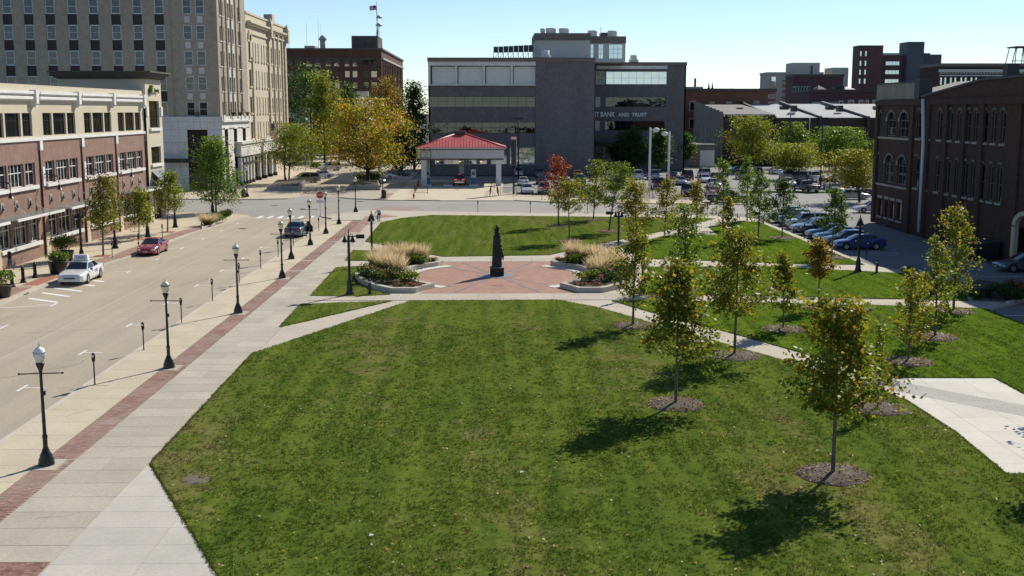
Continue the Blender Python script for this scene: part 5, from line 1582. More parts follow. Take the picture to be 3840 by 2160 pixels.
for k, (xa, xb, rm) in enumerate(((1945, 2060, M_whiteroof), (2060, 2180, M_whiteroof), (2180, 2330, M_whiteroof))):
    o = thing('white_roofed_shed', labs[k], 'building', ((q(xa) + q(xb)) / 2, 280, 0), group='sheds behind the parking lot')
    MB().box(q(xa) + .2, q(xb), 262.5 + k, 263 + k, 0, zz(297)).build('wall', M_oldbrick, o)
    MB().add([(q(xa) + .2, 262.7 + k, zz(296)), (q(xb), 262.7 + k, zz(296)), (q(xb), 300, 13.9), (q(xa) + .2, 300, 13.9)], [(0, 1, 2, 3)]).build('roof', rm, o)
    mb = MB().add([(q(xa) - .3, 262, zz(292)), (q(xa) + .3, 262, zz(292)), (q(xa) + .3, 300, 14.6), (q(xa) - .3, 300, 14.6), (q(xa) - .3, 262, 0), (q(xa) + .3, 262, 0), (q(xa) + .3, 300, 8), (q(xa) - .3, 300, 8)], [(0, 1, 2, 3), (0, 4, 5, 1), (0, 3, 7, 4), (1, 5, 6, 2)])
    mb.build('firewall', M_darkframe, o)
    box('roof_vent', o, M_darkframe, q(xa + 40, 275), q(xa + 52, 275), 274, 276, 11.9, 13.4); box('roof_vent', o, M_darkframe, q(xa + 15, 285), q(xa + 33, 285), 284, 287, 12.6, 13.3)
    if k == 0: bar_obj('downpipe', o, M_whiteframe, [(q(2033), 262.3, zz(297)), (q(2033), 262.3, zz(340))], .12)
    if k == 1: simple_win(o, 'Y', 263.5, -1, q(2052 + 20), q(2066 + 20), zz(331), zz(317), M_beige, M_beige)

# ------------------------------------------------------------------ old brick warehouse on the right
Rb = thing('brick_warehouse', 'old two storey brick warehouse in shade with tall arched windows, right', 'building', (50, 100, 0))
RX = 42.0
uc = [(112.13, 113.40), (109.82, 110.53), (106.94, 107.90), (104.52, 105.39), (102.46, 103.35), (100.53, 101.38), (99.00, 99.74), (97.04, 97.91), (95.30, 96.03), (93.63, 94.33), (87.2, 88.0), (84.6, 85.4), (82, 82.8)]
uc = [(a, max(b_, a + .8)) for a, b_ in uc]
arch = [(115.69, 118.19), (119.42, 121.97), (123.59, 124.49)]
ops = []
for a, b_ in uc + arch:
    ops += [(a, b_, 9.5, 12.1), (a, b_, 4.6, 7.6)]
sq = [(116.42, 117.67), (118.60, 119.78), (120.50, 121.47), (122.46, 123.59)]
ops += [(a, b_, .9, 2.8) for a, b_ in sq]
ops += [(86.4, 90.3, 0.0, 3.0)]
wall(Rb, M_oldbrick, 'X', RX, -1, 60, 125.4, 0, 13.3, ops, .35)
MB().box(RX + .8, 75, 60, 125.0, 0, 13.0).build('room', M_dark, Rb)
MB().box(RX, 75, 125.0, 125.4, 0, 13.3).build('end_wall', M_oldbrick, Rb)
for i, (a, b_) in enumerate(uc):
    for z0, z1 in ((9.5, 12.1), (4.6, 7.6)):
        o = window(Rb, 'X', RX, -1, a + .01, b_ - .01, z0, z1, 1, 2, M_oldframe, M_glass, .10, .05, .16, blind=brg.choice([0, 0, 0, .3]))
        pbox('sill', Rb, M_stone, 'X', RX, -1, a - .12, b_ + .12, z0 - .2, z0 - .01, 0, .12)
        mb = MB(); um = (a + b_) / 2; rr = (b_ - a) / 2 + .06
        for k in range(6):   # arched hood
            t0, t1 = math.pi * k / 6, math.pi * (k + 1) / 6
            mb.add([(RX - .09, um + rr * math.cos(t), z1 - .05 + s_ * .45 * math.sin(t)) for t, s_ in ((t0, 1), (t1, 1), (t1, .55), (t0, .55))], [(0, 1, 2, 3)])
        mb.build('hood_mould', M_oldframe, Rb)
for a, b_ in arch:
    for z0, z1 in ((9.5, 12.1), (4.6, 7.6)):
        window(Rb, 'X', RX, -1, a + .01, b_ - .01, z0, z1, 2, 3, M_oldframe, M_glass, .12, .07, .16, blind=.6 if z0 < 5 else 0)
        um, rr = (a + b_) / 2, (b_ - a) / 2
        mb = MB()
        for k in range(8):
            t0, t1 = math.pi * k / 8, math.pi * (k + 1) / 8
            mb.add([(RX - .08, um + s_ * math.cos(t) * rr, z1 - .75 + (s_ + (.12 if s_ > 1 else 0)) * math.sin(t) * .8) for t, s_ in ((t0, 1.08), (t1, 1.08), (t1, .86), (t0, .86))], [(0, 1, 2, 3)])
        for side in (-1, 1):   # brick corners that round the head
            pts = [(RX - .03, um + side * rr, z1)] + [(RX - .03, um + side * math.cos(t) * rr, z1 - .75 + math.sin(t) * .75) for t in np.linspace(0, math.pi / 2, 6)]
            mb.add(pts, [tuple(range(7))], 1)
        mb.build('hood_mould', [M_oldframe, M_oldbrick], Rb)
        pbox('impost', Rb, M_stone, 'X', RX, -1, b_ + .05, b_ + .3, z1 - 1.0, z1 - .6, 0, .1)
for a, b_ in sq:
    window(Rb, 'X', RX, -1, a + .01, b_ - .01, .9, 2.8, 1, 2, M_redframe, M_darkglass, .1, .05, .16)
    pbox('lintel', Rb, M_stone, 'X', RX, -1, a - .15, b_ + .15, 2.81, 3.1, 0, .08); pbox('sill', Rb, M_stone, 'X', RX, -1, a - .15, b_ + .15, .7, .89, 0, .1)
for u0, u1, z0 in ((115.2, 125.3, 9.2), (115.2, 125.3, 4.2)):
    pbox('string_course', Rb, M_stone, 'X', RX, -1, u0, u1, z0, z0 + .22, 0, .12)
for u in (124.9, 114.4, 110.2, 105.8, 101.7, 97.9, 90.9, 80):
    pbox('pier', Rb, M_oldbrick, 'X', RX, -1, u - .4, u + .4, 0, 12.9, 0, .22)
pbox('corbel', Rb, M_oldbrick, 'X', RX, -1, 60, 125.4, 12.75, 13.29, .0, .25)
bar_obj('downpipe', Rb, M_alu, [(RX - .45, 110.9, 13.3), (RX - .3, 110.6, 9), (RX - .3, 110.6, .4)], .17, 8)
# parapets: painted board, low gable, roofs, chimneys
pbox('parapet_board', Rb, M_oldpaint, 'X', RX, -1, 113.7, 125.7, 13.35, 14.95, -.3, .05)
pbox('parapet_cap', Rb, M_darkframe, 'X', RX, -1, 113.6, 125.9, 14.95, 15.1, -.35, .12); pbox('parapet_block', Rb, M_darkframe, 'X', RX, -1, 113.0, 114.3, 13.3, 15.35, -1.2, .1)
gz = [(112.4, 13.45), (98.5, 14.75), (84, 14.9), (60, 13.4)]
mb = MB()
mb.add([(RX + .0, 112.4, 13.3)] + [(RX, u, z) for u, z in gz] + [(RX, 60, 13.3)], [tuple(range(6))])
mb.build('gable', M_oldbrick, Rb)
mb = MB()
for (ua, za), (ub, zb) in zip(gz[:-1], gz[1:]):
    mb.add([(RX - .15, ua, za), (RX - .15, ub, zb), (RX + .6, ub, zb), (RX + .6, ua, za), (RX - .15, ua, za + .2), (RX - .15, ub, zb + .2), (RX + .6, ub, zb + .2), (RX + .6, ua, za + .2)], [(0, 1, 5, 4), (4, 5, 6, 7), (2, 3, 7, 6)])
mb.build('gable_coping', M_darkframe, Rb)
MB().add([(RX + .05, 110.5, 13.32), (RX + .05, 125.2, 13.32), (RX + 8.5, 125.2, 15.3), (RX + 8.5, 110.5, 15.3)], [(0, 1, 2, 3)]).add([(RX + 8.5, 110.5, 15.3), (RX + 8.5, 125.2, 15.3), (RX + 20, 125.2, 13.3), (RX + 20, 110.5, 13.3)], [(0, 1, 2, 3)]).build('roof', M_greyroof, Rb)
MB().add([(RX + .3, 112.3, 13.4), (RX + .3, 98.5, 14.7), (RX + 30, 98.5, 14.7), (RX + 30, 112.3, 13.4)], [(0, 1, 2, 3)]).add([(RX + .3, 98.5, 14.7), (RX + .3, 60, 13.4), (RX + 30, 60, 13.4), (RX + 30, 98.5, 14.7)], [(0, 1, 2, 3)]).build('roof', M_darkframe, Rb)
for u, xo, h_ in ((96.6, 1.0, 1.9), (91.0, 1.2, 2.1)): box('chimney', Rb, M_darkframe, RX + xo, RX + xo + 1.0, u - .45, u + .45, 14.2, 14.2 + h_)
# doorway arch with pale stone surround
mb = MB(); um = 88.35
for s_ in (-1, 1): mb.box(RX - .35, RX - .002, um + s_ * 1.95 - .28, um + s_ * 1.95 + .28, 0, 3.1)
for k in range(10):
    t0, t1 = math.pi * k / 10, math.pi * (k + 1) / 10
    o4 = [(um + rr * math.cos(t), 3.0 + rr * .62 * math.sin(t)) for t, rr in ((t0, 2.23), (t1, 2.23), (t1, 1.67), (t0, 1.67))]
    mb.add([(RX - .35, u, z) for u, z in o4] + [(RX, u, z) for u, z in o4], [(0, 1, 2, 3), (0, 1, 5, 4), (2, 3, 7, 6)])
mb.build('door_arch', M_creamstone, Rb)
dm = thing('dumpster', 'black steel dumpster against the shaded brick warehouse', 'dumpster', (40.6, 94, 0))
MB().add([(39.9, 92.4, -.1), (41.5, 92.4, -.1), (41.5, 95.2, -.1), (39.9, 95.2, -.1), (39.6, 92.2, 1.2), (41.6, 92.2, 1.5), (41.6, 95.4, 1.5), (39.6, 95.4, 1.2)], [(0, 3, 2, 1), (0, 1, 5, 4), (1, 2, 6, 5), (2, 3, 7, 6), (3, 0, 4, 7)]).build('bin', M_grille, dm)
MB().add([(39.55, 92.15, 1.22), (41.65, 92.15, 1.54), (41.65, 95.45, 1.54), (39.55, 95.45, 1.22), (39.55, 92.15, 1.3), (41.65, 92.15, 1.62), (41.65, 95.45, 1.62), (39.55, 95.45, 1.3)], [(4, 5, 6, 7), (0, 4, 7, 3), (0, 1, 5, 4)]).build('lid', M_darkframe, dm)
box('label_plate', dm, M_signwhite, 39.62, 39.66, 94.8, 95.2, .5, 1.0)


# ------------------------------------------------------------------ street furniture
def acorn_lamp(arm=True, clear=False):
    t = thing('street_lamp', 'x', 'street lamp')
    b = MB().lathe([(0.27, 0), (0.28, 0.10), (0.255, 0.16), (0.265, 0.22), (0.21, 0.30), (0.215, 0.36), (0.15, 0.48), (0.10, 0.62)], 14)
    b.build('base', M_black, t)
    p = MB().lathe([(0.085, 0.62), (0.08, 0.95), (0.095, 1.0), (0.095, 1.06), (0.065, 1.12), (0.05, 3.25), (0.06, 3.3), (0.06, 3.36)], 10)
    p.build('pole', M_black, t)
    MB().lathe([(0.06, 3.36), (0.09, 3.45), (0.14, 3.58), (0.15, 3.64), (0.12, 3.66)], 12).build('collar', M_black, t)
    if arm:
        a = MB().tube([(-0.72, 0, 3.27), (0.72, 0, 3.27)], 0.022, 6).lathe([(0.035, -0.03), (0.035, 0.03)], 6, (-0.72, 0, 3.27)).lathe([(0.035, -0.03), (0.035, 0.03)], 6, (0.72, 0, 3.27))
        a.build('banner_arm', M_black, t)
    gl = M_clearglobe if clear else M_globe
    g_ = MB().lathe([(0.11, 3.66), (0.17, 3.78), (0.215, 3.92), (0.215, 3.99), (0.17, 4.03)], 14, cap=False).build('globe', gl, t)
    MB().lathe([(0.19, 4.02), (0.17, 4.10), (0.11, 4.17), (0.05, 4.20)], 14).build('globe_top', gl if not clear else M_signwhite, g_)
    MB().lathe([(0.222, 3.985), (0.222, 4.025)], 14).build('globe_band', M_black if not clear else M_steel, g_)
    MB().lathe([(0.03, 4.20), (0.05, 4.25), (0.015, 4.30), (0.005, 4.42)], 8).build('finial', M_globe if not clear else M_chrome, t)
    if clear: MB().lathe([(0.05, 3.66), (0.08, 3.8), (0.03, 3.95)], 8).build('bulb', M_signwhite, g_)
    MB().box(0.05, 0.12, -0.05, 0.05, 2.5, 2.65).build('outlet_box', M_black, t)
    return t


def place(proto, first, spots):
    """spots: (x, y, rz, label); the proto itself takes the first"""
    for i, (x, y, rz, lab) in enumerate(spots):
        o = proto if (first and i == 0) else copy_tree(proto)
        o.location = (x, y, 0); o.rotation_euler = (0, 0, rz)
        o['label'] = lab
    return


G1 = 'acorn street lamps along the park walk'
la = acorn_lamp(True, True); la['group'] = G1
place(la, True, [(-15.6, 38.4, 0.12, 'black street lamp with clear glass acorn globe, nearest the camera')])
la = acorn_lamp(True); la['group'] = G1
place(la, True, [(-15.6, 53.5, 0.0, 'cream globe street lamp second from the camera along the walk'),
                 (-15.6, 68.4, 0.0, 'cream globe street lamp with banner arm, third from the camera'),
                 (-15.6, 83.0, 0.0, 'cream globe street lamp beside the left plot of lawn, fourth from the camera'),
                 (-16.85, 93.9, 0.0, 'cream globe street lamp in front of the blue parked sedan'),
                 (-16.85, 103.8, 0.0, 'cream globe street lamp with banner arm just past the blue sedan')])
lb = acorn_lamp(False); lb['group'] = G1
place(lb, True, [(-16.85, 113.6, 0, 'cream globe street lamp just right of the stop sign'),
                 (-16.85, 123.3, 0, 'armless cream globe street lamp two past the stop sign'),
                 (-16.85, 138.4, 0, 'cream globe street lamp at the park corner near the crossing'),
                 (-15.65, 160.06, 0, 'cream globe street lamp with bin across the side street'),
                 (-35.34, 163.35, 0, 'cream globe street lamp before the white shop front'),
                 (-18.52, 184.53, 0, 'cream globe street lamp behind the big orange tree'),
                 (-14.86, 241.45, 0, 'cream globe street lamp in shade left of the bank'),
                 (-13.66, 236.57, 0, 'right one of two shaded street lamps left of the bank'),
                 (-37.25, 204.08, 0, 'street lamp half hidden by the twin locust tree')])


def bell_lamp(flood=0, lean=0):
    t = thing('bell_lamp', 'x', 'street lamp')
    MB().lathe([(0.30, 0), (0.30, 0.10), (0.22, 0.22), (0.19, 0.5), (0.17, 0.9), (0.12, 1.0), (0.125, 1.08), (0.10, 1.12)], 12).build('base', M_black, t)
    MB().lathe([(0.098, 1.12), (0.088, 3.75), (0.10, 3.8), (0.05, 4.0), (0.03, 4.15), (0.05, 4.2), (0.01, 4.42)], 10).build('pole', M_black, t)
    for s in (-1, 1):
        MB().tube([(0.05 * s, 0, 3.9), (0.16 * s, 0, 4.12), (0.25 * s, 0, 4.05), (0.26 * s, 0, 3.95)], 0.028, 6).build('arm', M_black, t)
        bl_ = MB().lathe([(0.04, 0.40), (0.07, 0.34), (0.09, 0.22), (0.15, 0.10), (0.21, 0.0)], 12, (0.26 * s, 0, 3.58), cap=False).build('bell_shade', M_black, t)
        MB().lathe([(0.12, 0.02), (0.13, -0.05), (0.06, -0.12)], 10, (0.26 * s, 0, 3.6)).build('lamp_glass', M_whitepaint, bl_)
    if flood:
        f_ = MB().tube([(0.06 * flood, 0, 3.92), (0.5 * flood, 0, 3.95)], 0.04, 6); f_.build('flood_arm', M_black, t)
        MB().box(min(.5 * flood, 1.05 * flood), max(.5 * flood, 1.05 * flood), -0.16, 0.16, 3.80, 4.05).build('floodlight', M_iron, t)
    return t


G2 = 'twin bell lamps'
b1 = bell_lamp(); b1['group'] = G2
place(b1, True, [(-33.6, 92.4, 0.3, 'black twin bell lamp between the planter and the first left tree'),
                 (-33.92, 101.62, 0.3, 'black twin bell lamp behind the first left street tree'),
                 (-33.83, 111.01, 0.3, 'black twin bell lamp behind the small yellow tree at left'),
                 (-33.69, 120.19, 0.3, 'black twin bell lamp right of the third left street tree'),
                 (-34.02, 137.69, 0.3, 'black twin bell lamp against the dark pear tree'),
                 (-9.73, 89.89, 1.2, 'black twin bell lamp rising behind the left plaza grasses'),
                 (27.74, 85.47, 0.8, 'black twin bell lamp by the path next to the blue coupe'),
                 (29.18, 74.33, 0.5, 'black twin bell lamp among the trees by the right drive'),
                 (9.93, 74.96, 0.9, 'black twin bell lamp hidden behind the gold tree right of the plaza')])
b2 = bell_lamp(1); b2['group'] = G2
place(b2, True, [(-9.68, 75.27, 0.15, 'black bell lamp with floodlight arm at front left of the plaza')])
b3 = bell_lamp(-1); b3['group'] = G2
place(b3, True, [(10.20, 92.73, 0.1, 'black bell lamp with floodlight arm behind the right plaza grasses')])


def meter():
    t = thing('parking_meter', 'x', 'parking meter')
    MB().lathe([(0.07, 0), (0.07, 0.03), (0.032, 0.05), (0.032, 1.05)], 8).build('post', M_black, t)
    MB().lathe([(0.05, 1.05), (0.07, 1.12), (0.085, 1.25), (0.085, 1.36), (0.06, 1.44), (0.02, 1.48)], 10).build('head', M_iron, t)
    MB().box(-0.05, 0.05, -0.09, -0.082, 1.28, 1.38).build('dial', M_plate, t)
    return t


pmt = meter(); pmt['group'] = 'parking meters'
place(pmt, True, [(-17.99, 50.17, 0, 'parking meter nearest the camera on the tan kerb strip'),
                  (-18.06, 57.65, 0, 'second parking meter from the camera'),
                  (-18.19, 65.31, 0, 'third parking meter from the camera, behind the second lamp'),
                  (-18.27, 72.99, 0, 'fourth parking meter from the camera, left of the third lamp'),
                  (-18.25, 80.73, 0, 'parking meter right behind the third street lamp'),
                  (-18.22, 88.18, 0, 'parking meter standing left of the fourth street lamp'),
                  (-18.23, 95.50, 0, 'parking meter beside the fourth lamp pole'),
                  (-18.24, 102.88, 0, 'parking meter at the rear corner of the blue sedan'),
                  (-18.13, 109.72, 0, 'parking meter near the blue sedan front wheel'),
                  (-17.98, 116.33, 0, 'parking meter just before the stop sign'),
                  (-1.98, 137.73, 0, 'left parking meter on the far side of the big lawn'),
                  (4.35, 136.55, 0, 'right parking meter on the far side of the big lawn'),
                  (25.06, 133.08, 0, 'parking meter behind the trees at the far right lawn corner'),
                  (11.15, 135.38, 0, 'parking meter between the red tree and the green pair'),
                  (-32.05, 95.19, 0, 'parking meter beside the first left street tree'),
                  (-31.79, 108.90, 0, 'parking meter behind the red car roof'),
                  (-31.55, 100.70, 0, 'parking meter hidden by the red car'),
                  (20.93, 153.15, 0, 'parking meter below the two white lot poles'),
                  (6.58, 156.83, 0, 'parking meter behind the white sedan at the iron fence'),
                  (30.50, 95.00, 0, 'slim meter post left of the bell lamp by the blue coupe'),
                  (30.92, 93.17, 0, 'slim meter post right of the bell lamp by the blue coupe'),
                  (29.90, 108.62, 0, 'slim meter post before the dark jeep')])


def iron_bollard():
    t = thing('bollard', 'x', 'bollard')
    MB().lathe([(0.24, 0), (0.24, 0.06), (0.19, 0.12), (0.15, 0.26), (0.12, 0.36), (0.115, 0.95), (0.14, 0.98), (0.14, 1.02), (0.10, 1.06), (0.07, 1.16), (0.02, 1.22)], 12).build('post', M_iron, t)
    MB().lathe([(0.135, 0.62), (0.135, 0.66)], 12).build('ring', M_iron, t)
    return t


ib = iron_bollard(); ib['group'] = 'iron bollards on the left pavement'
place(ib, True, [(-33.72, 79.12, 0, 'dark iron bollard nearest the left edge'), (-33.78, 81.16, 0, 'middle one of three dark iron bollards'), (-33.86, 83.52, 0, 'dark iron bollard next to the big black planter')])
cb = thing('lit_bollard', 'x', 'bollard', group='round topped path bollards')
MB().lathe([(0.10, 0), (0.10, 0.95), (0.085, 1.03), (0.04, 1.07)], 12).build('post', M_black, cb)
MB().lathe([(0.103, 0.82), (0.103, 0.9)], 12).build('lens', M_whitepaint, cb)
place(cb, True, [(-8.36, 75.42, 0, 'round black bollard before the left plaza planter'), (28.95, 84.81, 0, 'round black bollard right of the bell lamp at the drive'), (30.00, 62.13, 0, 'dark post at the right edge of the picture')])

# stop sign with street name blades
ss = thing('stop_sign', 'red octagonal stop sign with street name blades on a thin post', 'sign', (-20.37, 133.28, 0))
sx, sy = -20.37, 133.28
MB().tube([(sx, sy, 0), (sx, sy, 3.1)], .04, 6).build('post', M_steel, ss)
oc = lambda r: [(sx + r * math.cos(R(22.5 + 45 * k)), 2.45 + r * math.sin(R(22.5 + 45 * k))) for k in range(8)]
mb = MB(); a, b_ = oc(.46), oc(.425)
mb.add([(x, sy - .06, z) for x, z in a] + [(x, sy - .04, z) for x, z in a], [tuple(range(8)), tuple(range(15, 7, -1))] + [(i, (i + 1) % 8, 8 + (i + 1) % 8, 8 + i) for i in range(8)])
pl_ = mb.build('plate', M_signwhite, ss)
MB().add([(x, sy - .065, z) for x, z in b_], [tuple(range(8))]).build('red_field', M_red, pl_)
lettering('lettering', 'STOP', .33, M_signwhite, pl_, (sx, sy - .07, 2.45), (R(90), 0, 0), .004, .95)
bl_ = MB().box(sx - .42, sx + .42, sy - .02, sy + .0, 3.02, 3.2).build('street_blade', M_signgreen, ss)
box('lettering_line', bl_, M_signwhite, sx - .3, sx + .3, sy - .026, sy - .021, 3.08, 3.14)
MB().box(sx - .012, sx + .012, sy - .4, sy + .4, 3.22, 3.38).build('street_blade', M_signgreen, ss)
lp_ = MB().box(sx - .44, sx + .44, sy - .055, sy - .035, 1.5, 1.88).build('lower_plate', M_signwhite, ss)
for zz in (1.62, 1.77): box('lettering_line', lp_, M_steel, sx - .34, sx + .34, sy - .06, sy - .056, zz - .03, zz + .03)
# back of a sign by the crosswalk, hydrant, bins
hx, hy = -11.29, 159.99
hy_ = thing('fire_hydrant', 'red and white fire hydrant by the driveway kerb', 'hydrant', (hx, hy, 0))
MB().lathe([(.16, 0), (.16, .05), (.11, .08), (.11, .5), (.15, .52), (.15, .56), (.11, .6)], 10, (hx, hy, 0)).tube([(hx - .2, hy, .42), (hx + .2, hy, .42)], .06, 8).build('body', M_red, hy_)
MB().lathe([(.13, .6), (.11, .7), (.04, .78), (.03, .84)], 10, (hx, hy, 0)).build('bonnet', M_signwhite, hy_)


def bin_(x, y, lab):
    t = thing('litter_bin', lab, 'bin', (x, y, 0), group='black litter bins')
    m_ = MB(); m_.lathe([(.3, 0.02), (.34, .3), (.36, .95), (.38, 1.0), (.38, 1.04)], 12, (x, y, 0)); m_.build('drum', M_black, t)
    MB().lathe([(.38, 1.04), (.34, 1.14), (.18, 1.2), (.16, 1.2)], 12, (x, y, 0)).build('lid', M_iron, t)


bin_(-15.48, 160.05, 'black litter bin at the foot of the corner lamp across the street')
bin_(-35.52, 161.85, 'green black litter bin by the lamp before the white shop front')
bin_(-18.67, 230.46, 'dark litter bin in shade left of the bank')
# tall lot lights
def lot_pole(x, y, h, col, arm, lab, head):
    t = thing('lot_light', lab, 'light pole', (x, y, 0), group='tall parking lot lights')
    MB().tube([(x, y, -.1), (x, y, h)], [.19 if col is M_whitepaint else .13, .14 if col is M_whitepaint else .1], 8).build('pole', col, t)
    if head == 'globe':
        MB().tube([(x, y, h - .4), (x + arm, y - .3, h - .25)], .06, 6).build('arm', col, t); MB().ellipsoid((x + arm * 1.35, y - .5, h - .35), (.5, .5, .36)).build('lamp_head', M_whitepaint, t)
    else:
        MB().box(x - .85, x + .85, y - .25, y + .25, h, h + .22).build('lamp_head', M_iron, t)


lot_pole(23.72, 173.78, 9.64, M_whitepaint, .6, 'left white lot pole with globe lamp turned right', 'globe')
lot_pole(27.87, 181.88, 8.90, M_whitepaint, -.6, 'right white lot pole with globe lamp turned left', 'globe')
lot_pole(4.33, 203.42, 10.74, M_black, 0, 'thin black lot light before the bank front', 'shoe')
lot_pole(50.61, 248.98, 9.47, M_black, 0, 'black lot light at the stone shed corner', 'shoe')
lot_pole(51.65, 179.63, 10.91, M_black, 0, 'black lot light among the right lot trees', 'shoe')
lot_pole(62.24, 240.24, 11.21, M_black, 0, 'thin far lot light before the white roofs', 'shoe')

# iron fence along the lot
def fence(lab, pts, h, hand=False):
    t = thing('iron_fence', lab, 'fence', (pts[0][0], pts[0][1], 0), group='black iron railings')
    pk = MB(); rl = MB()
    for (x0, y0), (x1, y1) in zip(pts[:-1], pts[1:]):
        L_ = math.hypot(x1 - x0, y1 - y0); n_ = max(1, int(L_ / .16))
        if not hand:
            for i in range(n_):
                t_ = (i + .5) / n_; pk.tube([(x0 + (x1 - x0) * t_, y0 + (y1 - y0) * t_, .12), (x0 + (x1 - x0) * t_, y0 + (y1 - y0) * t_, h - .06)], .011, 4, cap=False, smooth=False)
        for z in ((.12, h - .06) if not hand else (h - .04, h * .55)): rl.tube([(x0, y0, z), (x1, y1, z)], .022, 5)
    if pk.f: tag(pk.build('pickets', M_black, t), kind='stuff')
    rl.build('rails', M_black, t)
    ps = []
    for (x0, y0), (x1, y1) in zip(pts[:-1], pts[1:]):
        L_ = math.hypot(x1 - x0, y1 - y0); n_ = max(1, round(L_ / 2.4))
        ps += [(x0 + (x1 - x0) * i / n_, y0 + (y1 - y0) * i / n_) for i in range(n_)]
    for x, y in ps + [pts[-1]]:
        MB().box(x - .035, x + .035, y - .035, y + .035, -.03, h + .05).build('post', M_black, t)


fence('black iron fence before the parked white sedan', [(0.87, 166.66), (3.29, 165.05), (7.75, 164.20)], 1.15)
fence('black iron fence between the lot and the far sidewalk, right of the red tree', [(7.75, 164.20), (19.94, 159.50), (33.01, 155.02)], 1.15)
fence('short iron fence left of the drive-through lane', [(-11.87, 170.10), (-9.87, 169.25)], 1.15)
fence('sloping handrail left of the drive-through lane', [(-11.87, 170.10), (-12.41, 188.39)], 1.0, True)
fence('bent handrail between driveway and fence', [(-0.63, 162.80), (-0.43, 176.80), (0.42, 173.28), (0.63, 164.31)], 1.0, True)
fence('low rail in the far lot beside the red hatchback', [(32.90, 168.58), (36.22, 166.11)], .9, True)


# ------------------------------------------------------------------ monument
mo = thing('monument', 'tall tapering black stone monument with bronze figures on top, centre of plaza', 'monument', (PC[0], PC[1] + .3, 0))
mx, my = PC[0], PC[1] + .3
M_blackstone = weathered('black_granite', (0.010, 0.009, 0.010), (0.022, 0.019, 0.020), 3, 30, .35, 0, .05)
M_bronze = weathered('dark_bronze', (0.022, 0.016, 0.012), (0.05, 0.036, 0.026), 8, 30, .42, 0, .2)
mb = MB().box(mx - .52, mx + .52, my - .52, my + .52, .03, .62); mb.build('plinth', M_blackstone, mo)
MB().box(mx - .55, mx + .55, my - .55, my + .55, .62, .66).build('plinth_cap', M_granite, mo)
mrg = random.Random(3)
mb = MB(); secs = []
for k in range(13):
    t = k / 12; z = .66 + 2.36 * t
    wl, wr = .39 - .11 * t, .39 - .12 * t + mrg.uniform(-.045, .045)
    dp = .36 - .13 * t
    secs.append([(mx - wl, my - dp, z), (mx + wr * .8, my - dp - .01, z), (mx + wr, my - dp * .4, z), (mx + wr * .95, my + dp, z), (mx - wl, my + dp, z)])
vs_ = [p for s in secs for p in s]
mb.add(vs_, [(i * 5 + k, i * 5 + (k + 1) % 5, (i + 1) * 5 + (k + 1) % 5, (i + 1) * 5 + k) for i in range(12) for k in range(5)] + [tuple(60 + k for k in range(5))])
mb.build('shaft', M_blackstone, mo)
mb = MB()
for (dx, dy, dz_, rx, ry_, rz2) in ((0, 0, 3.12, .20, .20, .22), (-.06, -.03, 3.35, .13, .14, .2), (.07, .03, 3.38, .12, .13, .2), (-.04, -.02, 3.6, .085, .09, .13), (.08, .02, 3.58, .075, .08, .12), (.0, -.05, 3.74, .06, .06, .09), (-.12, .02, 3.2, .08, .1, .16), (.15, -.02, 3.15, .07, .09, .14), (.03, 0, 3.80, .035, .035, .05)):
    mb.ellipsoid((mx + dx, my + dy, dz_), (rx, ry_, rz2), 8, 6, 0, .18, mrg)
mb.tube([(mx - .1, my - .1, 3.3), (mx - .22, my - .14, 3.5), (mx - .12, my - .1, 3.72)], [.04, .035, .025], 5); mb.tube([(mx + .1, my, 3.4), (mx + .2, my - .05, 3.62)], [.04, .025], 5)
mb.build('bronze_figures', M_bronze, mo)
mb = MB()
for (dx, z, r) in ((.36, 1.75, .09), (.40, 1.6, .08), (.42, 1.42, .07), (.37, 1.95, .07), (.33, 2.25, .06), (.44, 1.3, .05)): mb.ellipsoid((mx + dx, my - .1, z), (r, r, r * 1.5), 7, 5, 0, .2, mrg)
mb.tube([(mx + .38, my - .1, 1.7), (mx + .5, my - .14, 1.45), (mx + .46, my - .12, 1.15)], [.05, .04, .03], 5)
mb.build('relief_figures', M_bronze, mo)


# ------------------------------------------------------------------ trees and planting
GREEN = [((0.060, 0.120, 0.016), 3), ((0.090, 0.155, 0.022), 3), ((0.130, 0.185, 0.030), 2)]
MAPLE = [((0.075, 0.118, 0.014), 4), ((0.125, 0.168, 0.020), 5), ((0.190, 0.205, 0.030), 2.6), ((0.215, 0.155, 0.024), 0.9), ((0.160, 0.085, 0.016), .5)]
GOLD = [((0.180, 0.175, 0.024), 3), ((0.220, 0.180, 0.026), 2.5), ((0.125, 0.150, 0.020), 4), ((0.180, 0.110, 0.018), .7)]
RUST = [((0.170, 0.100, 0.020), 3), ((0.130, 0.110, 0.020), 4), ((0.200, 0.140, 0.028), 2)]
REDT = [((0.230, 0.050, 0.028), 3), ((0.170, 0.035, 0.024), 3), ((0.260, 0.090, 0.040), 1)]
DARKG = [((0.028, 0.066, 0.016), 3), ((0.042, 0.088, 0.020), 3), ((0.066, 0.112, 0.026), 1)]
LOCUST = [((0.080, 0.130, 0.018), 3), ((0.130, 0.175, 0.024), 3), ((0.185, 0.195, 0.028), 2), ((0.220, 0.165, 0.024), .7)]
ORANGE = [((0.320, 0.235, 0.024), 4), ((0.340, 0.180, 0.020), 1.5), ((0.210, 0.210, 0.024), 4), ((0.125, 0.155, 0.022), 4), ((0.260, 0.110, 0.018), .5)]
YELLOWG = [((0.130, 0.175, 0.022), 4), ((0.185, 0.205, 0.026), 3), ((0.085, 0.135, 0.022), 2)]


def pal_arr(p):
    c = np.array([q[0] for q in p]); w = np.array([q[1] for q in p], float); return c, w / w.sum()


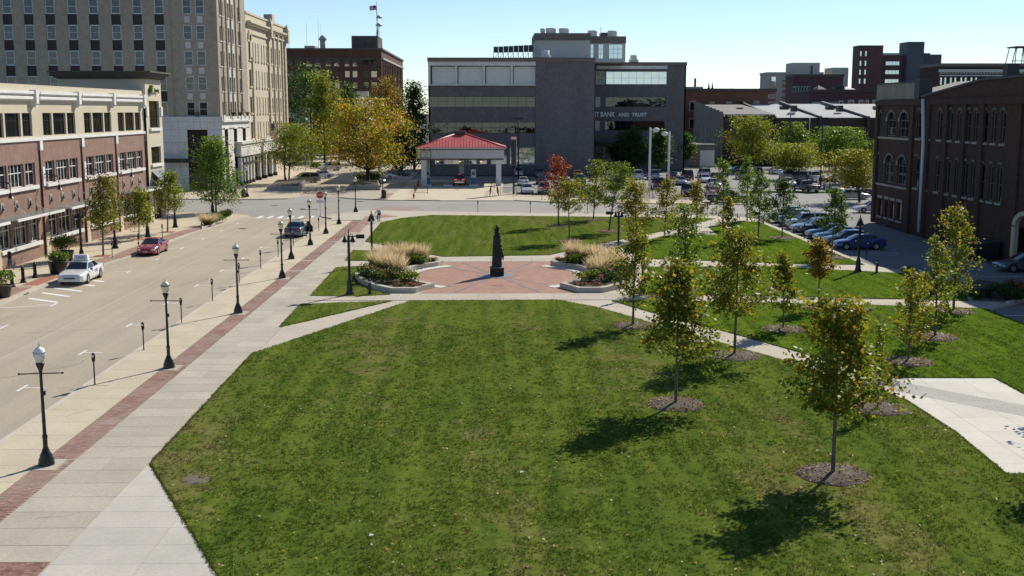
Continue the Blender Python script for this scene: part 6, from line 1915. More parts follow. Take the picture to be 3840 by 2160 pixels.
def leaf_quads(C, size, rg, droop=0.3):
    """random oriented leaves round the points C"""
    n = len(C)
    a = rg.uniform(0, 2 * np.pi, n); el = rg.normal(-droop, 0.55, n); roll = rg.uniform(-1.3, 1.3, n)
    d = np.stack([np.cos(a) * np.cos(el), np.sin(a) * np.cos(el), np.sin(el)], 1)
    up = np.array([0, 0, 1.0])
    s = np.cross(d, up); s /= np.linalg.norm(s, axis=1, keepdims=True) + 1e-9
    u = np.cross(s, d)
    sd = s * np.cos(roll)[:, None] + u * np.sin(roll)[:, None]
    L_ = size * rg.uniform(.65, 1.35, n)[:, None]; W = L_ * rg.uniform(.35, .55, n)[:, None]
    v = np.stack([C, C + d * L_ * .45 + sd * W, C + d * L_, C + d * L_ * .45 - sd * W], 1).reshape(-1, 3)
    return v, np.arange(len(v)).reshape(-1, 4)


def envelope(t, shape):
    t = np.clip(t, 0, 1)
    if shape == 'oval': return np.where(t < .35, (.35 + .65 * (t / .35) ** .7), np.clip(1 - ((t - .35) / .65), 0, 1) ** .62)
    if shape == 'round': return np.sqrt(np.clip(1 - (2 * t - 1) ** 2, 0, 1)) * .92 + .12 * (1 - t)
    if shape == 'cone': return np.clip(1 - t, 0, 1) ** .72 * np.minimum(1, .5 + t * 4)
    if shape == 'vase': return .45 + .55 * np.sin(np.pi * np.clip(t * .85 + .1, 0, 1)) - .35 * np.clip(t - .75, 0, 1) * 2
    if shape == 'flat': return np.sqrt(np.clip(1 - (2 * t - 1) ** 4, 0, 1))


def tree(label, spec, pal, seed, leaf=0.13, nleaf=5000, shape='oval', group=None, name='tree', trunk_r=None, nl=26, clump=0.30, sparse=0.0, bark=None, toppal=None, cat='tree', leader=0.94, gap=0.0):
    x, y, H, zb, xo, Rr = spec
    rg = np.random.default_rng(seed)
    t = thing(name, label, cat, (x, y, 0), group=group)
    tr = trunk_r or max(.045, .013 * H)
    bark = bark or M_bark
    mb = MB()
    top = Vector((x + xo, y, H * leader))
    ph = rg.uniform(0, 6.28)
    path = []
    for k in range(7):
        f = k / 6
        path.append((x + xo * f ** 1.5 + .03 * H * .12 * math.sin(f * 5 + ph) * f, y + .02 * H * .1 * math.cos(f * 4 + ph) * f, H * leader * f))
    mb.tube([(x, y, -.05)] + path[:], [tr * 1.5] + [tr * (1 - .82 * k / 6) for k in range(7)], 7)
    cl = []; wts = []
    ch = H - zb
    for i in range(nl):
        f = (i + rg.uniform(0, .9)) / nl
        az = i * 2.4 + rg.uniform(-.5, .5)
        t_tip = .14 + .82 * f
        z_tip = zb + ch * t_tip
        r_tip = Rr * float(envelope(np.array(t_tip), shape)) * rg.uniform(.50, 1.22)
        z_at = max(zb * .92, z_tip - max(.15 * ch, r_tip * rg.uniform(.45, .9)))
        z_at = min(z_at, H * leader * .96)
        fz = z_at / (H * leader)
        bx_, by_ = x + xo * fz ** 1.5, y
        tip = np.array([x + xo * (z_tip / H) ** 1.2 + r_tip * math.cos(az), y + r_tip * math.sin(az), z_tip])
        base = np.array([bx_, by_, z_at]); mid = base * .45 + tip * .55 + np.array([0, 0, -.06 * r_tip])
        r0 = tr * (1 - .8 * fz) * .5
        mb.tube([base, mid, tip], [r0, r0 * .6, r0 * .2], 4, cap=False)
        for s_ in (.35, .55, .75, .92, 1.0):
            p = base * (1 - s_) + tip * s_
            if np.linalg.norm(p[:2] - np.array([x + xo * .6, y])) < .15 * Rr and f < .6: continue
            cl.append(p + rg.normal(0, .07, 3) * Rr); wts.append(.5 + s_)
        for m_ in range(3):     # twigs
            s_ = rg.uniform(.4, .95); p = base * (1 - s_) + tip * s_
            q = p + rg.normal(0, 1, 3) * np.array([1, 1, .6]) * Rr * .26 + np.array([0, 0, .08 * Rr])
            mb.tube([p, q], [r0 * .35, r0 * .12], 3, cap=False)
            cl.append(q); wts.append(1.1)
    cl.append(np.array([x + xo, y, H * .97])); wts.append(.8)
    mb.build('trunk', bark, t)
    cl = np.array(cl); wts = np.array(wts)
    if gap: 
        keep = rg.random(len(cl)) > gap; cl, wts = cl[keep], wts[keep]
    wts = wts * rg.uniform(.4, 1.6, len(cl)); wts /= wts.sum()
    idx = rg.choice(len(cl), nleaf, p=wts)
    sg = clump * Rr * rg.uniform(.55, 1.25, len(cl))
    C = cl[idx] + rg.normal(0, 1, (nleaf, 3)) * sg[idx][:, None] * np.array([.62, .62, .46])
    C[:, 2] = np.clip(C[:, 2], zb - .1 * ch, H * 1.01)
    v, fc = leaf_quads(C, leaf, rg)
    pc, pw = pal_arr(pal)
    ccol = rg.choice(len(pc), len(cl), p=pw)       # each clump leans to one colour
    li = np.where(rg.random(nleaf) < .55, ccol[idx], rg.choice(len(pc), nleaf, p=pw))
    col = pc[li] * rg.uniform(.82, 1.42, (nleaf, 1))
    if toppal is not None:
        tc, tw_ = pal_arr(toppal); tl = rg.choice(len(tc), nleaf, p=tw_)
        tt = np.clip((C[:, 2] - zb) / ch, 0, 1)
        m_ = rg.random(nleaf) < tt * .55
        col[m_] = tc[tl][m_] * rg.uniform(.75, 1.3, (m_.sum(), 1))
    me = np_mesh('crown', v - np.array([x, y, 0]), fc, M_leaf, fcol=col)
    o = bpy.data.objects.new('crown', me); link(o, t)
    return t


def mulch(x, y, r, lab, seed):
    rg = random.Random(seed)
    t = thing('mulch_ring', lab, 'mulch', (x, y, 0), group='mulch rings round the young trees')
    n = 26
    mb = MB()
    rings = [(1.0, .04), (.97, .075), (.6, .12), (.2, .16)]
    ir = [1 + rg.uniform(-.05, .05) for _ in range(n)]
    vs = [(x + r * q * ir[k] * math.cos(2 * math.pi * k / n), y + r * q * ir[k] * math.sin(2 * math.pi * k / n), z) for q, z in rings for k in range(n)]
    fs = [(i * n + k, i * n + (k + 1) % n, (i + 1) * n + (k + 1) % n, (i + 1) * n + k) for i in range(3) for k in range(n)] + [tuple(3 * n + k for k in range(n))]
    mb.add(vs, fs, 0, True); mb.build('mulch_bed', M_soil, t)
    g2 = np.random.default_rng(seed); m = 420
    rr = r * np.sqrt(g2.random(m)) * np.where(g2.random(m) < .12, 1.18, .98); a = g2.uniform(0, 6.28, m)
    C = np.stack([x + rr * np.cos(a), y + rr * np.sin(a), .10 + .06 * (1 - rr / r) + 0 * a], 1)
    v, fc = leaf_quads(C, .09, g2, 0)
    v[:, 2] = np.maximum(v[:, 2], .05)
    cc = np.array([(.17, .14, .12), (.10, .08, .07), (.26, .22, .19)])[g2.integers(0, 3, m)]
    o = bpy.data.objects.new('bark_chips', np_mesh('bark_chips', v - np.array([x, y, 0]), fc, M_leaf, fcol=cc)); link(o, t); tag(o, kind='stuff')


GT = 'young trees on the park lawns'
YOUNG = [
    # spec, palette, top palette, leaves, leaf, shape, label, mulch radius, clump, extra
    ((11.42, 36.80, 6.29, 1.90, -0.05, 1.59), MAPLE, GOLD, 4000, .185, 'oval', 'large bushy young maple turning bronze, nearest the camera on the right lawn', 1.25, .30, {}),
    ((7.57, 46.14, 6.17, 1.96, 0.03, 1.74), MAPLE, GOLD, 3600, .19, 'cone', 'bushy young maple left of the diagonal path, second nearest the camera', 1.25, .30, {}),
    ((12.03, 55.64, 6.51, 1.97, 0.07, 1.84), MAPLE, GOLD, 3300, .19, 'oval', 'broad young maple just left of the diagonal path beyond the second one', 1.3, .30, {}),
    ((7.90, 63.67, 6.01, 1.15, 0.13, 1.25), MAPLE, GOLD, 1900, .18, 'oval', 'slim golden maple by the start of the diagonal path', 1.2, .34, {}),
    ((15.82, 45.37, 3.84, 0.30, -0.07, 0.51), LOCUST, None, 420, .13, 'oval', 'nearly bare sapling behind the nearest maple', 1.25, .4, {'low': 1}),
    ((20.27, 54.15, 4.72, 0.60, -0.02, 1.04), GOLD, None, 1000, .18, 'oval', 'thin yellow sapling with sparse leaves right of the bare one', 1.2, .28, {}),
    ((23.92, 60.20, 5.64, 0.97, -0.19, 1.08), LOCUST, None, 1200, .17, 'oval', 'slim green tree left of the tallest tree by the right path', 1.2, .30, {}),
    ((28.11, 68.14, 6.75, 0.91, -0.11, 1.53), LOCUST, GOLD, 1700, .19, 'oval', 'tall yellow green tree near the right path end, before the shaded drive', 1.2, .28, {}),
    ((16.24, 62.58, 4.46, 0.91, -0.13, 0.97), MAPLE, GOLD, 1500, .19, 'oval', 'small gold and green tree in the lawn behind the broad maple', 1.2, .34, {}),
    ((20.19, 69.54, 4.39, 1.75, -0.03, 0.94), RUST, None, 1300, .20, 'oval', 'small rust coloured tree alone on the right lawn', 1.1, .36, {}),
    ((13.30, 78.38, 5.84, 0.90, -0.08, 1.66), GREEN, LOCUST, 2100, .19, 'oval', 'full green tree right behind the second nearest maple', 0, .32, {}),
    ((13.47, 107.18, 5.84, 0.95, -0.30, 1.83), GOLD, None, 3400, .19, 'oval', 'golden tree behind the floodlight lamp right of the plaza', 0, .32, {}),
    ((11.17, 127.41, 6.68, 1.25, 0.42, 1.85), LOCUST, None, 2800, .21, 'round', 'yellow green tree, left one of the round pair on the far lawn', 1.3, .32, {}),
    ((11.69, 115.09, 7.29, 2.15, 1.39, 1.61), GREEN, LOCUST, 3000, .20, 'round', 'green tree, right one of the round pair on the far lawn', 1.3, .32, {}),
    ((7.06, 106.28, 6.04, 2.85, -0.22, 1.53), LOCUST, GOLD, 2800, .18, 'round', 'small green and gold tree left of the round pair', 1.2, .32, {}),
    ((6.86, 120.80, 7.51, 2.29, -0.16, 1.43), REDT, None, 2600, .18, 'oval', 'deep red tree on the far lawn before the bank', 1.3, .32, {}),
    ((16.40, 108.83, 6.00, 1.54, 0.34, 1.30), GOLD, None, 2400, .19, 'oval', 'golden tree right of the floodlight lamp beside the diagonal path', 0, .32, {}),
    ((20.55, 114.95, 5.29, 1.42, -0.02, 1.11), GOLD, None, 1900, .19, 'oval', 'narrow golden tree at the far right lawn corner', 0, .34, {}),
    ((23.65, 116.85, 7.77, 0.74, -0.16, 1.11), GREEN, None, 2200, .19, 'oval', 'tall slim pale green tree beside the far path end', 0, .34, {}),
    ((21.76, 104.76, 4.51, 0.82, -0.08, 0.74), GOLD, None, 1400, .18, 'oval', 'small gold tree before the tall slim green one', 0, .34, {}),
    ((28.44, 127.14, 7.38, 1.08, -0.25, 1.27), GREEN, None, 2400, .20, 'oval', 'feathery pale green tree at the street corner of the park', 0, .34, {}),
    ((25.45, 108.69, 6.57, 1.23, 0.18, 1.49), GREEN, None, 2600, .19, 'oval', 'pale green tree left of the dark one by the parked cars', 0, .32, {}),
    ((27.75, 108.65, 5.89, 1.54, -0.02, 1.68), DARKG, None, 2800, .19, 'oval', 'dark green tree before the white parked sport utility', 1.3, .30, {}),
    ((28.16, 93.73, 6.03, 2.00, 0.19, 1.23), DARKG, GREEN, 2600, .17, 'oval', 'dark green spire shaped tree before the parked car row', 1.2, .30, {}),
]
SHORT = ['nearest maple', 'second nearest maple', 'third maple', 'slim maple at the path start', 'bare sapling', 'thin yellow sapling', 'slim green tree', 'tall yellow green tree', 'small gold and green tree', 'small rust tree', '', '', 'left round tree', 'right round tree', 'small tree left of the round pair', 'deep red tree', '', '', '', '', '', '', 'dark green tree by the parked cars', 'dark spire tree']
ORD = ['nearest right', 'second nearest', 'third', 'path start', 'bare sapling', 'yellow sapling', 'slim green', 'tall yellow green', 'gold and green', 'rust']
for i, (sp, pal, tp, nlf, lf, shp, lab, mr, clp, ex) in enumerate(YOUNG):
    if ex.get('low'):
        x, y, H, zb, xo, Rr = sp
        tree(lab, (x, y, H, H * .22, xo, Rr), pal, 100 + i, lf, nlf, 'cone', GT, 'young_tree', .035, 30, .30)
    else:
        tree(lab, sp, pal, 100 + i, lf * .80, int(nlf * (1.15 if i > 10 else 1.4)), shp, GT, 'young_tree', None, 24 if nlf > 3000 else 18, clp * .76, toppal=tp)
    if mr:
        mulch(sp[0], sp[1], mr, 'mulch ring round the trunk of the ' + SHORT[i], 200 + i)
# bare twigs on the leafless sapling come from its limbs

# trees standing just outside the picture on the right, seen by their shadows
tree('young maple just beyond the right edge of the picture, nearer one', (20.2, 37.0, 5.2, 1.7, 0, 1.6), MAPLE, 140, .18, 2600, 'oval', GT, 'young_tree', None, 22, .26)
tree('young maple just beyond the right edge of the picture, farther one', (23.9, 45.0, 5.0, 1.6, 0, 1.5), MAPLE, 141, .18, 1500, 'oval', GT, 'young_tree', None, 20, .26)

GL = 'street trees on the left pavement'
tree('first left street tree, orange topped, behind the red car', (-33.17, 96.26, 6.96, 1.90, 0.38, 1.53), LOCUST, 301, .16, 3600, 'oval', GL, 'street_tree', toppal=RUST)
tree('small yellow green street tree right behind the red car', (-34.04, 108.94, 4.91, 1.15, 0.27, 1.40), LOCUST, 302, .17, 2800, 'oval', GL, 'street_tree')
tree('third left street tree with yellow green crown', (-33.14, 115.41, 6.31, 2.10, 0.60, 1.52), LOCUST, 303, .18, 2800, 'oval', GL, 'street_tree')
tree('dense dark pear tree at the left street corner', (-33.59, 137.69, 9.05, 1.01, 0.16, 3.28), GREEN, 304, .20, 8500, 'cone', GL, 'street_tree', nl=40, clump=.26)
for i, (x, y) in enumerate(((-33.17, 96.26), (-34.04, 108.94), (-33.14, 115.41))):
    t = thing('tree_pit', ('brick edged tree pit under the first left street tree', 'tree pit under the small tree by the red car', 'tree pit under the third left street tree')[i], 'tree pit', (x, y, 0), group='tree pits')
    MB().box(x - .8, x + .8, y - .8, y + .8, -.01, .03).build('frame', M_kerb, t); MB().box(x - .68, x + .68, y - .68, y + .68, 0, .036).build('soil', M_redpave, t)

GB = 'big trees round the far junction'
lt_ = tree('feathery twin trunked locust tree in the left junction planter', (-34.81, 193.94, 9.95, 3.02, 1.07, 4.82), LOCUST, 310, .24, 8500, 'round', GB, 'street_tree', .16, 34, .30, bark=M_darkbark)
WORG[lt_.name] = lt_.location.copy()
MB().tube([(-35.6, 194.9, 0), (-35.7, 194.9, 3), (-35.2, 194.5, 7)], [.16, .13, .08], 7).build('trunk', M_darkbark, lt_)
tree('large glowing orange maple in the right junction planter', (-20.82, 188.52, 14.00, 2.75, -0.19, 7.06), ORANGE, 311, .30, 12000, 'round', GB, 'street_tree', .36, 44, .20, bark=M_darkbark, gap=.12)
tree('tall yellow green tree behind the orange maple', (-39.60, 268.00, 21.28, 1.45, 0.00, 4.61), YELLOWG, 312, .36, 8500, 'oval', GB, 'street_tree', .3, 36, .28, bark=M_darkbark)
tree('dark green tree left of the yellow green one, before the brown block', (-43.89, 276.00, 23.22, 1.14, 0.00, 6.17), DARKG, 313, .38, 9000, 'round', GB, 'street_tree', .3, 36, .30, bark=M_darkbark)
tree('dark green tree glimpsed between yellow and rust crowns', (-35.48, 280.00, 19.04, 0.97, 0.00, 2.85), DARKG, 314, .38, 4500, 'oval', GB, 'street_tree', .25, 26, .32, bark=M_darkbark)
tree('rust brown tree above the orange maple', (-25.41, 272.00, 20.32, 1.28, 0.00, 4.88), RUST, 315, .38, 6500, 'round', GB, 'street_tree', .28, 30, .30, bark=M_darkbark)
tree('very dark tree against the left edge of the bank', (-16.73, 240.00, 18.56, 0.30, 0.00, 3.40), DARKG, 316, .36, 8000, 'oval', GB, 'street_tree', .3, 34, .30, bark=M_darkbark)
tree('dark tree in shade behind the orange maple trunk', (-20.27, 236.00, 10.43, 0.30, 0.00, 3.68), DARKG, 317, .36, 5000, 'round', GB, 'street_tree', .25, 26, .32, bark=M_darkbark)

GK = 'trees beside the bank'
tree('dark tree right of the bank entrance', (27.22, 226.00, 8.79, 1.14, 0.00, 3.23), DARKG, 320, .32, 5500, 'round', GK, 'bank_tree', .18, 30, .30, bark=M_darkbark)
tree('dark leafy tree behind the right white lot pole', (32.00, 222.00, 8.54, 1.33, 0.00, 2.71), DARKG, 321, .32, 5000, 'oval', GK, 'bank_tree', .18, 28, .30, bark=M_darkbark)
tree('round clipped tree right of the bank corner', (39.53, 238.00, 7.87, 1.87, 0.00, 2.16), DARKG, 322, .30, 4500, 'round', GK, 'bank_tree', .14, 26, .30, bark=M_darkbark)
GP = 'yellowing locust trees in the parking lot'
tree('largest yellow green lot tree before the stone shed', (52.46, 232.00, 11.09, 2.04, 0.00, 5.06), LOCUST, 330, .28, 10000, 'round', GP, 'lot_tree', .2, 34, .22, bark=M_darkbark)
tree('olive lot tree in the middle, before the other lot trees', (54.10, 205.00, 6.27, 2.15, 0.00, 4.81), LOCUST, 331, .26, 7000, 'round', GP, 'lot_tree', .18, 30, .28, bark=M_darkbark)
tree('lot tree farthest back below the white roofs', (64.67, 246.00, 9.67, 1.85, 0.00, 3.66), GREEN, 332, .34, 4500, 'round', GP, 'lot_tree', .18, 26, .30, bark=M_darkbark)
tree('green lot tree right of the far one', (71.02, 236.00, 8.71, 2.26, 0.00, 5.29), GREEN, 333, .34, 7000, 'round', GP, 'lot_tree', .2, 32, .28, bark=M_darkbark)
tree('orange tinged lot tree next to the brick warehouse', (49.54, 153.38, 6.91, 2.10, -1.61, 3.45), GOLD, 334, .24, 7000, 'round', GP, 'lot_tree', .2, 32, .28, bark=M_darkbark, toppal=LOCUST)
tree('lot tree peeping out beside the brick warehouse top', (78.53, 236.00, 6.18, 0.61, 0.00, 1.62), GREEN, 335, .32, 1800, 'round', GP, 'lot_tree', .15, 16, .32, bark=M_darkbark)


# ------------------------------------------------------------------ beds, shrubs, grasses
def shrub(name, label, x, y, rx, ry, h, pal, seed, n=900, leaf=.09, z0=0.0, flowers=None, cat='shrub', group=None):
    rg = np.random.default_rng(seed)
    t = thing(name, label, cat, (x, y, z0), group=group)
    k = 26
    a = rg.uniform(0, 6.28, k); r = np.sqrt(rg.random(k)) * .8
    cz = z0 + h * (.25 + .6 * rg.random(k) * np.sqrt(1 - r ** 2 * .8))
    cl = np.stack([x + rx * r * np.cos(a), y + ry * r * np.sin(a), cz], 1)
    st_ = MB()
    for c in cl[:14]: st_.tube([(x + (c[0] - x) * .3, y + (c[1] - y) * .3, z0), tuple(c)], [.02, .008], 3, cap=False)
    st_.build('stems', M_bark, t)
    idx = rg.integers(0, k, n)
    C = cl[idx] + rg.normal(0, 1, (n, 3)) * np.array([rx, ry, h]) * np.array([.2, .2, .13])
    C[:, 2] = np.maximum(C[:, 2], z0 + .03)
    v, fc = leaf_quads(C, leaf, rg, -.2)
    pc, pw = pal_arr(pal)
    col = pc[rg.choice(len(pc), n, p=pw)] * rg.uniform(.7, 1.3, (n, 1))
    o = bpy.data.objects.new('foliage', np_mesh('foliage', v - np.array([x, y, z0]), fc, M_leaf, fcol=col)); link(o, t)
    if flowers:
        fc_, cnt, fs = flowers
        ids = rg.integers(0, k, cnt); m = cnt * 16
        F = np.repeat(cl[ids] + np.array([0, 0, h * .14]) + rg.normal(0, .12, (cnt, 3)) * np.array([rx, ry, .1]), 16, 0) + rg.normal(0, .05, (m, 3))
        v, f2 = leaf_quads(F, fs, rg, 0)
        fcol = np.array(fc_)[rg.integers(0, len(fc_), m)] * rg.uniform(.8, 1.2, (m, 1))
        o = bpy.data.objects.new('flowers', np_mesh('flowers', v - np.array([x, y, z0]), f2, M_leaf, fcol=fcol)); link(o, t)
    return t


def plume_grass(label, x, y, h, r, seed, n=520, z0=.3):
    rg = np.random.default_rng(seed)
    t = thing('plume_grass', label, 'grass', (x, y, z0), group='feathery tan grasses in the plaza planters')

    def blades(n, h0, h1, sp, wd, c, nm):
        a = rg.uniform(0, 6.28, n); r0 = r * .35 * np.sqrt(rg.random(n)); out = rg.uniform(.15, 1.0, n) * sp; hh = rg.uniform(h0, h1, n)
        bx_ = x + r0 * np.cos(a); by_ = y + r0 * np.sin(a)
        V = []
        pr = rg.uniform(0, 6.28, n); dx, dy = np.cos(pr) * wd, np.sin(pr) * wd
        lv = []
        for f in (0, .5, 1.0):
            px = bx_ + out * np.cos(a) * f ** 1.6; py = by_ + out * np.sin(a) * f ** 1.6; pz = z0 + hh * f * (1 - .12 * f * out / max(sp, .01))
            s = (1, 1.15, .25)[int(f * 2)]
            lv.append(np.stack([px - dx * s, py - dy * s, pz], 1)); lv.append(np.stack([px + dx * s, py + dy * s, pz], 1))
        v = np.stack(lv, 1).reshape(-1, 3)
        b = np.arange(n)[:, None] * 6
        fc = np.concatenate([b + np.array([0, 1, 3, 2]), b + np.array([2, 3, 5, 4])])
        col = np.array(c)[rg.integers(0, len(c), n)] * rg.uniform(.8, 1.2, (n, 1)); col = np.concatenate([col, col])
        o = bpy.data.objects.new(nm, np_mesh(nm, v - np.array([x, y, z0]), fc, M_plume, fcol=col)); link(o, t)
    blades(int(n * .7), h * .35, h * .65, r * .9, .012, [(.16, .17, .05), (.24, .20, .08), (.12, .13, .04)], 'blades')
    blades(int(n * .8), h * .6, h * 1.12, r * 1.1, .014, [(.62, .52, .33), (.54, .44, .27), (.68, .59, .41)], 'plumes')


# planter walls: closed loop with a soil bed
def planter(label, loop, seed):
    t = thing('plaza_planter', label, 'planter', (sum(p[0] for p in loop) / len(loop), sum(p[1] for p in loop) / len(loop), 0), group='curved plaza planters')
    n = len(loop)
    ar = sum(loop[i][0] * loop[(i + 1) % n][1] - loop[(i + 1) % n][0] * loop[i][1] for i in range(n))
    if ar < 0: loop = loop[::-1]
    inner = []
    for i in range(n):
        p0, p1, p2 = (Vector(loop[(i + k) % n]) for k in (-1, 0, 1))
        d = ((p1 - p0).normalized() + (p2 - p1).normalized()).normalized()
        inner.append(p1 + Vector((-d.y, d.x)) * .42)
    for i in range(n):
        j = (i + 1) % n
        MB().prism([loop[i], loop[j], tuple(inner[j]), tuple(inner[i])], -.02, .35).build('wall_stone', M_wallcap, t)
    MB().prism([tuple(p) for p in inner], 0, .27, bottom=False).build('soil', M_soil, t)


outer = [(-4.15, 78.3), (-5.3, 76.0), (-7.0, 76.0), (-8.4, 77.7), (-9.7, 80.7), (-10.3, 83.3), (-10.1, 86.0), (-9.0, 88.8), (-7.3, 91.0), (-5.6, 91.6), (-4.1, 90.2)]
arc_in = [(PC[0] + 7.1 * math.cos(a), PC[1] + 7.1 * math.sin(a)) for a in np.linspace(math.pi - .86, math.pi + .86, 9)]
loopL = outer + arc_in
planter('curved concrete planter on the left of the plaza', loopL, 1)
planter('curved concrete planter on the right of the plaza', [(2 * PC[0] - x, y) for x, y in loopL], 2)
PINK = [(.42, .14, .20), (.50, .24, .28), (.36, .10, .16)]
MAG = [(.36, .06, .17), (.28, .05, .13), (.42, .14, .25)]
g_i = 0
for side, (sx, word) in enumerate(((1, 'left'), (-1, 'right'))):
    P2 = lambda x, y: ((x if sx == 1 else 2 * PC[0] - x), y)
    for k, (x, y, h) in enumerate(((-7.6, 88.6, 1.75), (-6.7, 89.6, 1.7), (-5.9, 90.0, 1.7), (-8.6, 87.2, 1.7), (-8.9, 85.6, 1.65), (-8.2, 84.3, 1.7), (-7.5, 83.0, 1.65), (-7.0, 82.0, 1.6))):
        a, b_ = P2(x, y); g_i += 1
        plume_grass('tan plume grass number %s from the back in the %s planter' % (['one', 'two', 'three', 'four', 'five', 'six', 'seven', 'eight'][k], word), a, b_, h * .98 * (.88 + .24 * ((g_i * 37) % 10) / 10), .85, 400 + g_i)
    for k, (x, y, rx, ry, h, pal, fl_, lab) in enumerate((
            (-8.6, 80.4, 1.0, 1.0, 1.0, DARKG, (PINK, 16, .07), 'leafy shrub with pink flower heads at the outer edge of the %s planter'),
            (-7.4, 79.3, 1.0, 1.0, .95, DARKG, (PINK, 18, .07), 'leafy shrub with pink flower heads in the middle of the %s planter'),
            (-6.2, 79.4, .9, 1.0, .8, GREEN, (PINK, 8, .06), 'paler shrub at the inner front of the %s planter'),
            (-9.2, 82.4, .8, .9, .9, DARKG, (PINK, 10, .07), 'dark shrub at the outer bend of the %s planter'),
            (-6.0, 88.6, 1.0, .8, .75, GREEN, (((.30, .10, .05), (.2, .2, .05)), 8, .06), 'green shrub at the back of the %s planter'),
            (-6.5, 77.0, .55, .35, .25, DARKG, (MAG, 14, .05), 'low magenta flowers at the front rim of the %s planter'),
            (-5.4, 77.1, .55, .35, .25, DARKG, (MAG, 22, .05), 'bright magenta flower patch at the inner tip of the %s planter'),
            (-5.0, 90.4, .6, .4, .25, DARKG, (MAG, 22, .05), 'magenta flower patch at the back tip of the %s planter'))):
        a, b_ = P2(x, y)
        shrub('planter_shrub', lab % word, a, b_, rx, ry, h, pal, 500 + side * 20 + k, 900 if h > .5 else 240, .13 if h > .5 else .08, .3, fl_, 'shrub' if h > .5 else 'flowers', 'planting in the plaza planters')

# left pavement planting
def pot(label, x, y, r, h, seed, pal):
    t = thing('planter_pot', label, 'planter', (x, y, 0), group='black planter pots')
    MB().lathe([(r * .7, 0), (r * .78, .06), (r * .85, h * .5), (r, h * .9), (r * 1.06, h), (r * .92, h), (r * .9, h - .08)], 16, (x, y, 0)).build('pot', M_black, t)
    MB().lathe([(r * .9, h - .08), (.01, h - .06)], 16, (x, y, 0)).build('soil', M_soil, t)


p1x, p1y = -33.02, 85.78
pot('large black planter pot beside the white taxi', p1x, p1y, .75, .95, 1, GREEN)
shrub('potted_shrub', 'trailing green shrub in the large black pot by the taxi', p1x, p1y, .85, .85, .8, GREEN, 601, 1100, .12, .9)
p2x, p2y = -35.32, 93.45
pot('black planter pot behind the taxi roof sign', p2x, p2y, .7, .8, 2, GREEN)
shrub('potted_shrub', 'bushy green shrub behind the taxi roof sign', p2x, p2y, 1.1, .9, 1.5, GREEN, 602, 1500, .13, .7, (((.45, .4, .35),), 6, .05))
p3x, p3y = -32.56, 74.65
pot('black planter pot cut by the left picture edge', p3x, p3y, .7, .8, 3, GREEN)
shrub('potted_shrub', 'green shrub in the pot at the left picture edge', p3x, p3y, .8, .8, 1.2, GREEN, 603, 900, .12, .7)
bed = thing('corner_bed', 'kerbed planting bed at the left street corner', 'planter', (-30.79, 125.31, 0))
bq = [(-30.36, 118.10), (-30.35, 124.41), (-30.44, 130.45), (-30.66, 133.44), (-32.78, 134.50), (-32.56, 127.16)]
MB().prism(bq, -.01, .16).build('kerb', M_kerb, bed)
cxb, cyb = sum(p[0] for p in bq) / 6, sum(p[1] for p in bq) / 6
MB().prism([(cxb + (x - cxb) * .86, cyb + (y - cyb) * .86) for x, y in bq], 0, .19).build('soil', M_soil, bed)
for k, (px, py, r, h, pal, lab) in enumerate(((525, 566, 1.0, 1.2, LOCUST, 'tan ornamental grass clump at the near end of the corner bed'), (543, 562, 1.0, 1.0, GREEN, 'low leafy plants in the middle of the corner bed'), (560, 552, .8, .8, DARKG, 'dark low shrub in the corner bed'), (573, 546, .5, .8, DARKG, 'round clipped ball shrub at the tip of the corner bed'))):
    X, Y = [(-30.58, 121.81), (-30.46, 124.86), (-30.78, 129.01), (-30.71, 131.44)][k]
    if k == 0:
        plume_grass(lab, X, Y, 1.3, 1.2, 620, 700, .15)
    else: shrub('bed_shrub', lab, X, Y, r, r, h, pal, 610 + k, 800, .13, .15, group='planting in the corner bed')
# junction planters with low walls
for nm, q in (('low dark stone planter wall under the twin locust at the junction', [(-35.07, 176.45), (-29.89, 175.49), (-31.53, 190.74), (-36.43, 192.90)]), ('low dark stone planter wall under the orange maple', [(-22.58, 178.04), (-17.66, 177.07), (-19.21, 189.52), (-23.43, 190.61)])):
    t = thing('stone_planter', nm, 'planter', (q[0][0], q[0][1], 0), group='junction planters')
    MB().prism(q, 0, .7).build('wall', M_stone, t)
    c_ = (sum(p[0] for p in q) / 4, sum(p[1] for p in q) / 4)
    MB().prism([(c_[0] + (x - c_[0]) * .9, c_[1] + (y - c_[1]) * .93) for x, y in q], .5, .74).build('soil', M_soil, t)
for k, (lab, X, Y) in enumerate((('low dark shrub left of the orange maple trunk', -22.21, 192.68), ('low dark shrub right of the orange maple trunk', -20.22, 191.60), ('hedge shrub in the far street bed behind the minivan', -34.54, 246.83), ('hedge shrub left in the far street bed', -37.88, 243.48))):
    shrub('low_shrub', lab, X, Y, 1.3, .9, 1.3, DARKG, 640 + k, 700, .25, .6 if k < 2 else 0, group='low shrubs at the junction')
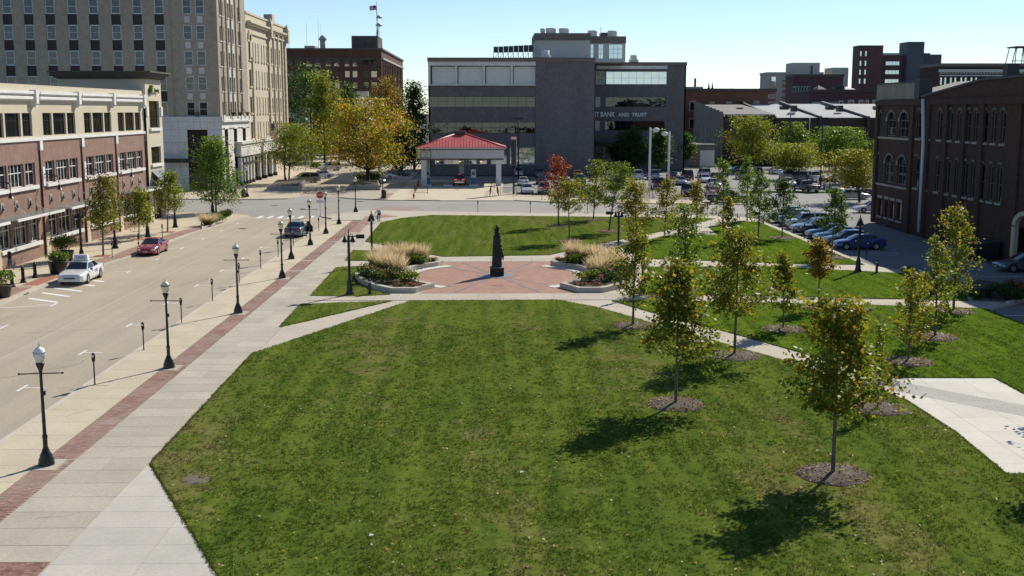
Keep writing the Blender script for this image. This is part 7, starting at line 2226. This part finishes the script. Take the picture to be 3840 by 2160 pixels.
# bed at the right path end
rb = thing('drive_bed', 'mulched bed with shrubs where the right path meets the drive', 'planter', (34.5, 76.5, 0))
MB().prism([(31.2, 72.6), (33.2, 71.5), (36.0, 73.8), (36.7, 76), (35.9, 79.6), (34.9, 81.4), (33.0, 78)], .0, .09).build('soil', M_soil, rb)
MB().prism([(32.9, 71.1), (34.4, 72.3), (36.3, 73.7), (37.0, 76), (36.8, 76.1), (36.05, 73.9), (34.2, 72.5), (32.75, 71.3)], -.3, .13).build('kerb', M_kerb, rb)
for k, (X, Y, r, h, pal, fl_, lab) in enumerate(((31.35, 72.53, .5, .55, DARKG, None, 'small dark shrub at the left of the drive bed'), (32.29, 73.31, .45, .6, DARKG, None, 'small dark shrub second from left in the drive bed'), (33.04, 72.97, .9, 1.0, DARKG, None, 'large dark shrub in the drive bed'), (34.59, 74.08, 1.1, 1.0, DARKG, (((.45, .10, .14), (.40, .16, .16)), 46, .09), 'red flowering shrub at the right edge in the drive bed'), (33.67, 72.18, .8, .6, DARKG, None, 'low dark shrub before the red flowering one'), (31.21, 84.35, .5, .5, GREEN, None, 'single shrub at the end of the right path by the drive'))):
    shrub('bed_shrub', lab, X, Y, r, r, h, pal, 660 + k, 1000, .10, .08, fl_, group='shrubs in the drive bed')


# ------------------------------------------------------------------ cars (front towards local +Y)
CARS = {
    'sedan': dict(L=4.75, W=1.80, H=1.43, base=.20, hood=((2.37, .52), (2.3, .66), (2.0, .76), (1.0, .93), (-1.35, .98), (-1.5, 1.00), (-2.2, .98), (-2.34, .86), (-2.37, .60)), belt=.93, gh=(1.05, .28, -.85, -1.62), wb=.83, wr=.60, fw=1.42, rw=-1.35, r=.32),
    'big_sedan': dict(L=5.35, W=1.96, H=1.46, base=.22, hood=((2.67, .55), (2.62, .78), (2.4, .84), (1.15, .96), (-1.3, 1.0), (-1.6, 1.04), (-2.5, 1.02), (-2.64, .92), (-2.67, .60)), belt=.97, gh=(1.10, .35, -.95, -1.75), wb=.86, wr=.64, fw=1.50, rw=-1.45, r=.34),
    'coupe': dict(L=4.55, W=1.76, H=1.34, base=.19, hood=((2.27, .48), (2.2, .62), (1.9, .74), (.9, .90), (-1.2, .95), (-1.6, .98), (-2.1, .96), (-2.24, .84), (-2.27, .58)), belt=.91, gh=(.95, .10, -.70, -1.75), wb=.81, wr=.57, fw=1.36, rw=-1.30, r=.32),
    'suv': dict(L=4.70, W=1.86, H=1.76, base=.28, hood=((2.35, .62), (2.3, .86), (2.1, .98), (1.1, 1.08), (-2.2, 1.10), (-2.33, 1.05), (-2.35, .62)), belt=1.07, gh=(1.15, .55, -2.0, -2.28), wb=.86, wr=.70, fw=1.42, rw=-1.38, r=.37),
    'minivan': dict(L=5.0, W=1.94, H=1.75, base=.22, hood=((2.5, .55), (2.45, .76), (2.2, .88), (1.45, 1.02), (-2.35, 1.05), (-2.48, 1.0), (-2.5, .58)), belt=1.02, gh=(1.55, .62, -2.05, -2.42), wb=.90, wr=.74, fw=1.55, rw=-1.45, r=.34),
    'pickup': dict(L=5.5, W=1.92, H=1.82, base=.34, hood=((2.75, .66), (2.7, .96), (2.5, 1.04), (1.5, 1.12), (-2.65, 1.14), (-2.74, 1.08), (-2.75, .66)), belt=1.10, gh=(1.45, .80, -.55, -.80), wb=.88, wr=.72, fw=1.75, rw=-1.65, r=.40),
}
PAINT = {k: paint_mat('paint_' + k, c, m) for k, c, m in (
    ('white', (.72, .72, .70), 0), ('silver', (.44, .46, .48), .5), ('red', (.30, .020, .028), 0), ('maroon', (.11, .018, .018), .2), ('blue', (.018, .055, .22), .2), ('slate', (.10, .155, .215), .5),
    ('paleblue', (.30, .37, .44), .4), ('navy', (.015, .022, .05), .2), ('black', (.012, .012, .014), .1), ('grey', (.13, .135, .14), .4), ('tan', (.40, .36, .29), .4), ('yellow', (.48, .36, .03), 0),
    ('green', (.03, .07, .05), .3), ('teal', (.10, .15, .16), .4), ('pink', (.42, .06, .11), 0), ('brown', (.17, .14, .12), .4))}


def quad_patch(mb, c, u0, u1, v0, v1, off):
    """inset patch on the quad c (bl, br, tr, tl) pushed out along its normal"""
    c = [Vector(p) for p in c]
    n = (c[1] - c[0]).cross(c[3] - c[0]).normalized() * off

    def P(u, v): return (c[0] * (1 - u) + c[1] * u) * (1 - v) + (c[3] * (1 - u) + c[2] * u) * v + n
    mb.add([P(u0, v0), P(u1, v0), P(u1, v1), P(u0, v1)], [(0, 1, 2, 3)])
    return mb


def make_car(kind):
    p = CARS[kind]
    t = thing('parked_car', 'x', 'car')
    hw = p['W'] / 2
    ys = sorted(set([round(y, 3) for y in np.arange(-p['L'] / 2, p['L'] / 2 + .001, p['L'] / 44)] + [a for a, _ in p['hood']] + [q + s for q in (p['fw'], p['rw']) for s in (-p['r'] * 1.16, p['r'] * 1.16)]))
    hy = sorted(p['hood'])
    zt = lambda y: float(np.interp(y, [a for a, _ in hy], [b for _, b in hy]))
    e = p['L'] / 2
    wf = lambda y: hw * float(np.interp(abs(y), [0, e * .7, e * .9, e * .97, e], [1, .985, .93, .84, .74]))

    def zb(y):
        z = p['base'] + (.10 * max(0, (abs(y) - e * .86) / (e * .14)))
        for q in (p['fw'], p['rw']):
            R_ = p['r'] * 1.15
            if abs(y - q) < R_: z = max(z, p['r'] + math.sqrt(R_ ** 2 - (y - q) ** 2) - .02)
        return z
    mb = MB(); rings = []
    for y in ys:
        w_, b_, tp = wf(y), zb(y), zt(y)
        b_ = min(b_, tp - .12)
        m1 = b_ + (tp - b_) * .3; m2 = b_ + (tp - b_) * .72
        half = [(w_ * .88, b_), (w_ * .985, b_ + .04), (w_, m1), (w_ * .985, m2), (w_ * .93, tp - .035), (w_ * .82, tp), (w_ * .4, tp + .025)]
        rings.append([(x, y, z) for x, z in half] + [(-x, y, z) for x, z in half[::-1]])
    n = len(rings[0])
    mb.add([q for r_ in rings for q in r_], [(i * n + k, i * n + (k + 1) % n, (i + 1) * n + (k + 1) % n, (i + 1) * n + k) for i in range(len(rings) - 1) for k in range(n)], 0, True)
    mb.add(rings[0], [tuple(range(n))]); mb.add(rings[-1], [tuple(range(n - 1, -1, -1))])
    # cabin
    ya, yb_, yc, yd = p['gh']; wb, wr, H, bz = p['wb'], p['wr'], p['H'], p['belt']
    bl = {}
    ysg = [ya, yb_, (yb_ + yc) / 2, yc, yd]
    bot = {y: (wb * (1 if i not in (0, 4) else .93), bz) for i, y in enumerate(ysg)}
    A, B_, Cc, Dd = ya, yb_, yc, yd
    V = lambda s, y, w_, z: (s * w_, y, z)
    def side(s):
        return [V(s, ya, wb * .92, bz), V(s, yb_, wr * .97, H - .03), V(s, (yb_ + yc) / 2, wr, H), V(s, yc, wr * .97, H - .03), V(s, yd, wb * .92, bz), V(s, (ya + yd) / 2, wb, bz)]
    Rr, Ll = side(1), side(-1)
    mid = [(0, ya + .06, bz), (0, yb_ + .03, H + .005), (0, (yb_ + yc) / 2, H + .035), (0, yc - .03, H + .005), (0, yd - .04, bz)]
    cab = MB()
    cab.add(Rr + Ll + mid, [(0, 1, 13, 12), (6, 12, 13, 7), (1, 2, 14, 13), (7, 13, 14, 8), (2, 3, 15, 14), (8, 14, 15, 9), (3, 4, 16, 15), (9, 15, 16, 10)], 0, False)
    cab.add(Rr + Ll, [(0, 5, 2, 1), (5, 4, 3, 2), (6, 7, 8, 11), (11, 8, 9, 10)])
    b0 = len(mb.v); mb.v += cab.v; mb.f += [tuple(b0 + i for i in f) for f in cab.f]; mb.m += cab.m; mb.sm += cab.sm
    mb.build('body', PAINT['white'], t)
    # glass
    g_ = MB()
    quad_patch(g_, [mid[0], Rr[0], Rr[1], mid[1]], .0, .94, .07, .93, -.012); quad_patch(g_, [Ll[0], mid[0], mid[1], Ll[1]], .06, 1, .07, .93, -.012)
    g_.build('windshield', M_carglass, t)
    g_ = MB()
    quad_patch(g_, [Rr[4], mid[4], mid[3], Rr[3]], .08, 1, .12, .93, -.012); quad_patch(g_, [mid[4], Ll[4], Ll[3], mid[3]], 0, .92, .12, .93, -.012)
    g_.build('rear_window', M_carglass, t)
    for s, S_ in ((1, Rr), (-1, Ll)):
        for half in (0, 1):
            q = [S_[5], S_[0], S_[1], S_[2]] if half == 0 else [S_[4], S_[5], S_[2], S_[3]]
            if s < 0: q = [q[1], q[0], q[3], q[2]]
            u = (.05, .90) if (half == 0) == (s > 0) else (.10, .95)
            quad_patch(MB(), q, u[0], u[1], .10, .86, .014).build('side_window', M_carglass, t)
        MB().box(s * (hw + .02) if s > 0 else s * (hw + .16), s * (hw + .16) if s > 0 else s * (hw + .02), ya - .18, ya - .04, bz - .02, bz + .12).build('side_mirror', M_grille, t)
        hx = s * hw * .66
        MB().ellipsoid((hx, e - .06, zt(e - .1) - .09), (.22, .10, .07), 8, 5).build('headlight', M_headl, t)
        tz = zt(-e + .1) - .12
        MB().box(hx - .2, hx + .2, -e - .012, -e + .10, tz - .10, tz + .07).build('taillight', M_taill, t)
        for yd_ in (ya - .62, ya - 1.55): MB().box(s * hw - .012 if s > 0 else s * hw - .012, s * hw + .012, yd_ - .08, yd_ + .08, bz - .14, bz - .10).build('door_handle', M_grille, t)
    for q in (p['fw'], p['rw']):
        for s in (-1, 1):
            r = p['r']
            w = MB(); vs_ = []
            xo, xi = s * (hw + .012), s * (hw - .20)
            nn = 18
            prof = [(r * .62, xo), (r * .9, xo), (r, xo - s * .03), (r, xi), (r * .6, xi)]
            for rr, xx in prof:
                for k in range(nn): vs_.append((xx, q + rr * math.cos(2 * math.pi * k / nn), r + rr * math.sin(2 * math.pi * k / nn)))
            w.add(vs_, [(i * nn + k, i * nn + (k + 1) % nn, (i + 1) * nn + (k + 1) % nn, (i + 1) * nn + k) for i in range(4) for k in range(nn)], 0, True)
            wo_ = w.build('wheel', M_rubber, t)
            rm = MB(); c_ = (s * (hw - .015), q, r)
            vs_ = [c_] + [(s * (hw + .004), q + r * .63 * math.cos(2 * math.pi * k / nn), r + r * .63 * math.sin(2 * math.pi * k / nn)) for k in range(nn)]
            rm.add(vs_, [(0, 1 + k, 1 + (k + 1) % nn) for k in range(nn)], 0, True); rm.build('rim', M_rim, wo_)
    zf = zt(e - .02)
    MB().box(-hw * .38, hw * .38, e - .06, e + .012, zf - .17, zf - .03).build('grille', M_grille, t)
    MB().box(-hw * .80, hw * .80, e - .1, e + .05, p['base'] + .12, p['base'] + .27).build('front_bumper', M_grille if kind in ('suv', 'pickup') else PAINT['white'], t)
    MB().box(-hw * .82, hw * .82, -e - .05, -e + .1, p['base'] + .12, p['base'] + .30).build('rear_bumper', M_chrome if kind == 'pickup' else PAINT['white'], t)
    MB().box(-.16, .16, e + .05, e + .056, p['base'] + .15, p['base'] + .24).build('number_plate', M_plate, t)
    MB().box(-.16, .16, -e - .056, -e - .012, p['base'] + .38, p['base'] + .48).build('number_plate', M_plate, t)
    if kind == 'pickup':
        MB().box(-hw * .80, hw * .80, -e + .12, yd - .1, 1.12, 1.172).build('bed', M_grille, t)
        for s in (-1, 1): MB().box(s * hw * .92 - .05, s * hw * .92 + .05, -e + .05, yd, 1.10, 1.21).build('bed_rail', PAINT['white'], t)
    if kind in ('suv', 'minivan'):
        for s in (-1, 1): MB().tube([(s * wr * .85, yb_ - .1, H + .04), (s * wr * .85, yc + .1, H + .04)], .025, 5).build('roof_rail', M_grille, t)
    for s in (-1, 1): MB().box(-.02 + s * .3, .02 + s * .3, ya + .0, ya + .05, bz + .02, bz + .04)
    return t


PROTO = {}
PAINTED = ('body', 'front_bumper', 'rear_bumper', 'bed_rail')


def car(kind, colour, x, y, hd, label, group, z=None, name=None):
    if kind not in PROTO:
        PROTO[kind] = make_car(kind); o = PROTO[kind]
    else:
        o = copy_tree(PROTO[kind])
    o.name = name or {'suv': 'parked_suv', 'minivan': 'parked_minivan', 'pickup': 'parked_pickup'}.get(kind, 'parked_car')
    o.location = (x, y, Z_LOT + .006 if z is None else z)
    o.rotation_euler = (0, 0, hd)
    tag(o, label, {'suv': 'suv', 'minivan': 'minivan', 'pickup': 'pickup'}.get(kind, 'car'), group)
    for ch in kids(o):
        if ch.name.startswith('taillight'): set_mat(ch, M_taill)
        if ch.name.split('.')[0] in PAINTED and ch.data.materials[0].name.startswith('paint_'): set_mat(ch, PAINT[colour])
    return o


PI = math.pi
SG = 'cars on the near street'
taxi = car('big_sedan', 'white', -30.25, 82.9, PI + .04, 'white taxi sedan with roof sign parked at the left kerb', SG, Z_ST + .006, 'taxi')
rs = MB().add([(-.52, -.02, 1.50), (.52, -.02, 1.50), (.52, -.42, 1.50), (-.52, -.42, 1.50), (-.46, -.10, 1.92), (.46, -.10, 1.92), (.46, -.34, 1.92), (-.46, -.34, 1.92)], [(0, 1, 5, 4), (1, 2, 6, 5), (2, 3, 7, 6), (3, 0, 4, 7), (4, 5, 6, 7)])
WORG[taxi.name] = Vector((0, 0, 0))
ro = rs.build('roof_sign', M_signwhite, taxi)
lettering('lettering', 'TAXI', .34, flat('taxi_letter', (.10, .12, .35), .5), ro, (0, -.02 + .055, 1.71), (R(90 - 12), 0, PI), .004)
dl = bpy.data.objects.new('door_lettering', text_mesh('TAXI', .3, MATS['taxi_letter'], .003)); link(dl, taxi); dl.location = (-.995, -.35, .72); dl.rotation_euler = (R(90), 0, -PI / 2)
car('coupe', 'red', -29.85, 99.2, PI + .02, 'red coupe parked at the left kerb beyond the taxi', SG, Z_ST + .006)
bs = car('sedan', 'slate', -19.75, 113.4, 0.0, 'blue grey sedan with open passenger door at the park kerb', SG, Z_ST + .006)
NS = 'cars parked up the side street'
car('minivan', 'tan', -32.58, 197.16, PI / 2 + .55, 'tan minivan angle parked behind the left junction planter', NS, Z_ST + .006)
car('sedan', 'white', -31.92, 210.07, PI / 2 + .55, 'white sedan right behind the tan minivan', NS, Z_ST + .006)
car('suv', 'white', -33.99, 236.89, PI / 2 + .55, 'white wagon beyond the white sedan up the side street', NS, Z_ST + .006)
car('sedan', 'silver', -20.42, 194.78, -PI / 2 - .5, 'silver sedan parked behind the orange maple trunk', NS, Z_ST + .006)
car('coupe', 'white', -19.68, 208.63, -PI / 2 - .5, 'white coupe parked beyond the silver sedan', NS, Z_ST + .006)
car('sedan', 'black', -18.29, 216.30, -PI / 2 - .5, 'dark car in shade behind the white coupe', NS, Z_ST + .006)
car('sedan', 'red', -37.32, 286.90, 0, 'far red car under the orange maple', NS, Z_ST + .006)
pk = car('pickup', 'brown', -5.71, 190.33, 0, 'brown pickup with lit brake lights waiting in the drive-through', 'cars at the drive-through', -.028)
for ch in kids(pk):
    if ch.name.startswith('taillight'): set_mat(ch, M_brake)
LG = 'cars in the parking lot'
LOTC = [
    ('sedan', 'white', 4.97, 171.51, PI, 'white sedan facing the iron fence right of the driveway'),
    ('sedan', 'white', 4.85, 190.16, 0, 'white sedan parked behind the fence side white one'),
    ('minivan', 'silver', 4.70, 217.28, 0, 'silver minivan at the bank wall'),
    ('suv', 'grey', 8.48, 213.26, 0, 'dark grey suv by the bank tower wall'),
    ('sedan', 'black', 8.03, 193.26, 0, 'black sedan before the dark grey suv'),
    ('suv', 'silver', 7.51, 170.63, PI, 'silver suv half hidden behind the red tree at the fence'),
    ('pickup', 'white', 10.76, 206.93, PI, 'white pickup beside the red tree'),
    ('sedan', 'yellow', 15.36, 210.59, 0, 'yellow car at the bank wall'),
    ('sedan', 'green', 14.82, 196.41, 0, 'dark green sedan below the yellow car'),
    ('suv', 'maroon', 12.63, 163.36, PI / 2, 'dark red car behind the round tree pair'),
    ('sedan', 'navy', 11.70, 184.05, 0, 'navy sedan behind the red tree'),
    ('suv', 'white', 26.00, 206.69, 0, 'white suv left of the left white lot pole'),
    ('suv', 'paleblue', 28.88, 206.64, 0, 'pale blue suv behind the left white lot pole'),
    ('suv', 'maroon', 26.22, 181.91, 0, 'red suv between the white lot poles'),
    ('sedan', 'navy', 32.35, 206.59, 0, 'navy sedan behind the right white lot pole'),
    ('suv', 'maroon', 34.82, 205.33, 0, 'maroon suv right of the white lot poles'),
    ('sedan', 'slate', 31.17, 190.79, PI, 'slate blue sedan below the maroon suv'),
    ('suv', 'navy', 28.53, 166.23, PI, 'navy suv near the iron fence behind golden trees'),
    ('minivan', 'white', 39.27, 212.77, 0, 'white van right of the maroon suv'),
    ('sedan', 'white', 36.49, 197.18, PI, 'white sedan just below the white van'),
    ('sedan', 'silver', 35.68, 184.65, PI, 'silver sedan left of the feathery tree'),
    ('coupe', 'pink', 32.30, 166.97, PI, 'bright red pink hatchback near the lot rail'),
    ('pickup', 'navy', 31.29, 152.99, -PI / 2, 'dark pickup seen side on behind the far path end'),
    ('suv', 'green', 49.62, 215.24, 0, 'dark green suv under the largest lot tree'),
    ('sedan', 'white', 55.25, 223.42, 0, 'white car under the olive lot tree'),
    ('minivan', 'silver', 53.14, 206.26, 0, 'silver minivan below the olive lot tree'),
    ('sedan', 'white', 48.47, 187.44, PI, 'white sedan facing out below the silver minivan'),
    ('suv', 'grey', 54.26, 201.47, 0, 'dark grey suv right of the silver minivan'),
    ('pickup', 'black', 47.62, 173.40, .35, 'black pickup with red lights in the lot aisle'),
    ('pickup', 'white', 56.22, 199.13, 0, 'white pickup beside the lot light'),
    ('suv', 'silver', 52.99, 180.54, PI, 'silver suv right of the lot light pole'),
    ('sedan', 'tan', 59.72, 197.94, 0, 'tan sedan under the orange tinged lot tree'),
    ('suv', 'white', 57.08, 184.31, PI, 'white suv under the orange tinged lot tree'),
    ('sedan', 'grey', 51.80, 172.47, PI, 'grey sedan before the tan one under the lot tree'),
    ('sedan', 'silver', 50.28, 159.02, -PI / 2, 'silver sedan with sun glint seen side on near the warehouse'),
    ('sedan', 'black', 54.76, 168.24, 0, 'black sedan left of the warehouse corner'),
    ('sedan', 'silver', 56.36, 169.86, 0, 'silver sedan touching the warehouse corner'),
    ('sedan', 'grey', 48.52, 226.43, PI / 2, 'grey car in shade before the stone shed'),
    ('suv', 'black', 48.34, 252.62, PI / 2, 'black jeep before the white garage door'),
    ('sedan', 'white', 46.32, 138.07, PI / 2, 'white car peeking out at the warehouse corner'),
    ('suv', 'navy', 20.38, 183.92, 0, 'navy suv behind the right round tree'),
    ('sedan', 'white', 20.72, 203.17, 0, 'white sedan behind the round tree pair'),
    ('sedan', 'maroon', 39.53, 202.87, 0, 'dark red sedan behind the feathery tree'),
    ('minivan', 'grey', 45.13, 206.39, PI, 'grey van in the aisle under the largest lot tree'),
    ('sedan', 'white', 64.36, 202.48, 0, 'white sedan in the shade behind the orange tinged lot tree'),
]
for k_, c_, x, y, h_, lab in LOTC: car(k_, c_, x, y, h_, lab, LG)
RG = 'cars nosed up to the park lawn'
ROW = [('coupe', 'blue', 101.3, 'bright blue coupe, nearest in the row beside the lawn'), ('sedan', 'teal', 104.4, 'grey green sedan next to the bright blue coupe'), ('sedan', 'paleblue', 107.3, 'pale blue sedan third in the row beside the lawn'), ('sedan', 'slate', 110.2, 'slate sedan fourth in the row beside the lawn'),
       ('suv', 'navy', 113.1, 'dark boxy jeep in the middle of the row'), ('sedan', 'paleblue', 115.9, 'light silver blue sedan behind the dark jeep'), ('suv', 'white', 118.9, 'white sport utility behind the dark green tree'), ('pickup', 'paleblue', 122.2, 'pale blue pickup behind the white sport utility'), ('pickup', 'black', 125.6, 'black pickup at the far end of the row')]
for k_, c_, y, lab in ROW: car(k_, c_, 30.55 + CARS[k_]['L'] / 2, y, PI / 2, lab, RG)
car('sedan', 'teal', 41.3, 86.8, PI / 2, 'teal car nosing out of the warehouse arch at right edge', RG)

# open door of the kerbside sedan only
WORG[bs.name] = Vector((0, 0, 0))
od = MB().add([(.90, .78, .30), (1.55, .30, .30), (1.55, .30, .92), (.90, .78, .92), (.92, .82, .30), (1.58, .33, .30), (1.58, .33, .92), (.92, .82, .92)], [(0, 1, 2, 3), (7, 6, 5, 4), (0, 4, 5, 1), (3, 2, 6, 7), (1, 5, 6, 2)])
od.add([(.92, .76, .93), (1.5, .34, .93), (1.2, .5, 1.36), (.95, .66, 1.38)], [(0, 1, 2, 3)]); od.build('open_door', M_grille, bs)

# lit lamp of the waiting pickup only
WORG[pk.name] = Vector((0, 0, 0))
MB().box(-.18, .18, -.80, -.74, 1.74, 1.80).build('brake_lamp', M_brake, pk)


# ------------------------------------------------------------------ people
def person(label, x, y, rz, joints, radii, edges, dress, head, hair_pts=None, extra=None):
    t = thing('person', label, 'person', (x, y, 0), rz)
    me = bpy.data.meshes.new('body')
    me.from_pydata(joints, edges, [])
    o = bpy.data.objects.new('body', me); link(o, t)
    sk = o.modifiers.new('skin', 'SKIN'); sk.use_smooth_shade = True
    for i, r in enumerate(radii):
        me.skin_vertices[0].data[i].radius = (r, r) if not hasattr(r, '__len__') else r
    me.skin_vertices[0].data[0].use_root = True
    sb_ = o.modifiers.new('sub', 'SUBSURF'); sb_.levels = 2; sb_.render_levels = 2
    dg = bpy.context.evaluated_depsgraph_get()
    m2 = bpy.data.meshes.new_from_object(o.evaluated_get(dg))
    o.modifiers.clear(); o.data = m2
    mats = dress['mats']
    m2.materials.clear()
    for m in mats: m2.materials.append(m)
    for pl in m2.polygons:
        pl.material_index = dress['f'](pl.center); pl.use_smooth = True
    hx, hy, hz = head
    hd = MB().ellipsoid((hx, hy, hz), (.078, .098, .118), 12, 9); hd.ellipsoid((hx, hy + .10, hz - .015), (.016, .025, .03), 6, 4)
    for s in (-1, 1): hd.ellipsoid((hx + s * .08, hy, hz - .01), (.014, .025, .035), 6, 4)
    ho = hd.build('head', M_skin, t)
    fe = MB()
    for s in (-1, 1): fe.ellipsoid((hx + s * .032, hy + .09, hz + .015), (.012, .008, .008), 6, 4)
    fe.box(hx - .025, hx + .025, hy + .088, hy + .096, hz - .06, hz - .05); fe.build('face_features', M_hair, ho)
    hb = MB().ellipsoid((hx, hy - .025, hz + .035), (.09, .1, .105), 12, 8)
    if hair_pts: hb.tube(hair_pts, [.075, .07, .03], 8)
    hb.build('hair', M_hair, t)
    # shoes
    for i in dress['feet']:
        fx, fy, fz = joints[i]
        MB().ellipsoid((fx, fy + .05, .045), (.05, .13, .05), 8, 5).build('shoe', dress['shoe'], t)
    # hands: palm, four fingers and a thumb
    for i, s in dress['hands']:
        px, py, pz = joints[i]
        h_ = MB().ellipsoid((px, py, pz - .035), (.022, .042, .05), 8, 5)
        for k in range(4): h_.tube([(px, py - .03 + .02 * k, pz - .07), (px - s * .008, py - .03 + .02 * k, pz - .105), (px - s * .022, py - .028 + .02 * k, pz - .13 - .008 * (k in (1, 2)))], [.0095, .009, .007], 5)
        h_.tube([(px, py + .03, pz - .02), (px - s * .01, py + .06, pz - .05), (px - s * .015, py + .06, pz - .08)], [.011, .01, .008], 5)
        h_.build('hand', M_skin, t)
    return t


J1 = [(0, 0, .98), (0, .0, 1.18), (0, .0, 1.40), (0, .01, 1.50), (.10, 0, .94), (.12, .10, .52), (.12, -.02, .09), (-.10, 0, .94), (-.13, -.02, .52), (-.13, -.18, .10), (.19, 0, 1.42), (.26, -.05, 1.16), (.24, .06, .92), (-.19, 0, 1.42), (-.27, .04, 1.16), (-.25, .16, .95)]
R1 = [.15, .145, .15, .058, .10, .07, .045, .10, .07, .045, .07, .052, .038, .07, .052, .038]
E1 = [(0, 1), (1, 2), (2, 3), (0, 4), (4, 5), (5, 6), (0, 7), (7, 8), (8, 9), (2, 10), (10, 11), (11, 12), (2, 13), (13, 14), (14, 15)]
jean = flat('denim', (.05, .07, .12), .8); dkj = flat('black_jacket', (.012, .012, .015), .8); ljean = flat('light_denim', (.22, .28, .38), .8); wtee = flat('grey_white_top', (.55, .55, .56), .8)
dmats = [dkj, jean, M_skin]
person('person in dark jacket and jeans standing by the shop door at left', -37.3, 87.4, 2.4, J1, R1, E1, {'mats': dmats, 'f': lambda c: 2 if c.z > 1.47 and abs(c.x) < .1 else (0 if c.z > .93 else 1), 'feet': (6, 9), 'shoe': M_grille, 'hands': ((12, 1), (15, -1))}, (0, .02, 1.66))
J2 = [(x * .92, y, z * .955) for x, y, z in J1]
J2[14] = (-.36, -.05, 1.12); J2[15] = (-.47, -.02, .92)
wm = person('person in white top and pale jeans walking with a bag at the park corner', -12.66, 124.58, .25, J2, [r if not hasattr(r, '__len__') else r for r in [.135, .125, .135, .05, .10, .068, .042, .10, .068, .042, .06, .045, .034, .06, .045, .034]], E1,
            {'mats': [wtee, ljean, M_skin], 'f': lambda c: 2 if (c.z > 1.41 and abs(c.x) < .1) or (abs(c.x) > .26 and c.z < 1.2) else (0 if c.z > .90 else 1), 'feet': (6, 9), 'shoe': M_signwhite, 'hands': ((12, 1), (15, -1))}, (0, .02, 1.585), [(0, -.08, 1.6), (0, -.12, 1.45), (0, -.12, 1.3)])
WORG[wm.name] = Vector((0, 0, 0))
bg_ = thing('carrier_bag', 'pale carrier bag hanging from the walking person at the park corner', 'bag', (-12.88, 125.03, 0))
bxx, byy = -12.88, 125.03
MB().add([(bxx - .2, byy - .1, .38), (bxx + .2, byy - .1, .38), (bxx + .2, byy + .1, .38), (bxx - .2, byy + .1, .38), (bxx - .17, byy - .06, .82), (bxx + .17, byy - .06, .82), (bxx + .17, byy + .06, .82), (bxx - .17, byy + .06, .82)], [(3, 2, 1, 0), (0, 1, 5, 4), (1, 2, 6, 5), (2, 3, 7, 6), (3, 0, 4, 7)]).build('sack', M_signwhite, bg_)
MB().tube([(bxx - .1, byy, .82), (bxx, byy, 1.0), (bxx + .1, byy, .82)], .012, 5).build('handle', M_signwhite, bg_)
wb_ = MB().tube([(-.15, -.16, 1.05), (.18, -.16, 1.02)], [.11, .11], 8).build('jacket_round_waist', dkj, wm)
